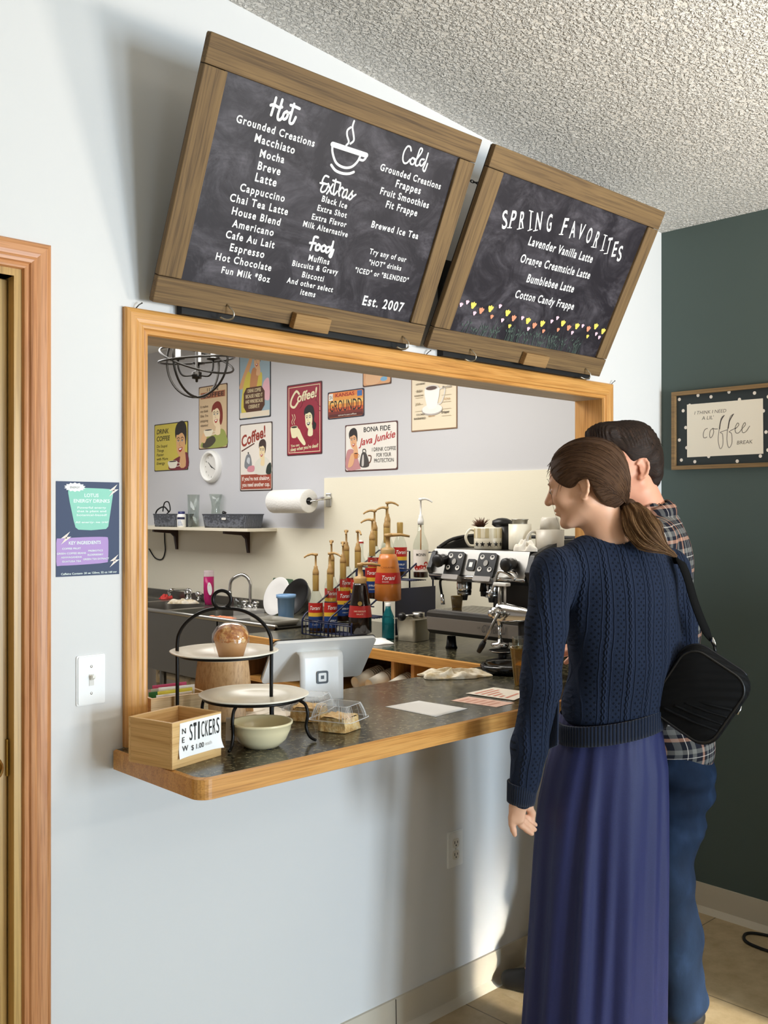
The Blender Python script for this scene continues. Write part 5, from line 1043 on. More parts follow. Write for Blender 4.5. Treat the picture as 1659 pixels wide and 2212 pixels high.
for a in (.9, .9+2.09, .9+4.18):
    d = Vector((math.cos(a), math.sin(a), 0)); b = MB(); b.tube(smooth([cc+d*.02+Vector((0,0,-.075)), cc+d*.07+Vector((0,0,-.08)), cc+d*.092+Vector((0,0,-.05)), cc+d*.095+Vector((0,0,-.012))], 5), .0045, 8); f_ = b.build('arm', bi, ch, world=True)
    b = MB(); b.lathe([(0,-.012),(.03,-.006),(.034,0),(.03,.001),(0,-.004)], 20, 0, Matrix.Translation(cc+d*.095)); b.build('drip_pan', bi, f_, world=True)
    b = MB(); b.lathe([(.012,-.004),(.012,.075),(.0,.076)], 14, 0, Matrix.Translation(cc+d*.095)); b.build('candle_sleeve', col('#efece2', .5), f_, world=True)
    b = MB(); b.lathe([(0,.075),(.008,.078),(.013,.095),(.008,.12),(0,.135)], 14, 0, Matrix.Translation(cc+d*.095)); b.build('bulb', glass, f_, world=True)
# ------------------------------------------------------------------ espresso machine
gun = col('#6b6967', .35, .8); dkp = col('#141313', .4); front_g = col('#8f8a84', .4, .5)
MX = 3.0; yl, yr = .775, .235
em = thing('espresso_machine', 'chrome and black two group espresso machine on the back counter', 'espresso machine', (3.25, (yl+yr)/2, BZ))
for x in (3.10, 3.45):
    for y in (yl-.05, yr+.05): b = MB(); b.lathe([(0,0),(.026,0),(.022,.012),(.018,.05),(0,.05)], 16, 0, Matrix.Translation((x, y, BZ))); b.build('foot', dkp, em, world=True)
def xprism(prof, y0, y1): # profile (x,z) swept along y
    b = MB(); b.prism(prof, y0, y1, 0, Matrix(((1,0,0,0),(0,0,1,0),(0,1,0,0),(0,0,0,1)))); return b
xprism([(3.02, 1.046), (3.52, 1.035), (3.52, 1.062), (MX+.005, 1.062)], yr, yl).build('underside', dkp, em, world=True)
xprism([(MX+.005, 1.062), (3.52, 1.062), (3.52, 1.118), (MX, 1.118)], yr, yl).build('tray_front', front_g, em, world=True, bevel=.002)
xprism([(MX, 1.118), (3.30, 1.118), (3.30, 1.142), (MX+.012, 1.142), (MX, 1.134)], yr, yl).build('tray_rim', col('#4d4b48', .35, .7), em, world=True)
b = MB(); b.box((MX+.02, yr+.01, 1.1425), (3.275, yl-.01, 1.145))
for i in range(14): b.box((MX+.028+.0175*i, yr+.02, 1.145), (MX+.036+.0175*i, yl-.02, 1.1475))
b.build('drip_grille', chrome, em, world=True)
xprism([(3.28, 1.062), (3.52, 1.062), (3.52, 1.36), (3.28, 1.36)], yr+.0, yl-.13).build('rear_body', col('#4a4743', .3, .6), em, world=True)
b = MB(); b.box((3.40, yl-.13, 1.062), (3.52, yl-.03, 1.30)); b.build('side_cladding', col('#e6dfca', .4), em, world=True)
ZT = 1.402
head = [(3.02, 1.285), (3.06, 1.268), (3.30, 1.28), (3.52, 1.30), (3.52, ZT-.012), (3.10, ZT-.012), (3.05, ZT-.016)]
xprism(head, yr+.02, yl).build('head_body', dkp, em, world=True)
chp = [(3.012, 1.300), (3.018, 1.297), (3.056, 1.398), (3.046, ZT)]; xprism(chp, yr+.03, yl-.005).build('chrome_fascia', col('#dedcd6', .3, 1.0), em, world=True)
b = MB(); b.tube([(3.016, yr+.03, 1.292), (3.016, yl-.005, 1.292)], .009, 10); b.build('chrome_lower_rail', chrome, em, world=True)
b = MB(); b.box((3.046, yr+.03, ZT-.006), (3.50, yl-.01, ZT)); b.build('cup_deck', steel, em, world=True)
for y0 in (yl, yr+.02):
    b = MB(); P_ = [(a, c_) for a, c_ in ((3.03, 1.27), (3.50, 1.27), (3.51, 1.43), (3.40, 1.452), (3.22, 1.445), (3.10, 1.415), (3.035, 1.39), (3.0, 1.32))]; b.prism(P_, y0-.022, y0, 0, Matrix(((1,0,0,0),(0,0,1,0),(0,1,0,0),(0,0,0,1)))); b.build('end_cover', dkp, em, world=True, bevel=.006)
b = MB(); b.tube(smooth([(3.06, yl-.01, ZT+.002), (3.16, yl-.004, ZT+.038), (3.32, yl-.004, ZT+.052), (3.47, yl-.01, ZT+.045), (3.49, (yl+yr)/2, ZT+.045), (3.47, yr+.03, ZT+.045)], 5), .008, 8); b.build('cup_rail', dkp, em, world=True)
fn = Vector((-.936, 0, .352)).normalized(); fv = Vector((.352, 0, .936))
def fasc(px, py): return at(px, py, 'x', 3.028)
for pxa, pxb, nm in ((967, 1003, 'keypad'), (1034, 1073, 'keypad')):
    ya, yb_ = fasc(pxa, 1200).y, fasc(pxb, 1205).y; w_ = ya-yb_; M = frame((3.010, ya, 1.290), (0, -1, 0), fv)
    b = MB(); b.prism(rrect(0, 0, w_, .105, .012), -.002, .014, 0, M, True); kp = b.build(nm, col('#191818', .3), em, world=True, bevel=.002)
    b = MB(); b.prism(rrect(.002, -.016, w_-.002, .004, .004), -.01, .022, 0, M, True); b.build('keypad_foot', col('#a09b96', .4, .3), kp, world=True)
    A = Art(M, .0145, .0003)
    for u_, v_ in ((.22, .82), (.78, .82), (.22, .33), (.78, .33)): A.ell(w_*u_, .105*v_, w_*.12, .010, col('#dedbd5', .5)); A.ell(w_*u_, .105*v_+.003, w_*.07, .005, dkp)
    A.ell(w_*.5, .105*.58, w_*.12, .013, col('#9b9893', .5)); A.build('buttons', kp)
ya, yb_ = fasc(1011, 1200).y, fasc(1028, 1205).y; M = frame((3.020, ya, 1.318), (0, -1, 0), fv); b = MB(); b.prism(rrect(0, 0, ya-yb_, .048, .006), -.002, .008, 0, M, True); csw = b.build('centre_switch', dkp, em, world=True); A = Art(M, .0084, .0002); A.rect((ya-yb_)*.3, .014, (ya-yb_)*.7, .034, white); A.build('switch_mark', csw)
for px, py in ((951, 1205), (1098, 1214)):
    p = at(px, py, 'x', 3.005); b = MB(); b.lathe([(0,-.004),(.020,-.002),(.023,.014),(.022,.030),(.027,.036),(.028,.050),(.022,.058),(0,.060)], 14, 0, Matrix.Translation(p+Vector((.02, -.01, -.004))) @ Matrix.Rotation(-PI/2-.15, 4, 'Y') @ Matrix.Rotation(.0, 4, 'X')); b.build('steam_knob', dkp, em, world=True)
for px in (1003, 1062):
    p = at(px, 1240, 'x', 3.12); b = MB(); b.lathe([(0,0),(.030,0),(.032,.01),(.032,.045),(.026,.05),(0,.05)], 24, 0, Matrix.Translation((3.12, p.y, 1.225))); g_ = b.build('group_head', chrome, em, world=True)
    b = MB(); b.lathe([(0,-.04),(.012,-.04),(.016,-.02),(.029,-.018),(.031,.0),(0,.0)], 20, 0, Matrix.Translation((3.12, p.y, 1.225))); b.build('filter_basket', steel, g_, world=True)
p = at(1044, 1252, 'x', 3.05); b = MB(); b.tube([(3.05, p.y, 1.29), (3.05, p.y, 1.235)], [.008, .016], 12); b.tube([(3.05, p.y, 1.25), (3.05, p.y, 1.215)], [.013, .011], 12); b.build('water_spout', blackmetal, em, world=True)
return_wand = []
def wand(pp, r, m): b = MB(); b.tube(smooth(pp, 5), r, 9); return_wand.append(b.build('steam_wand', m, em, world=True))
xw = 3.03
W_ = [at(*q, 'x', xw) for q in ((966, 1230), (965, 1246), (953, 1252), (951, 1262), (955, 1288))]; wand(W_, .0055, blackmetal)
b = MB(); b.tube([at(955, 1284, 'x', xw), at(957, 1306, 'x', xw)], [.0075, .009], 10); b.build('wand_tip', chrome, return_wand[-1], world=True)
W_ = [at(*q, 'x', 2.99) for q in ((1112, 1252), (1098, 1240), (1082, 1234), (1074, 1240), (1068, 1260), (1062, 1278))]; wand(W_, .0062, chrome)
b = MB(); b.tube([at(1062, 1274, 'x', 2.99), at(1057, 1290, 'x', 2.99)], [.009, .011], 10); b.build('wand_tip', chrome, return_wand[-1], world=True)
W_ = [at(*q, 'x', 3.02) for q in ((1090, 1233), (1112, 1236), (1118, 1246), (1108, 1256))]; wand(W_, .005, chrome)
P0 = at(1032, 1352, 'x', MX-.0); A = Art(frame((MX-.0006, P0.y, 1.072), (0, -1, 0), (0, 0, 1)), .0012); A.text('LA', (.0, .018), col('#4c4844', .5), h=.008, bold=.02); A.text('CIMBALI', (.022, .004), col('#4c4844', .5), w=.125, h=.032, shear=.3); A.build('maker_lettering', em)

# things on the machine
def mug(name, p, r, h_, m, lab, handle=None, hm=None):
    t = thing(name, lab, 'mug', p); b = MB(); b.lathe([(0,0),(r*.94,0),(r,.004),(r,h_),(r*.93,h_),(r*.9,.008),(0,.008)], 30); b.build('mug_body', m, t)
    if handle is not None:
        d = Vector((math.cos(handle), math.sin(handle), 0)); b = MB(); b.tube(smooth([d*(r-.003)+Vector((0,0,h_*.86)), d*(r+.018)+Vector((0,0,h_*.88)), d*(r+.034)+Vector((0,0,h_*.55)), d*(r+.020)+Vector((0,0,h_*.2)), d*(r-.003)+Vector((0,0,h_*.16))], 5), .0058, 8); b.build('handle', hm or m, t)
    return t
px2 = lambda px, x: at(px, 1185, 'x', x).y
LEFT = math.atan2(.6914, -.7225)
mc_ = col('#eae3cf', .3); t = mug('star_mug', (3.13, px2(1054, 3.13), ZT), .058, .092, mc_, 'cream and tan checked mug with black stars on the machine', LEFT)
b = MB()
for i in range(10): band(b, .0585, .048, .088, VA-1.5+i*.30, VA-1.5+i*.30+.27, i % 2)
b.build('check_band', [col('#c9b98f', .4), col('#e9dfc4', .4)], t)
b = MB()
for i in range(5):
    a0 = VA-1.0+i*.5; s5 = []
    for k_ in range(10): rr_ = .0125 if k_ % 2 == 0 else .005; s5.append((rr_*math.sin(k_*PI/5), rr_*math.cos(k_*PI/5)))
    b.add([(.0587*math.cos(a0+u_/.058), .0587*math.sin(a0+u_/.058), .023+v_) for u_, v_ in s5], [tuple(range(10))], 0, False)
b.build('stars', black, t)
mug('black_mug', (3.20, px2(1092, 3.20), ZT), .042, .094, col('#161514', .35), 'plain black mug between the star mug and the tall white mug')
t = mug('tall_mug', (3.16, px2(1123, 3.16), ZT), .046, .106, mc_, 'tall cream mug with a steel strainer on top'); b = MB(); b.lathe([(.030,.107),(.032,.122),(.036,.124),(.036,.126),(.031,.126),(.028,.108)], 24); b.build('steel_strainer', steel, t)
t = mug('grey_mug', (3.20, px2(1188, 3.20), ZT), .057, .085, col('#cfc7b8', .35), 'grey beige mug with a side handle, rightmost on the machine', LEFT); 
b = MB(); b.lathe([(.0, .135), (.030, .135), (.036, .128), (.040, .086), (.037, .086), (.033, .12), (0, .127)], 28); tag(b.build('white_cup', col('#ded8ca', .3), loc=(3.20, px2(1188, 3.20), ZT+.0)), 'upside down white cup stacked on the grey mug', 'cup')
cloth('bar_towel', Vector((3.075, px2(1136, 3.075), ZT)), .03, .05, .045, col('#f0eadd', .9), 'crumpled white bar towel on the machine by the tall mug', 21)
b = MB(); R2 = random.Random(8); p = Vector((3.27, px2(1040, 3.27), ZT))
for i in range(70):
    d = Vector((R2.uniform(-1, .6), R2.uniform(-.6, 1), R2.uniform(.1, 1))).normalized(); b.tube([p+Vector((0,0,.08)), p+Vector((0,0,.09))+d*.02, p+Vector((0,0,.09))+d*R2.uniform(.03, .05)], [.003, .002, .0006], 5)
b.cyl(p, p+Vector((0,0,.09)), .009); tag(b.build('cleaning_brush', col('#5b3722', .8), loc=p, world=True), 'brown bristled cleaning brush behind the star mug', 'brush')
p = Vector((3.30, px2(1085, 3.30), ZT)); b = MB(); b.lathe([(0,0),(.03,0),(.032,.09),(.045,.10),(.043,.118),(.02,.128),(0,.13)], 24); tag(b.build('black_tamper', dkp, loc=p), 'black domed tamper behind the black mug', 'tamper')
p = at(987, 1309, 'x', 3.09); b = MB(); b.lathe([(0,.0),(.020,0),(.026,.055),(.0245,.055),(.019,.006),(0,.006)], 24); tag(b.build('shot_glass', clearfilm('smoky_glass', .15, '#cbb98a', '#b5a377'), loc=(3.09, p.y, 1.1477)), 'smoky shot glass on the drip tray of the machine', 'glass')
# lever press in front of the machine
lx = 2.91; L_ = lambda px, py: at(px, py, 'x', lx)
q0 = L_(1088, 1403); lp_ = thing('lever_press', 'chrome lever juice press with a black grip on the back counter', 'press', (lx, q0.y, BZ))
def tb_(nm, pts, r, m, n=14, flat=1): b = MB(); b.tube(pts, r, n, flat=flat); return b.build(nm, m, lp_, world=True)
col_y = L_(1118, 1380).y; rod = L_(1080, 1350).y
b = MB(); b.prism(rrect(-.075, -.09, .075, .06, .03), 0, .014, 0, Matrix.Translation((lx+.02, rod-.02, BZ))); b.build('base', dkp, lp_, world=True, bevel=.003)
zt2 = L_(1080, 1262).z; zb2 = L_(1080, 1393).z; zh = L_(1080, 1322).z
tb_('column', [(lx+.035, col_y, BZ+.01), (lx+.035, col_y, zh)], .020, dkp)
tb_('plunger_rod', [(lx, rod, zt2), (lx, rod, zh)], .0085, steel); tb_('plunger_rod', [(lx, rod, zh), (lx, rod, zh-.055)], .011, chrome); tb_('plunger_rod', [(lx, rod, zh-.05), (lx, rod, zb2+.004)], [.008, .006], chrome)
tb_('guide_rod', [(lx+.01, L_(1087, 1262).y, zt2), (lx+.01, L_(1087, 1262).y, zh+.02)], .005, white)
b = MB(); b.box((lx-.012, L_(1097, 1262).y, zt2-.007), (lx+.018, L_(1069, 1262).y, zt2+.006)); b.build('crossbar', white, lp_, world=True, bevel=.003)
ya, yb_ = L_(1075, 1320).y, L_(1141, 1330).y; n_ = 14
b = MB(); b.grid(lambda s_, q_: (lx+.012+.030*math.cos(2*PI*s_)*(1-.5*q_**2), ya+(yb_-ya)*q_, zh-.004+(.046-.022*q_**1.5)*math.sin(2*PI*s_)*.9), 28, n_, wrap=True); b.add([(lx+.012+.030*math.cos(2*PI*i/28), ya, zh-.004+.0414*math.sin(2*PI*i/28)) for i in range(28)], [tuple(range(28))]); b.build('gear_housing', chrome, lp_, world=True)
b = MB(); b.cyl((lx-.02, L_(1085, 1322).y, zh), (lx-.052, L_(1083, 1322).y, zh), .024, .021); b.cyl((lx-.052, L_(1083, 1322).y, zh), (lx-.066, L_(1083, 1322).y, zh), .014, .013, 6); b.build('hub', chrome, lp_, world=True)
h0 = at(1076, 1326, 'x', lx-.055); h1 = at(1046, 1386, 'x', lx-.055); h2 = at(1034, 1408, 'x', lx-.055)
tb_('lever', [h0, h1], .0058, steel); tb_('lever_grip', [h1, h1*.6+h2*.4, h2], [.009, .0115, .009], rubber)
b = MB(); b.lathe([(0,0),(.030,0),(.034,.004),(.034,.013),(.012,.016),(.009,.028),(0,.028)], 28, 0, Matrix.Translation((lx, rod, zb2-.006))); b.build('press_plate', chrome, lp_, world=True)
b = MB(); b.lathe([(0,0),(.03,.0),(.05,.008),(.052,.011),(.03,.006),(0,.006)], 32, 0, Matrix.Translation((lx, rod-.012, zb2-.030))); b.build('cup_plate', chrome, lp_, world=True)
tb_('plate_post', [(lx, rod-.012, BZ+.012), (lx, rod-.012, zb2-.026)], .016, dkp)
# steel pan, portafilter
pn = Vector((3.16, 1.01, BZ)); hP = .098
t = thing('steel_pan', 'small cream coloured steel pan at the left foot of the machine', 'pan', pn, .1); b = MB(); b.grid(lambda s_, q_: ((.055+.006*q_)*sup(s_)[0], (.052+.006*q_)*sup(s_)[1], .001+hP*q_), 40, 6, wrap=True); b.add([(.055*sup(i/40)[0], .052*sup(i/40)[1], .001) for i in range(40)], [tuple(range(40))]); b.grid(lambda s_, q_: ((.061+.012*q_)*sup(s_)[0], (.058+.012*q_)*sup(s_)[1], hP+.002), 40, 2, wrap=True); b.build('pan_shell', col('#c8c1ad', .3, .6), t)
p = at(907, 1332, 'x', 3.08); t = thing('portafilter', 'portafilter with a round black knob resting on the steel pan', 'portafilter', (pn.x, pn.y, BZ+hP+.004))
b = MB(); b.lathe([(0,0),(.024,0),(.028,.006),(.028,.026),(.025,.026),(.022,.008),(0,.008)], 24, 0, Matrix.Translation((-.005, -.035, .0))); b.build('filter_cup', steel, t)
b = MB(); b.tube([(-.03, -.03, .014), (-.075, -.02, .012)], .007, 10); b.build('neck', steel, t); b = MB(); b.ell((-.092, -.018, .012), (.020, .019, .019)); b.build('knob', dkp, t)
cloth('white_towel', Vector((2.97, 1.10, BZ)), .10, .11, .018, col('#f3f1ec', .9), 'folded white towel on the back counter behind the tablet', 31)

# ------------------------------------------------------------------ syrup rack and bottles
y0 = at(759, 1348, 'x', 2.93).y; e = at(926, 1193, 'y', y0); s0 = Vector((2.93, y0, at(759, 1348, 'x', 2.93).z))
y1 = at(709, 1343, 'x', 2.93).y; y2 = at(653, 1341, 'x', 2.93).y
run = e.x-s0.x; rise = e.z-s0.z

rk = thing('syrup_rack', 'dark blue stepped wire rack of syrup bottles by the machine', 'rack', (2.93, y0, BZ))
for i, y in enumerate((y0, y1, y2)):
    b = MB(); b.tube(smooth([(2.93, y, BZ+.003), (2.93, y, s0.z-.02), (2.935, y, s0.z), (2.95, y, s0.z+.018)], 4)+[Vector((s0.x+run, y, s0.z+rise)), Vector((s0.x+run+.03, y, s0.z+rise)), Vector((s0.x+run+.03, y, BZ+.003))], .0042, 8); b.build('side_rail', navywire, rk, world=True)
TI = [(2.95, 1.0), (3.07, 1.075), (3.19, 1.15), (3.31, 1.235)]
for i, (x, z) in enumerate(TI):
    b = MB()
    for q_ in range(7): xx = x+.004+.016*q_; b.tube([(xx, y0, z-.004), (xx, y2+.005, z-.004)], .0022, 6)
    b.tube([(x-.002, y0, z+.05), (x-.002, y2, z+.05)], .003, 6)
    b.build('tier_shelf', navywire, rk, world=True)
b = MB()
for q_ in range(14): yy = y0+(y2-y0)*q_/13; b.tube([(2.93, yy, BZ+.003), (2.93, yy, 1.045)], .0022, 6)
b.tube([(2.93, y0, 1.045), (2.93, y2, 1.045)], .003, 6); b.tube([(2.93, y0, BZ+.004), (2.93, y2, BZ+.004)], .003, 6); b.build('front_basket', navywire, rk, world=True)
b = MB(); b.box((3.20, y0-.006, BZ+.003), (3.47, y0-.003, 1.20)); b.build('side_panel', col('#131a38', .4), rk, world=True)
def amberl(h, nm): return col(h, .15)
tred, tyel, tblu = col('#b8251f', .4), col('#e8b93a', .4), col('#1e3f7d', .4)
def neck_pump(t, z, m, nozzle=True, h=.11, rot=0.0):
    b = MB(); b.lathe([(0,z-.002),(.0145,z-.002),(.0155,z+.016),(.0140,z+.024),(.0095,z+.036),(.0095,z+.044),(.0052,z+.048),(.0042,z+h-.012),(.010,z+h-.010),(.011,z+h),(0,z+h+.002)], 16); b.build('pump', m, t)
    if nozzle:
        d = Vector((math.cos(rot), math.sin(rot), 0)); b = MB(); b.tube(smooth([d*.004+Vector((0,0,z+h-.004)), d*.022+Vector((0,0,z+h-.003)), d*.042+Vector((0,0,z+h-.010)), d*.055+Vector((0,0,z+h-.019))], 4), [.006]*4+[.0052]*4+[.0042]*5, 8); b.build('pump_spout', m, t)
def syrup(p, lab, liquid='#8d5a26', rot=0.0, pump=True, gold_cap=False, rb=.034, nrot=LEFT, group='flavoured syrup bottles on the rack'):
    t = thing('syrup_bottle', lab, 'bottle', p, 0, group); H0 = .150
    b = MB(); b.lathe([(0,.002),(rb-.003,.0),(rb,.004),(rb,H0),(rb-.004,H0+.018),(.016,H0+.052),(.0135,H0+.06),(.0135,H0+.085),(0,H0+.085)], 26); b.build('glass_bottle', glass, t)
    b = MB(); b.lathe([(0,.003),(rb-.0025,.003),(rb-.0025,H0*.82),(0,H0*.82)], 24); b.build('syrup', col(liquid, .2), t)
    b = MB(); r_ = rb+.0008; a0 = VA+rot
    band(b, r_, .100, .146, a0-1.35, a0+1.35, 0); band(b, r_, .082, .100, a0-1.35, a0+1.35, 1); band(b, r_, .028, .082, a0-1.35, a0+1.35, 2)
    wrap(b, 'Torani', r_, .114, .052, .018, a0, 3, .01, .35); wrap(b, 'SYRUP', r_, .058, .034, .008, a0, 3, .02, 0); wrap(b, 'classic', r_, .042, .03, .006, a0, 3, .0, .2)
    b.build('label', [tred, tyel, tblu, white], t)
    b = MB(); b.lathe([(.0148,H0+.05),(.0152,H0+.125),(.0135,H0+.128),(0,H0+.128)] if not gold_cap else [(.0148,H0+.05),(.0155,H0+.115),(.0135,H0+.118),(0,H0+.118)], 18); b.build('gold_neck_wrap', gold, t)
    if pump: neck_pump(t, H0+.122, goldpump, True, .105, nrot)
    return t
def spot(px, py, x): return at(px, py, 'x', x)
SY = [(682, 1368, 2.985, 'first', '#a9742f', 0, LEFT), (713, 1368, 2.995, 'second', '#8a4a1e', .5, LEFT+PI*.9), (741, 1342, 3.085, 'third', '#5b2f18', .4, VA), (716, 1335, 3.12, 'fourth', '#9c6a2c', .2, VA), (773, 1318, 3.13, 'fifth', '#7a451f', 0, VA+.3),
      (748, 1312, 3.19, 'sixth', '#a06a2f', .2, VA), (804, 1292, 3.20, 'seventh', '#8f5526', 0, LEFT), (809, 1268, 3.30, 'eighth', '#6f3e1c', .1, LEFT), (835, 1262, 3.33, 'ninth', '#94602c', 0, LEFT), (837, 1248, 3.40, 'tenth', '#b98a48', 0, LEFT+PI)]
names = ['front left on the lowest step', 'beside it on the lowest step, spout turned right', 'on the second step with its label half turned', 'at the left end of the second step', 'left of the caramel sauce, spout facing front',
         'tall, left end of third step', 'directly behind the dark sauce bottle', 'with a tall pump left of the caramel sauce', 'tallest pump, behind the caramel sauce', 'at the back with the spout turned right']
for (px, py, x, o_, lq, rt, nr), nm in zip(SY, names):
    p = spot(px, py, x); syrup(p, 'red labelled syrup bottle with gold pump, '+nm, lq, rt, True, False, .034, nr)
p = spot(864, 1246, 3.40); syrup(p, 'red labelled syrup bottle with a plain gold cap at the back of the rack', '#8c6a3a', .2, False, True)
p = spot(780, 1282, 3.30); t = thing('thin_bottle', 'slender clear bottle with a white and red cap among the syrups', 'bottle', p); b = MB(); b.lathe([(0,0),(.028,0),(.028,.15),(.012,.19),(.011,.255),(0,.255)], 20); b.build('glass_bottle', glass, t); b = MB(); b.lathe([(.0125,.245),(.0125,.265),(0,.266)], 16); b.build('cap', col('#eee8df', .4), t); b = MB(); band(b, .0128, .25, .258, 0, 2*PI, 0); b.build('cap_band', tred, t); b = MB(); band(b, .0285, .04, .12, VA-1.3, VA+1.3, 0); band(b, .0288, .05, .11, VA-.6, VA+.4, 1); b.build('label', [col('#23305f', .4), tyel], t)
# white pump syrup
p = spot(909, 1248, 3.38); t = thing('syrup_bottle', 'tall clear syrup bottle with a white pump and a fruit label', 'bottle', p); H0 = .155
b = MB(); b.lathe([(0,.0),(.036,.0),(.037,.004),(.037,H0),(.032,H0+.02),(.016,H0+.06),(.015,H0+.10),(0,H0+.10)], 26); b.build('glass_bottle', glass, t)
b = MB(); b.lathe([(0,.003),(.034,.003),(.034,.045),(0,.045)], 22); b.build('syrup', col('#3d1d12', .2), t); b = MB(); r_ = .0378
band(b, r_, .03, .135, VA-1.3, VA+1.3, 0)
R3 = random.Random(4)
for i in range(7):
    a_, z_ = VA+R3.uniform(-.9, .8), R3.uniform(.045, .075); b.add([((r_+.0006)*math.cos(a_+.011*math.cos(q)/.037), (r_+.0006)*math.sin(a_+.011*math.cos(q)/.037), z_+.010*math.sin(q)) for q in [2*PI*k/12 for k in range(12)]], [tuple(range(12))], 1)
wrap(b, 'MONIN', r_, .105, .048, .013, VA, 2, .01, 0); b.build('label', [col('#efe6dc', .5), tred, black], t)
neck_pump(t, H0+.10, whiteplastic, True, .125, LEFT+PI); b = MB(); b.cyl((0,0,.06), (0,0,H0+.1), .003, n=8); b.build('dip_tube', col('#b77d3a', .4), t)
# caramel sauce jar
p = spot(838, 1297, 3.14); t = thing('sauce_jar', 'big orange caramel sauce jar with a red label on the rack', 'jar', p); r_ = .061; H0 = .20
b = MB(); b.lathe([(0,.002),(r_-.006,.0),(r_,.006),(r_,.075),(r_*.96,.11),(r_*.74,.185),(r_*.62,.212),(.030,.214),(.030,.222),(0,.222)], 36); b.build('jar_body', col('#c87735', .25), t)
b = MB(); b.lathe([(.0315,.213),(.033,.232),(.028,.240),(.012,.245),(.010,.29),(.018,.293),(.018,.306),(0,.308)], 20); b.build('pump', goldpump, t)
b = MB(); d = -1*Vector((math.cos(LEFT), math.sin(LEFT), 0)); b.tube([Vector((0,0,.300)), d*.06+Vector((0,0,.302)), d*.10+Vector((0,0,.294))], [.009, .007, .005], 8); b.build('pump_spout', goldpump, t)
b = MB(); rl = r_*.965+.0012; b.grid(lambda s_, q_: ((r_+.0010-(.004*q_))*math.cos(VA-1.3+2.6*s_), (r_+.0010-(.004*q_))*math.sin(VA-1.3+2.6*s_), .080+.050*q_) , 30, 2, 0)
wrap(b, 'Torani', r_+.0008, .098, .062, .020, VA+.05, 1, .01, .35); wrap(b, 'SAUCE', r_+.0010, .087, .03, .005, VA-.2, 1, .01, 0); wrap(b, 'CARAMEL', r_*.90+.001, .150, .062, .008, VA, 2, .0, 0, eps=.004); b.build('label', [tred, white, col('#6b3413', .5)], t)
# dark sauce bottle
p = spot(778, 1368, 2.985); t = thing('sauce_jar', 'big dark chocolate sauce jar with a red label at the front of the rack', 'jar', p); r_ = .052
b = MB(); b.lathe([(0,.002),(r_-.006,0),(r_,.006),(r_,.08),(r_*.9,.13),(r_*.62,.215),(r_*.52,.228),(0,.228)], 34); b.build('jar_body', col('#1a0f0b', .12), t)
b = MB(); b.lathe([(.028,.226),(.030,.246),(.025,.254),(.011,.258),(.010,.300),(.014,.303),(.014,.316),(0,.317)], 20); b.build('pump', goldpump, t)
b = MB(); b.tube([Vector((0,0,.311)), d*.05+Vector((0,0,.313)), d*.092+Vector((0,0,.305))], [.008, .007, .005], 8); b.build('pump_spout', goldpump, t)
b = MB(); b.grid(lambda s_, q_: ((r_+.0012-.006*q_)*math.cos(VA-1.5+3*s_), (r_+.0012-.006*q_)*math.sin(VA-1.5+3*s_), .075+.052*q_), 30, 2, 0); wrap(b, 'DARK CHOCOLATE', r_+.0008, .100, .055, .007, VA, 1, .01, 0); wrap(b, 'SAUCE', r_+.0012, .088, .03, .006, VA, 1, .01, 0)
b.add([((r_-.002)*math.cos(VA+.010*math.cos(q)/.05), (r_-.002)*math.sin(VA+.010*math.cos(q)/.05), .138+.010*math.sin(q)) for q in [2*PI*k/14 for k in range(14)]], [tuple(range(14))], 2); b.build('label', [col('#a3231f', .4), col('#e6c9b0', .5), gold], t)
# teal bottle under the rack, small green and white bottle
p = spot(831, 1364, 3.06); p.z = BZ; t = thing('spray_bottle', 'clear bottle of teal cleaner beside the rack', 'bottle', (3.10, y0-.06, BZ)); b = MB(); b.lathe([(0,0),(.028,0),(.028,.10),(.014,.135),(.012,.15),(0,.15)], 20); b.build('bottle_body', clearfilm('teal_cleaner', .35, '#2d8a94', '#58b3bb'), t); b = MB(); b.lathe([(.013,.15),(.013,.165),(0,.166)], 14); b.build('cap', white, t)
b = MB(); b.lathe([(0,0),(.034,0),(.042,.075),(.044,.078),(.04,.078),(.033,.004),(0,.004)], 22); tag(b.build('white_cup', white, loc=(3.30, y0-.075, BZ)), 'small white cup on the back counter right of the teal bottle', 'cup')
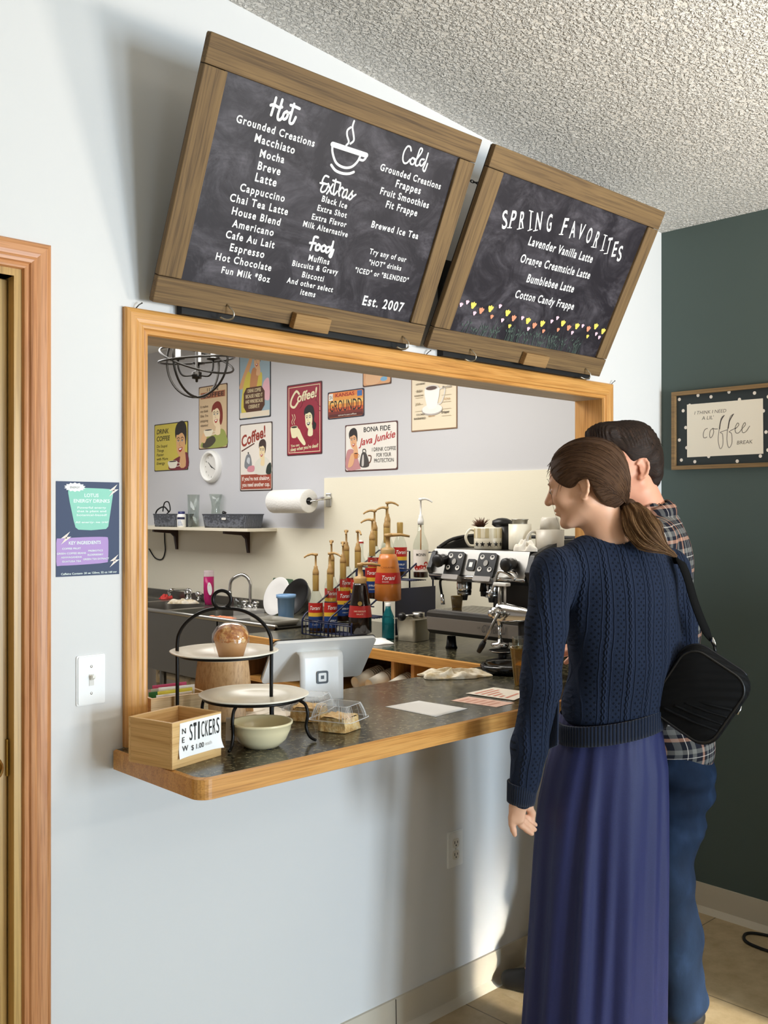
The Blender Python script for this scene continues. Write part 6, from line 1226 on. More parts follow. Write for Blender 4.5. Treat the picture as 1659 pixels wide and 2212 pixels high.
# ------------------------------------------------------------------ people: one continuous skin each, clothing and hair as parts
def smin(a, b, k):
    if k <= 0: return np.minimum(a, b)
    h = np.clip(.5+.5*(b-a)/k, 0, 1); return b+(a-b)*h-k*h*(1-h)
class SDF:
    def __init__(s): s.p = []
    def rc(s, a, b, r0, r1=None, k=.02, op='u'):
        a = np.array(a, float); b = np.array(b, float); r1 = r0 if r1 is None else r1; ba = b-a; L2 = max(ba@ba, 1e-12)
        def f(P):
            q = P-a; t = np.clip(q@ba/L2, 0, 1); return np.linalg.norm(q-t[:, None]*ba, axis=1)-(r0+(r1-r0)*t)
        s.p.append((f, k, op, min((a-r0).tolist(), (b-r1).tolist()) and (np.minimum(a-r0, b-r1), np.maximum(a+r0, b+r1)))); return s
    def chain(s, pts, rs, k=.012, op='u'):
        for (a, b), (r0, r1) in zip(zip(pts, pts[1:]), zip(rs, rs[1:])): s.rc(a, b, r0, r1, k, op)
        return s
    def ell(s, c, r, R=None, k=.02, op='u'):
        c = np.array(c, float); r = np.array(r, float); R = np.eye(3) if R is None else np.array(R, float)   # rows of R: local axes
        def f(P):
            q = (P-c)@R.T; k0 = np.linalg.norm(q/r, axis=1); k1 = np.linalg.norm(q/(r*r), axis=1)+1e-9; return k0*(k0-1)/k1
        m = r.max(); s.p.append((f, k, op, (c-m, c+m))); return s
    def plane(s, fn, k=.004): s.p.append((fn, k, 'i', None)); return s
    def mesh(s, h, warp=None):
        bb = [p[3] for p in s.p if p[2] == 'u']; lo = np.min([b[0] for b in bb], axis=0)-.02; hi = np.max([b[1] for b in bb], axis=0)+.02
        B = 12; nb = np.ceil((hi-lo)/(h*B)).astype(int); n = nb*B+1
        D = np.ones(n, np.float32); I = np.stack(np.meshgrid(*[np.arange(k) for k in nb], indexing='ij'), -1).reshape(-1, 3)
        cen = lo+(I+.5)*B*h; hd = B*h*.8661; dl = [p[0](cen) for p in s.p]
        def comb(ds, ps):
            d = None
            for x, (f, k, op, b) in zip(ds, ps):
                if op == 'u': d = x if d is None else smin(d, x, k)
                elif d is None: continue
                elif op == 's': d = -smin(-d, x, k)
                else: d = -smin(-d, -x, k)
            return d
        dc = comb(dl, s.p); off = np.stack(np.meshgrid(*[np.arange(B+1)]*3, indexing='ij'), -1).reshape(-1, 3)
        for q in range(len(I)):
            i = I[q]; sl = tuple(slice(i[a]*B, i[a]*B+B+1) for a in range(3))
            if abs(dc[q]) > hd*1.25+.05:
                if dc[q] < 0: D[sl] = -1
                continue
            P = lo+(i*B+off)*h
            pr = [p for p, d in zip(s.p, dl) if p[2] != 'u' or d[q] < max(dc[q], 0)+2*hd+p[1]+.02]
            d = comb([p[0](P) for p in pr], pr)
            if d is None: continue
            if warp is not None: d = d+warp(P)
            D[sl] = d.reshape((B+1,)*3)
        N = D < 0; c = np.zeros(tuple(n-1), np.int8)
        for a in (0, 1):
            for b in (0, 1):
                for e in (0, 1): c += N[a:n[0]-1+a, b:n[1]-1+b, e:n[2]-1+e]
        ijk = np.argwhere((c > 0) & (c < 8)); idx = -np.ones(tuple(n-1), np.int64); idx[tuple(ijk.T)] = np.arange(len(ijk))
        acc = np.zeros((len(ijk), 3)); cnt = np.zeros(len(ijk))
        for ax in range(3):
            o1, o2 = [a for a in range(3) if a != ax]
            for a in (0, 1):
                for b in (0, 1):
                    p0 = ijk.copy(); p0[:, o1] += a; p0[:, o2] += b; p1 = p0.copy(); p1[:, ax] += 1
                    d0 = D[tuple(p0.T)]; d1 = D[tuple(p1.T)]; m = (d0 < 0) != (d1 < 0); t = np.zeros(len(ijk)); t[m] = d0[m]/(d0[m]-d1[m])
                    v = p0.astype(float); v[:, ax] += t; acc[m] += v[m]; cnt[m] += 1
        V = lo+acc/cnt[:, None]*h; F = []
        for ax in range(3):
            o1, o2 = [(1, 2), (2, 0), (0, 1)][ax]; sl0 = [slice(None)]*3; sl1 = [slice(None)]*3; sl0[ax] = slice(0, -1); sl1[ax] = slice(1, None)
            A_, B_ = N[tuple(sl0)], N[tuple(sl1)]; e = np.argwhere(A_ != B_); e = e[(e[:, o1] > 0) & (e[:, o2] > 0) & (e[:, o1] < n[o1]-1) & (e[:, o2] < n[o2]-1)]
            if not len(e): continue
            inside = A_[tuple(e.T)]; q = []
            for a, b in ((-1, -1), (0, -1), (0, 0), (-1, 0)): z = e.copy(); z[:, o1] += a; z[:, o2] += b; q.append(idx[tuple(z.T)])
            q = np.stack(q, 1); q[~inside] = q[~inside][:, ::-1]; F.append(q)
        return V, np.concatenate(F)
def skin_mesh(name, V, F, mat, parent, relax=1):
    me = bpy.data.meshes.new(name); me.vertices.add(len(V)); me.vertices.foreach_set('co', V.astype(np.float32).ravel())
    me.loops.add(F.size); me.loops.foreach_set('vertex_index', F.astype(np.int32).ravel()); me.polygons.add(len(F))
    me.polygons.foreach_set('loop_start', np.arange(0, F.size, 4, dtype=np.int32)); me.polygons.foreach_set('use_smooth', np.ones(len(F), bool)); me.update(calc_edges=True); me.validate()
    for m in (mat if isinstance(mat, list) else [mat]): me.materials.append(m)
    o = bpy.data.objects.new(name, me); C.objects.link(o); o.parent = parent
    if relax: q = o.modifiers.new('relax', 'SMOOTH'); q.factor = .5; q.iterations = relax
    return o
class Local:
    """a person's own frame: x to the right, y away from the visitor's side, z up"""
    def __init__(s, px0, d0): s.d0 = d0; s.r0 = (px0-829.5)*d0/FOC; s.loc = EYE+FW*d0+RT*s.r0; s.loc.z = 0; s.rz = YAW-PI/2
    def __call__(s, px, py, dd=0.0): d = s.d0+dd; return np.array(((px-829.5)*d/FOC-s.r0, dd, EYE.z-(py-1106)*d/FOC))
def head(S, o, f, up, k):
    """skull, face and ears in a frame looking along f; k scales; returns the map into the person's frame"""
    f = np.array(f, float); f /= np.linalg.norm(f); up = np.array(up, float); l = np.cross(up, f); l /= np.linalg.norm(l); up = np.cross(f, l); R = np.stack([f, l, up])
    T = lambda x, y, z: o+k*(np.array([x, y, z])@R)
    E = lambda c, r, kk=.02, op='u': S.ell(T(*c), k*np.array(r), R, kk, op); Rc = lambda a, b, r0, r1, kk=.015, op='u': S.rc(T(*a), T(*b), k*r0, k*r1, kk, op)
    E((-.012, 0, .045), (.1, .077, .086)); E((.03, 0, -.015), (.062, .060, .080), .03); Rc((.02, 0, -.06), (.072, 0, -.090), .044, .017, .02)
    for s_ in (-1, 1):
        Rc((-.012, .050*s_, -.045), (.055, .020*s_, -.088), .020, .016, .02); E((.058, .040*s_, -.018), (.024, .020, .02), .02)
    Rc((.088, 0, .016), (.110, 0, -.022), .0075, .0115, .012); Rc((.080, -.032, .022), (.080, .032, .022), .011, .011, .012)
    for s_ in (-1, 1):
        S.ell(T(.097, .012*s_, -.026), k*np.array((.008, .007, .007)), R, .006); S.ell(T(.094, .031*s_, .004), k*np.array((.016, .016, .010)), R, .010, 's')
        S.ell(T(.079, .031*s_, .003), k*np.array((.012, .015, .0105)), R, .003)
    E((.086, 0, -.050), (.012, .022, .0055), .008); E((.084, 0, -.061), (.012, .018, .0065), .008); E((.099, 0, -.0555), (.01, .024, .0012), .003, 's')
    for s_ in (-1, 1):
        pts = [T(-.012+.019*math.cos(a)-.006*math.sin(a), (.074+.012*max(0, -math.cos(a))+.003)*s_, -.004+.031*math.sin(a)) for a in [math.radians(q) for q in range(30, 300, 30)]]
        S.chain(pts, [.0042*k]*len(pts), .004); E((-.018, .077*s_, -.002), (.014, .006, .026), .008); S.ell(T(-.008, .088*s_, -.004), k*np.array((.010, .010, .015)), R, .004, 's'); E((-.008, .076*s_, -.031), (.007, .005, .008), .006)
    return T, R
def hand(S, w, d, nrm, side, curl=.4, k=1.0):
    """palm, four fingers and a thumb from wrist w along d; nrm points out of the back of the hand"""
    d = np.array(d, float); d /= np.linalg.norm(d); nrm = np.array(nrm, float); nrm -= d*(nrm@d); nrm /= np.linalg.norm(nrm); t = np.cross(d, nrm)*side
    for q in (-.026, -.009, .009, .024): S.rc(w+d*.012+t*q*.7, w+d*.082*k+t*q, .012, .0105, .012)
    for q, L in ((-.028, .062), (-.009, .074), (.010, .080), (.028, .072)):
        p = w+d*.082*k+t*q; dr = d.copy(); pts = [p]
        for j, s_ in enumerate((.45, .32, .25)): dr = dr*math.cos(curl*.8)-nrm*math.sin(curl*.8); dr /= np.linalg.norm(dr); p = p+dr*L*s_*k; pts.append(p)
        S.chain(pts, [.0092, .0085, .0075, .0062], .004)
    p = w+d*.025+t*.028; q1 = p+(d*.6+t*.75-nrm*.25)*.036; q2 = q1+(d*.85+t*.35-nrm*.4)*.030; S.chain([w+d*.015+t*.012, p, q1, q2], [.013, .012, .0095, .0075], .006)

def make_skin(nm, c, r):
    k = NT(nm, .5, .4); n = k.noise(k.map(), 25, 3); k.color(k.mix(c, r, k.math('MULTIPLY', n, .55)))
    k.b.inputs['Subsurface Weight'].default_value = .12; k.b.inputs['Subsurface Radius'].default_value = (.02, .008, .004); k.b.inputs['Subsurface Scale'].default_value = .5; return k.m
skinw = make_skin('fair_skin', '#e6b796', '#d59a7c'); skinm = make_skin('ruddy_skin', '#e0a78a', '#cb8268')
def make_hair(nm, c0, c1, c2):
    k = NT(nm, .55, .25); v = k.map((70, 2.2, 1), src='UV'); a = k.noise(v, 3, 4, .65, .4); k.color(k.ramp(a, [(.3, c0), (.52, c1), (.74, c2)])); k.bump(a, .5, .004); return k.m
hair_w = make_hair('light_brown_hair', '#2b1a0f', '#4a3220', '#77573a'); hair_tail = make_hair('ponytail_hair', '#3a2615', '#6b4c2f', '#a07f55')
hair_m = make_hair('dark_brown_hair', '#120b07', '#241710', '#3f2b1d')
def uv_grid(b, nu, nv, name, mat, parent, fn, wrap=False):
    g = MB(); g.grid(fn, nu, nv, wrap=wrap); o = g.build(name, mat, parent); uv = o.data.uv_layers.new(name='UVMap'); L = len(o.data.loops); vi = np.zeros(L, np.int32); o.data.loops.foreach_get('vertex_index', vi)
    i = vi % nu; j = vi//nu; uv.data.foreach_set('uv', np.stack([i/nu*b, j/(nv-1)], 1).astype(np.float32).ravel()); return o
def strands(name, mat, parent, curves, r0, r1):
    b = MB(); uvs = []
    for c_ in curves: b.tube(c_, [r0+(r1-r0)*i/(len(c_)-1) for i in range(len(c_))], 4, caps=False)
    o = b.build(name, mat, parent); uv = o.data.uv_layers.new(name='UVMap'); L = len(o.data.loops); vi = np.zeros(L, np.int32); o.data.loops.foreach_get('vertex_index', vi)
    off = []; 
    for q, c_ in enumerate(curves): off += [(q*.137, i/(len(c_)-1)) for i in range(len(c_)) for _ in range(4)]
    uv.data.foreach_set('uv', np.array(off, np.float32)[vi].ravel()); return o

# ---------------- woman in the navy cardigan
W = Local(1300, 2.62); wo = thing('person', 'woman with a low brown ponytail in a navy cable knit cardigan and long blue skirt', 'person', W.loc, W.rz)
S = SDF(); fa = math.radians(24); ho = W(1262, 1052, 0)
fdir = (-math.cos(fa), math.sin(fa), -.20); HT, HR = head(S, ho, fdir, (-.18, .08, 1), .94)
nb_ = W(1322, 1192, .01)
S.rc(HT(-.03, 0, -.05), nb_, .050, .062, .03)
ct_, st_ = math.cos(.38), math.sin(.38); RB = [[ct_, st_, 0], [-st_, ct_, 0], [0, 0, 1]]
for c_, r_ in (((1338, 1295, .01), (.150, .10, .16)), ((1345, 1400, .01), (.135, .098, .16)), ((1322, 1520, .02), (.130, .098, .12)), ((1320, 1650, .035), (.120, .080, .13))): S.ell(W(*c_), r_, RB, .03)
S.rc(W(1205, 1228, -.06), W(1440, 1224, .07), .048, .048, .04)
wr = W(1127, 1722, -.10); S.chain([W(1192, 1240, -.08), W(1172, 1470, -.12), wr], [.046, .038, .024], .02)
# left hand: palm, index straight down, three fingers bent back, thumb behind
h_ = lambda px, py, dd=-.10: W(px, py, dd)
S.rc(wr, h_(1118, 1742), .024, .017, .012)
for a, b_ in (((1110, 1742), (1107, 1768)), ((1118, 1740), (1116, 1772)), ((1127, 1742), (1125, 1770))): S.rc(h_(*a), h_(*b_), .0125, .0105, .010)
S.chain([h_(1106, 1766), h_(1106, 1780), h_(1109, 1793), h_(1112, 1803)], [.0098, .0088, .0078, .0064], .004)
S.chain([h_(1116, 1768, -.095), h_(1126, 1782, -.09), h_(1139, 1793, -.08), h_(1149, 1801, -.07)], [.0098, .0088, .008, .0064], .003)
S.chain([h_(1121, 1765, -.085), h_(1134, 1775, -.075), h_(1146, 1785, -.065), h_(1155, 1792, -.06)], [.0095, .0086, .0078, .0064], .003)
S.chain([h_(1126, 1762, -.07), h_(1139, 1768, -.055), h_(1149, 1776, -.05), h_(1157, 1782, -.045)], [.0085, .0078, .007, .0058], .003)
S.chain([h_(1130, 1738, -.09), h_(1143, 1744, -.06), h_(1149, 1757, -.05), h_(1150, 1768, -.05)], [.013, .0105, .0095, .0075], .006)
er = W(1470, 1405, .05); wr2 = W(1345, 1488, .165); S.chain([W(1447, 1236, .07), er, wr2], [.045, .037, .026], .02); hand(S, wr2, (-.6, .5, .1), (.2, .2, 1), -1, .6)
for px, dd in ((1285, .02), (1345, .06)):
    S.chain([W(px, 1690, dd), W(px-4, 1990, dd), W(px-6, 2285, dd)], [.068, .052, .038], .015); S.rc(W(px-6, 2290, dd), W(px-6, 2322, dd)+np.array((-.02, .10, .0)), .036, .024, .02)
V, F = S.mesh(.0032); body = skin_mesh('body', V, F, skinw, wo, 2)
for s_ in (-1, 1):
    b = MB(); p = HT(.0795, .031*s_, .003); b.ell(p, (.0112, .0112, .0112), 16, 12); e_ = b.build('eyeball', col('#e9e4dc', .15), wo)
    b = MB(); b.ell(HT(.0885, .032*s_, .003), (.0045, .0055, .0055), 12, 8); b.build('iris', col('#4b3726', .15), wo)
for s_ in (-1, 1): b = MB(); b.tube([tuple(HT(*q)) for q in ((.089, .014*s_, .020), (.092, .026*s_, .026), (.085, .042*s_, .022))], [.002, .0032, .0014], 6); b.build('eyebrow', col('#3a2718', .9), wo)
# cardigan
def make_knit():
    k = NT('navy_cable_knit', .95, .1); v = k.map((1, .55, 1)); sx = k.n('SeparateXYZ'); k.l(v, sx.inputs[0]); X, Y, Zc = sx.outputs
    u = k.math('ADD', X, k.math('MULTIPLY', Y, .6)); nz = k.noise(k.map(), 9, 2); u = k.math('ADD', u, k.math('MULTIPLY', k.math('SUBTRACT', nz, .5), .012))
    per = k.math('FRACT', k.math('MULTIPLY', u, 1/.058))                                  # one repeat: cable, purl rib, lace
    zs = k.math('MULTIPLY', Zc, 2*PI/.034); cab = k.math('ABSOLUTE', k.math('SUBTRACT', per, k.math('ADD', .17, k.math('MULTIPLY', k.math('SINE', zs), .055))))
    cab2 = k.math('ABSOLUTE', k.math('SUBTRACT', per, k.math('SUBTRACT', .17, k.math('MULTIPLY', k.math('SINE', zs), .055))))
    cable = k.math('SUBTRACT', 1, k.math('MULTIPLY', k.math('MINIMUM', cab, cab2), 13)); cable = k.math('MAXIMUM', cable, 0)
    rib = k.math('MAXIMUM', k.math('SUBTRACT', 1, k.math('MULTIPLY', k.math('MINIMUM', k.math('ABSOLUTE', k.math('SUBTRACT', per, .40)), k.math('ABSOLUTE', k.math('SUBTRACT', per, .93))), 26)), 0)
    inl = k.math('MULTIPLY', k.math('GREATER_THAN', per, .48), k.math('LESS_THAN', per, .86))
    zz = k.math('SINE', k.math('MULTIPLY', Zc, 2*PI/.018)); cc_ = k.math('SINE', k.math('MULTIPLY', u, 2*PI/.0145)); hole = k.math('MULTIPLY', k.math('GREATER_THAN', k.math('MULTIPLY', zz, cc_), .45), inl)
    h = k.math('SUBTRACT', k.math('ADD', k.math('MULTIPLY', cable, 1.0), k.math('MULTIPLY', rib, .7)), k.math('MULTIPLY', hole, .9))
    fuzz = k.noise(k.map(), 420, 2); h = k.math('ADD', h, k.math('MULTIPLY', fuzz, .35))
    k.color(k.mix(k.mix('#1b2233', '#262f42', fuzz), '#0d1119', k.math('MULTIPLY', hole, .8))); k.bump(h, .9, .006)
    k.b.inputs['Sheen Weight'].default_value = .12; k.b.inputs['Sheen Roughness'].default_value = .5; k.b.inputs['Sheen Tint'].default_value = lin('#7f8ba3'); return k.m
knit = make_knit(); kr = NT('navy_rib_knit', .95, .1); kr.b.inputs['Base Color'].default_value = lin('#1d2536'); kr.b.inputs['Sheen Weight'].default_value = .2; ribknit = kr.m
S = SDF()
for c_, r_ in (((1338, 1290, .01), (.170, .122, .165)), ((1348, 1400, .01), (.158, .120, .165)), ((1325, 1520, .02), (.147, .116, .125))): S.ell(W(*c_), r_, RB, .05)
S.rc(W(1205, 1232, -.06), W(1442, 1228, .07), .058, .058, .05); S.rc(W(1268, 1198, -.03), W(1372, 1192, .03), .052, .052, .04)
hemz = lambda P: (W(1, 1562)[2] + (P[:, 0]+.09)*.14) - P[:, 2]
S.plane(hemz)
S.rc(HT(-.03, 0, -.05), nb_+np.array((.004, .0, -.012)), .056, .066, .006, 's')
S.chain([W(1194, 1244, -.08), W(1180, 1350, -.105), W(1168, 1480, -.125), W(1145, 1610, -.115), W(1128, 1722, -.10)], [.060, .053, .050, .047, .033], .018)
S.chain([W(1447, 1240, .07), W(1466, 1330, .06), W(1468, 1410, .05), W(1352, 1485, .16)], [.057, .050, .048, .036], .018)
wv = random.Random(5); ws = [(np.array([wv.uniform(-1, 1), wv.uniform(-1, 1), wv.uniform(-1.6, 1.6)])*24, wv.uniform(0, 6)) for _ in range(5)]
V, F = S.mesh(.0045, lambda P: sum(.0011*np.sin(P@w_+ph) for w_, ph in ws)); skin_mesh('cardigan', V, F, knit, wo, 2)
b = MB(); w0, w1 = W(1203, 1590), W(1437, 1540)
def ring(a, r0, rd, cx, cy): return (cx+r0*math.cos(a), cy+rd*math.sin(a))
def hem(s_, q_):
    a = 2*PI*s_; rib_ = .0022*math.cos(95*a); r0 = .149+rib_-.004*math.cos(PI*q_)*0; rd = .121+rib_; x = r0*math.cos(a); y = rd*math.sin(a); X, Y = x*ct_-y*st_, x*st_+y*ct_
    c_ = W(1322, 1560, .02); z0 = W(1, 1597)[2] + (X+.09)*.16; return (c_[0]+X, c_[1]+Y, z0+q_*.052)
b.grid(hem, 570, 5, wrap=True); b.build('ribbed_hem', ribknit, wo, solid=.005)
def cuff(s_, q_):
    a = 2*PI*s_; p0, p1 = W(1129, 1690, -.103), W(1125, 1733, -.10); ax = (p1-p0)/np.linalg.norm(p1-p0); e1 = np.cross(ax, (0, 1, 0)); e1 /= np.linalg.norm(e1); e2 = np.cross(ax, e1); r_ = .037-.004*q_+.0012*math.cos(40*a); return tuple(p0+(p1-p0)*q_+e1*r_*math.cos(a)+e2*r_*math.sin(a))
b = MB(); b.grid(cuff, 240, 6, wrap=True); b.build('ribbed_cuff', ribknit, wo, solid=.004)
b = MB(); P0, P1 = W(1196, 1500, -.16), W(1192, 1622, -.15)
b.grid(lambda s_, q_: tuple(W(1206-(14+14*q_)*(1-s_)-2*q_, 1515+95*q_+12*(1-s_)*q_, -.145+.03*(1-s_))+np.array((0, .0015*math.cos(s_*40), 0))), 40, 10); b.build('front_flap', ribknit, wo, solid=.005)
b = MB(); ns = 60
def nb2(s_, q_):
    a = 2*PI*s_; ax = nb_-HT(-.03, 0, -.05); ax /= np.linalg.norm(ax); e1 = np.cross(ax, (0, 1, 0)); e1 /= np.linalg.norm(e1); e2 = np.cross(ax, e1); c_ = nb_-ax*(-.006); r_ = .070+.004*math.cos(2*PI*q_); return tuple(c_+e1*r_*1.06*math.cos(a)+e2*r_*math.sin(a)+ax*.006*math.sin(2*PI*q_)+np.array((0, 0, .010*math.sin(a)*0)))
b.grid(nb2, 60, 9, wrap=True); b.build('neckband', ribknit, wo)
# skirt
def make_skirt():
    k = NT('blue_violet_jersey', .62, .35); n = k.noise(k.map(), 300, 2); k.color(k.mix('#1e224a', '#282d5a', n)); k.b.inputs['Sheen Weight'].default_value = .15; k.b.inputs['Sheen Tint'].default_value = lin('#7f84b0'); return k.m
ED = [(1545, 1214, 1432), (1600, 1200, 1437), (1660, 1183, 1446), (1740, 1166, 1447), (1850, 1156, 1446), (1990, 1147, 1444), (2212, 1131, 1441), (2330, 1126, 1443)]
fr = random.Random(11); FO = [(n_, fr.uniform(0, 6.28), fr.uniform(.5, 1)) for n_ in (5, 8, 11, 13, 17, 22)]
def skirt(s_, q_):
    py = 1545+785*q_; i = max(j for j in range(len(ED)-1) if ED[j][0] <= py+.01); (y0_, l0, r0), (y1_, l1, r1) = ED[i], ED[i+1]; t = (py-y0_)/(y1_-y0_); l_, r_ = l0+(l1-l0)*t, r0+(r1-r0)*t
    A_, B_ = W(l_, py, .0), W(r_, py, .0); cx = (A_[0]+B_[0])/2; hw_ = (B_[0]-A_[0])/2; a = 2*PI*s_
    g = min(1, q_*2.2); f_ = sum(w_*math.sin(n_*a+ph+.5*math.sin(3*q_+n_)*1.0) for n_, ph, w_ in FO)/3.0
    g0 = math.exp(-(q_/.10)**2)*math.sin(34*a+2*math.sin(5*a))*.35
    sharp = math.copysign(abs(f_)**.8, f_)
    k_ = 1+(.078*(.15+g)*sharp+.022*g0)*(.3+.7*abs(math.sin(a)))
    x, y = hw_*k_*math.cos(a), hw_*.80*k_*math.sin(a); return (cx+x, .025+y, A_[2])
b = MB(); b.grid(skirt, 260, 70, wrap=True); b.build('long_skirt', make_skirt(), wo)
for px, dd in ((1280, .02), (1340, .06)): Sh = SDF(); p = W(px, 2325, dd); p[2] = .035; Sh.rc(p+np.array((.005, -.05, 0)), p+np.array((-.025, .11, -.006)), .036, .030).plane(lambda P: .003-P[:, 2]); V, F = Sh.mesh(.005); skin_mesh('shoe', V, F, black, wo)
# hair drawn back to a low tie
tie = W(1361, 1097, -.035); hc = HT(-.016, 0, .040); hr = np.array((.112, .089, .094))*.94
def dirh(v): return np.array(v, float)/np.linalg.norm(v)
line = [(.88, .0, .46), (.88, .25, .34), (.86, .44, .08), (.74, .64, -.22), (.50, .80, -.46), (.24, .90, -.42), (.02, .92, -.18), (-.16, .88, -.34), (-.26, .80, -.74), (-.36, .62, -1.0), (-.46, .38, -1.1), (-.50, .0, -1.12)]
line = line+[(a, -b_, c_) for a, b_, c_ in line[-2:0:-1]]
mids = [(-.25,0,1.25),(-.2,.45,1.1),(-.15,.75,.85),(-.15,.95,.50),(-.2,.98,.22),(-.25,.95,.08),(-.3,.92,-.02),(-.45,.85,-.12),(-.6,.7,-.35),(-.7,.5,-.55),(-.75,.3,-.65),(-.75,0,-.7)]
mids = mids+[(a, -b_, c_) for a, b_, c_ in mids[-2:0:-1]]
LP = [dirh(p) for p in smooth(line, 14, True)]; MP = [np.array(p) for p in smooth(mids, 14, True)]
tl = dirh((tie-hc)@HR.T)
gr = random.Random(4); GV = [(gr.choice((23, 37, 51, 67, 90)), gr.uniform(0, 6.28), gr.uniform(.3, 1)) for _ in range(7)]
def hairf(s_, q_):
    x_ = s_*len(LP); i = int(x_) % len(LP); j = (i+1) % len(LP); e_ = x_-int(x_); d0 = LP[i]*(1-e_)+LP[j]*e_; m0 = MP[i]*(1-e_)+MP[j]*e_; t = q_
    d = (1-t)**2*d0+2*t*(1-t)*m0*1.15+t*t*tl; d = d/np.linalg.norm(d)
    r_ = 1/np.linalg.norm(d/hr)*(1+.42*max(0, -d[2])**1.4*min(1, max(0, (.12-d[0])/.35))); bulge = 1+.035*math.sin(PI*min(1, t*1.02))**.7; g = sum(w_*math.sin(n_*2*PI*s_+ph+2*t) for n_, ph, w_ in GV)/4
    p = hc+(d*r_*bulge*(1+.010*g*math.sin(PI*min(t+.08, 1)))-d*.004*(1-min(1, t*14)))@HR
    w_ = max(0, (t-.80)/.20)**1.6; return tuple(p*(1-w_)+(tie+(p-tie)*.17)*w_)
nL = len(LP)
uv_grid(9, nL*2, 44, 'hair', hair_w, wo, lambda s_, q_: hairf(s_, q_), True)
cur = []; hrn = random.Random(9)
for i in range(230):
    s_ = hrn.random(); off = 1+hrn.uniform(.004, .02); t0 = hrn.uniform(0, .5); t1 = hrn.uniform(.75, 1)
    cur.append([tuple(hc+(np.array(hairf(s_+.012*math.sin(4*t), t))-hc)*off) for t in np.linspace(t0, t1, 12)])
for i in range(26):                       # loose wisps at the brow and crown
    s_ = hrn.choice((hrn.uniform(-.06, .16), hrn.uniform(.0, .10))); p0 = np.array(hairf(s_ % 1, .02)); out = (p0-hc)/np.linalg.norm(p0-hc); v1 = out*.30+HR[0]*.10+np.array((0, 0, hrn.uniform(-.9, .1))); L_ = hrn.uniform(.010, .028)
    cur.append([tuple(p0+v1*L_*t-np.array((0, 0, .35*L_*t*t))) for t in np.linspace(0, 1, 6)])
p0 = HT(.088, .052, .040); cur.append([tuple(p0+(HT(.070+.012*math.sin(3*t), .066, .040-.150*t)-p0)*min(1, t*3)+0*t) for t in np.linspace(0.0, 1, 14)])
strands('loose_strands', hair_w, wo, cur, .0007, .0003)
b = MB(); ax = W(1390, 1125, -.06)-tie; ax /= np.linalg.norm(ax); e1 = np.cross(ax, (0, 0, 1)); e1 /= np.linalg.norm(e1); e2 = np.cross(ax, e1); b.tube([tie+(e1*math.cos(a)+e2*math.sin(a))*.0145 for a in [2*PI*k/24 for k in range(24)]], .0042, 8, True); b.build('hair_tie', col('#3a2a1d', .8), wo)
b = MB(); b.ell(tie-ax*.004, (.022, .019, .022), 20, 14); b.build('hair_knot', hair_w, wo)
TP = [np.array(p) for p in smooth([tie, W(1371, 1112, -.06), W(1384, 1135, -.085), W(1405, 1160, -.10), W(1432, 1182, -.105), W(1462, 1202, -.10)], 8)]
def tailf(s_, q_):
    i = min(int(q_*(len(TP)-1)), len(TP)-2); t = q_*(len(TP)-1)-i; p = TP[i]*(1-t)+TP[i+1]*t; tg = TP[i+1]-TP[i]; tg /= np.linalg.norm(tg); e1 = np.cross(tg, (0, 1, 0)); e1 /= np.linalg.norm(e1); e2 = np.cross(tg, e1); a = 2*PI*s_
    r_ = (.0165+.021*math.sin(PI*min(q_*1.15+.02, 1))**.8)*(1-.92*max(0, q_-.6)/.4)+.0015; g = 1+.10*math.sin(9*a+5*q_)+.07*math.sin(17*a-4*q_); return tuple(p+(e1*math.cos(a)+e2*.75*math.sin(a))*r_*g)
uv_grid(3, 110, 40, 'ponytail', hair_tail, wo, tailf, True)
cur = []
for i in range(160):
    a = hrn.uniform(0, 6.28); e_ = hrn.uniform(.7, 1.0); k_ = hrn.uniform(.6, 1.25); cur.append([tuple(TP[min(int(t*(len(TP)-1)), len(TP)-1)]+(np.array(tailf(a/6.283+.04*math.sin(3*t), t))-TP[min(int(t*(len(TP)-1)), len(TP)-1)])*(.9+.35*k_*t)) for t in np.linspace(.05, e_, 16)])
strands('ponytail_strands', hair_tail, wo, cur, .0011, .0004)

# shoulder bag on her right side
bq = W(1512, 1500, -.06); root = wo.matrix_basis if False else Matrix.LocRotScale(wo.location, wo.rotation_euler, None)
bw_ = root @ Vector(bq); bagt = thing('shoulder_bag', "black quilted shoulder bag hanging at the woman's right hip", 'bag', bw_)
nB = (-FW*.90-RT*.43).normalized(); side = UP.cross(nB).normalized(); ca, sa = math.cos(-.56), math.sin(-.56); ua = (side*ca+UP*sa).normalized(); ub = nB.cross(ua).normalized()
MBg = frame(bw_, ua, ub); ha, hb2, hd_ = .098, .112, .036
k = NT('black_quilted_fabric', .75, .2); wv = k.n('TexWave', Scale=20.0, Distortion=.4); wv.bands_direction = 'DIAGONAL'; k.l(k.map(rot=(0, .3, .4)), wv.inputs['Vector']); k.b.inputs['Base Color'].default_value = lin('#060607'); k.bump(wv.outputs['Fac'], .35, .008); bagm = k.m
b = MB(); rr_ = [(x*1.0, y) for x, y in rrect(-ha, -hb2, ha, hb2, .05, 8)]
def bagf(s_, q_):
    i = int(round(s_*len(rr_))) % len(rr_); x, y = rr_[i]; zz = -hd_+2*hd_*q_; sc_ = 1-.10*abs(2*q_-1)**3; return (x*sc_, y*sc_, zz)
b.grid(bagf, len(rr_), 12, 0, MBg, True)
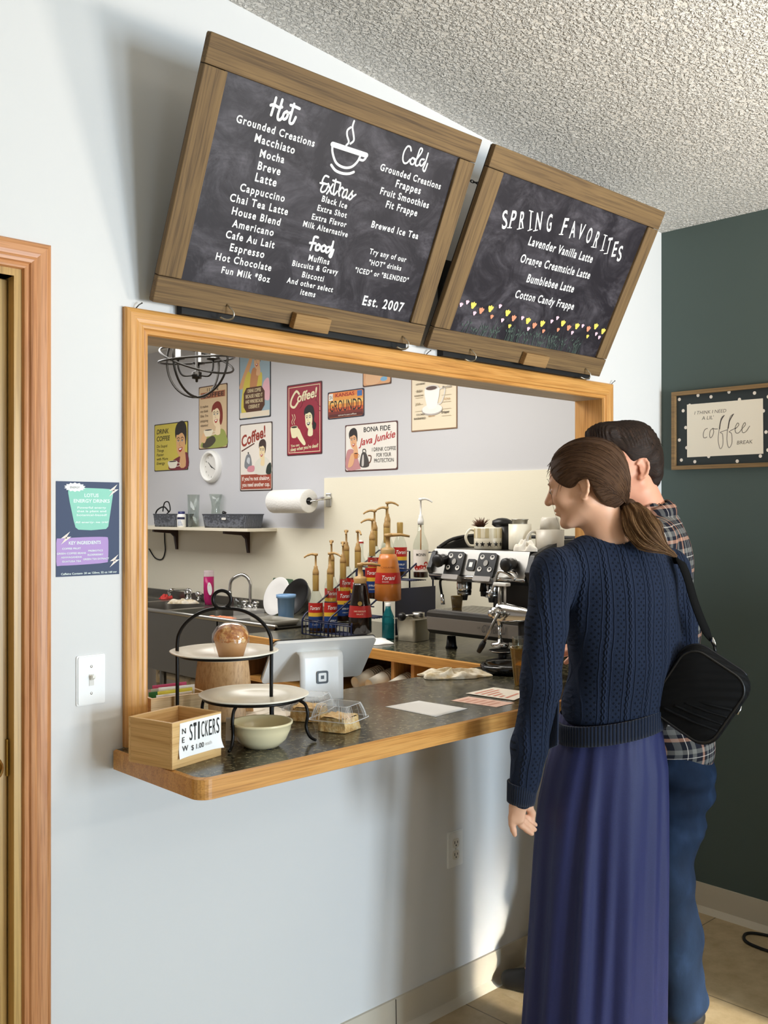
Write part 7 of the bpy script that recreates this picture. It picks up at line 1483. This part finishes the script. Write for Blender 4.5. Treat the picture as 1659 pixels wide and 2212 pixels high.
for zz, sg_ in ((hd_, 1), (-hd_, -1)):
    n_ = len(rr_); rings = [(x*.90*(1-j/6), y*.90*(1-j/6), zz+sg_*.012*(1-(1-j/6)**2)) for j in range(6) for x, y in rr_]+[(0, 0, zz+sg_*.012)]
    b.add(rings, [(j*n_+i, j*n_+(i+1) % n_, (j+1)*n_+(i+1) % n_, (j+1)*n_+i) for j in range(5) for i in range(n_)]+[(5*n_+i, 5*n_+(i+1) % n_, 6*n_) for i in range(n_)], 0, True, MBg)
b.build('bag_body', bagm, bagt, world=True)
for zz in (hd_*.98, -hd_*.98): b = MB(); b.tube([(x*.905, y*.905, zz) for x, y in rr_], .0032, 8, True, 0, MBg); b.build('piping', black, bagt, world=True)
for i in range(4):
    b = MB(); b.tube(smooth([(-.055+.018*i, -.075+.022*i, hd_+.008), (.02+.008*i, -.06+.022*i, hd_+.0105), (ha*.86, -.045+.022*i, hd_+.001)], 6), .0036, 6, mat=0, M=MBg); b.build('quilted_ridge', bagm, bagt, world=True)
b = MB(); b.tube([(x*1.004, y*1.004, -.004) for x, y in rr_[6:26]], .0032, 6, False, 0, MBg); b.build('zipper', col('#26262a', .4, .5), bagt, world=True)
b = MB(); b.tube([(ha*.98, .040, .002), (ha*1.02, .03, .012), (ha*1.03, .015, .016)], .0026, 6, False, 0, MBg); b.build('zip_pull', chrome, bagt, world=True)
def wl(px, py, dd): return root @ Vector(W(px, py, dd))
stp = smooth([wl(1448, 1208, .02), wl(1468, 1212, -.03), wl(1484, 1245, -.045), wl(1500, 1300, -.05), wl(1520, 1352, -.05), wl(1536, 1384, -.05)], 7)
b = MB(); vs = []
for i, p in enumerate(stp):
    t = (stp[min(i+1, len(stp)-1)]-stp[max(i-1, 0)]).normalized(); wdir = t.cross((-FW*.9+RT*.45)).normalized()*(.0125 if i < len(stp)-6 else .0125-.0085*(i-len(stp)+6)/5); vs += [p+wdir, p-wdir]
b.add(vs, [(2*i, 2*i+1, 2*i+3, 2*i+2) for i in range(len(stp)-1)], 0, True); b.build('strap', col('#0b0b0b', .9, 0, .15), bagt, world=True, solid=.003)
b = MB(); b.tube([wl(1537, 1378, -.055), wl(1541, 1388, -.058), wl(1545, 1398, -.058)], [.006, .007, .005], 8, flat=.5); b.build('strap_buckle', chrome, bagt, world=True); b = MB(); b.tube([wl(1543, 1396, -.057), wl(1546, 1412, -.057)], .004, 8); b.build('strap_tab', black, bagt, world=True)

# ---------------- man in the plaid shirt
Mn = Local(1440, 3.04); mo = thing('person', 'man with short dark hair in a plaid shirt and jeans leaning behind the woman', 'person', Mn.loc, Mn.rz)
S = SDF(); fa = math.radians(-14); mh = Mn(1352, 1013, 0); HT, HR = head(S, mh, (-math.cos(fa), math.sin(fa), -.08), (-.06, 0, 1), .97)
nb_ = Mn(1402, 1120, .01); S.rc(HT(-.03, 0, -.05), nb_, .056, .064, .03)
for c_, r_ in (((1408, 1230, .02), (.105, .165, .17)), ((1418, 1370, .02), (.100, .150, .17)), ((1432, 1520, .02), (.105, .150, .14)), ((1448, 1660, .02), (.115, .16, .13))): S.ell(Mn(*c_), r_, None, .05)
S.rc(Mn(1410, 1160, -.17), Mn(1412, 1160, .21), .055, .055, .04)
for sd, y0_ in ((-1, -.165), (1, .22)):
    el = Mn(1388, 1340, y0_+.02*sd); wr = Mn(1275 if sd < 0 else 1250, 1395, y0_+.10 if sd < 0 else .25); S.chain([Mn(1410, 1165, y0_), el, wr], [.052, .043, .029], .02); hand(S, wr, (-.8, .3, -.25), (-.2, 0, 1), sd, .35)
HIP = [Mn(1468, 1690, -.07), Mn(1452, 1690, .11)]; KN = [Mn(1436, 1900, -.09), Mn(1320, 1895, .10)]; AN = [Mn(1470, 2165, -.06), Mn(1207, 2075, .12)]
for a, b_, c_ in zip(HIP, KN, AN): S.chain([a, b_, c_], [.072, .054, .040], .02); S.rc(c_, np.array((c_[0]-.10, c_[1]+.04, .045)), .036, .026, .02)
V, F = S.mesh(.0034); skin_mesh('body', V, F, skinm, mo, 2)
for s_ in (-1, 1):
    b = MB(); b.ell(HT(.0795, .031*s_, .003), (.0112, .0112, .0112), 16, 12); b.build('eyeball', col('#e9e4dc', .15), mo); b = MB(); b.ell(HT(.0885, .032*s_, .003), (.0045, .0055, .0055), 12, 8); b.build('iris', col('#3b4a55', .15), mo)
def make_plaid():
    k = NT('plaid_flannel', .9, .1); sx = k.n('SeparateXYZ'); k.l(k.map(rot=(0, .10, 0)), sx.inputs[0]); X, Y, Zc = sx.outputs; u = k.math('ADD', k.math('MULTIPLY', X, .9), k.math('MULTIPLY', Y, .8))
    def stripes(c_): return k.ramp(k.math('FRACT', k.math('MULTIPLY', c_, 1/.098)), [(0, '#23242c'), (.24, '#b98a72'), (.34, '#1c1d25'), (.45, '#6f6f6c'), (.60, '#1a1b22'), (.72, '#d8cfc6'), (.745, '#25262e'), (.86, '#7c7a74')], 'CONSTANT')
    k.color(k.mix(stripes(u), stripes(k.math('ADD', Zc, .03)), .5)); n = k.noise(k.map(), 260, 2); k.bump(n, .3, .002); return k.m
plaid = make_plaid()
S = SDF()
for c_, r_ in (((1405, 1230, .02), (.124, .185, .175)), ((1420, 1370, .02), (.128, .172, .17)), ((1436, 1490, .02), (.130, .170, .15)), ((1450, 1600, .02), (.132, .172, .13))): S.ell(Mn(*c_), r_, None, .05)
S.rc(Mn(1412, 1165, -.17), Mn(1414, 1165, .21), .068, .068, .05); S.rc(Mn(1398, 1100, 0), Mn(1408, 1130, .02), .066, .085, .03)
S.plane(lambda P: (Mn(1, 1652)[2]-(P[:, 0]+.05)*.16)-P[:, 2]); S.rc(HT(-.03, 0, -.05), nb_, .060, .066, .005, 's')
S.chain([Mn(1412, 1170, -.185), Mn(1405, 1270, -.185), Mn(1388, 1345, -.175), Mn(1290, 1392, -.08)], [.068, .060, .056, .040], .02); S.chain([Mn(1412, 1170, .225), Mn(1388, 1340, .24), Mn(1265, 1392, .25)], [.066, .055, .040], .02)
wv = random.Random(6); ws = [(np.array([wv.uniform(-1, 1), wv.uniform(-1, 1), wv.uniform(-1.5, 1.5)])*26, wv.uniform(0, 6)) for _ in range(6)]
V, F = S.mesh(.0055, lambda P: sum(.0018*np.sin(P@w_+ph) for w_, ph in ws)); skin_mesh('plaid_shirt', V, F, plaid, mo, 2)
b = MB(); ax = nb_-HT(-.03, 0, -.05); ax /= np.linalg.norm(ax); e1 = np.cross(ax, (0, 1, 0)); e1 /= np.linalg.norm(e1); e2 = np.cross(ax, e1)
def collar(s_, q_):
    a = PI*.12+2*PI*.88*s_+PI; r_ = .068+.010*math.sin(PI*q_)+.012*q_; return tuple(nb_-ax*(.030-.038*q_*(1 if q_ > .45 else 1))*1.0+e1*r_*math.cos(a)+e2*r_*math.sin(a)+np.array((.004, 0, .004-.012*q_)))
b.grid(collar, 50, 7); b.build('collar', plaid, mo, solid=.006)
k = NT('blue_denim', .85, .15); n = k.noise(k.map((1, 1, .5)), 14, 4); w_ = k.noise(k.map(), 500, 1); k.color(k.mix(k.ramp(n, [(.3, '#0f1724'), (.55, '#18263a'), (.8, '#2c3f5c')]), '#1a2a42', k.math('MULTIPLY', w_, .5))); k.bump(n, .4, .01); denim = k.m
S = SDF(); S.ell(Mn(1450, 1640, .02), (.123, .166, .16), None, .05); S.ell(Mn(1487, 1705, -.05), (.062, .075, .075), None, .03)
for a, b_, c_, c0 in zip(HIP, KN, AN, (0, 1)): S.chain([a, b_, (b_+c_)/2+np.array((.010, 0, 0)), c_+np.array((0, 0, .02)), np.array((c_[0], c_[1], .065))], [.098, .074, .074, .068, .066], .035)
S.plane(lambda P: P[:, 2]-Mn(1, 1570)[2])
ws = [(np.array([wv.uniform(-1, 1), wv.uniform(-1, 1), wv.uniform(-2, 2)])*26, wv.uniform(0, 6)) for _ in range(6)]+[(np.array([wv.uniform(-.5, .5)*30, wv.uniform(-.5, .5)*30, wv.uniform(45, 75)]), wv.uniform(0, 6)) for _ in range(4)]
V, F = S.mesh(.005, lambda P: sum(.0021*np.sin(P@w_+ph+2*np.sin(P[:, 2]*9)) for w_, ph in ws)+.005*np.exp(-((P[:, 2]-Mn(1, 1765)[2]+.25*(P[:, 0]-.05))/.012)**2)); skin_mesh('jeans', V, F, denim, mo, 2)
for c_ in AN:
    Sh = SDF(); p = np.array((c_[0], c_[1], .05)); Sh.rc(p+np.array((.030, -.012, -.01)), p+np.array((-.06, .02, -.006)), .040, .040).rc(p+np.array((-.06, .02, -.006)), p+np.array((-.15, .055, -.018)), .042, .030).plane(lambda P: .004-P[:, 2]); V, F = Sh.mesh(.005); skin_mesh('shoe', V, F, col('#0c0b0b', .6), mo)

# his hair: cropped sides, longer top brushed forward and up
S = SDF(); E = lambda c_, r_, kk=.02, op='u': S.ell(HT(*c_), .97*np.array(r_), HR, kk, op)
E((-.016, 0, .050), (.106, .0835, .092)); E((.010, 0, .108), (.100, .064, .042), .03); E((.075, .0, .112), (.048, .055, .034), .03); E((-.075, 0, .0), (.042, .070, .075), .02)
E((.085, 0, -.005), (.085, .12, .082), .012, 's'); E((.052, .078, -.03), (.062, .035, .065), .012, 's'); E((.052, -.078, -.03), (.062, .035, .065), .012, 's'); E((-.008, .088, -.012), (.030, .03, .042), .008, 's'); E((-.008, -.088, -.012), (.030, .03, .042), .008, 's'); E((-.02, 0, -.125), (.11, .12, .055), .015, 's')
def hwarp(P):
    q = (P-mh)@HR.T; return .0012*np.sin(q[:, 1]*420+30*np.sin(q[:, 0]*25))*np.clip((q[:, 2]-.05)*30, .15, 1)+.0018*np.sin(q@np.array((60., 190., 120.)))
V, F = S.mesh(.0028, hwarp); ho_ = skin_mesh('hair', V, F, hair_m, mo, 1); uv = ho_.data.uv_layers.new(name='UVMap'); vi = np.zeros(len(ho_.data.loops), np.int32); ho_.data.loops.foreach_get('vertex_index', vi); co = np.zeros(len(ho_.data.vertices)*3, np.float32); ho_.data.vertices.foreach_get('co', co); q = (co.reshape(-1, 3)-mh)@HR.T
uv.data.foreach_set('uv', np.stack([(q[:, 1]*6+q[:, 2]*2.5), q[:, 0]*6], 1).astype(np.float32)[vi].ravel())
cur = []; cen = HT(-.016, 0, .040)
for i in range(420):
    th_, ph_ = hrn.uniform(-2.6, 2.6), hrn.uniform(.15, 1.25); d = np.array((math.cos(ph_)*math.cos(th_)-.1, math.cos(ph_)*math.sin(th_), math.sin(ph_))); r_ = .97/np.linalg.norm(d/np.array((.108, .085, .100))); p = cen+(d*r_)@HR
    q_ = (p-mh)@HR.T/.97
    if q_[0] > .03 and q_[2] < .085: continue
    v1 = (np.array((.8 if q_[2] > .09 else -.5, hrn.uniform(-.25, .25), -.1 if q_[2] > .09 else -.6)))@HR+ (d@HR)*.35; L_ = hrn.uniform(.018, .04) if q_[2] > .08 else hrn.uniform(.008, .018)
    cur.append([tuple(p-(d@HR)*.004+v1*L_*t-(d@HR)*.25*L_*t*t) for t in np.linspace(0, 1, 5)])
strands('hair_strands', hair_m, mo, cur, .0010, .0004)
# cord on the floor by the green wall
b = MB(); b.tube(smooth([(3.40, -.60, .006), (3.385, -.53, .006), (3.40, -.44, .006), (3.46, -.405, .006), (3.50, -.44, .006), (3.52, -.56, .006), (3.53, -.80, .006)], 8), .0055, 8); tag(b.build('power_cable', rubber, loc=(3.42, -.42, 0), world=True), 'loop of black power cable on the floor by the green wall', 'cable')
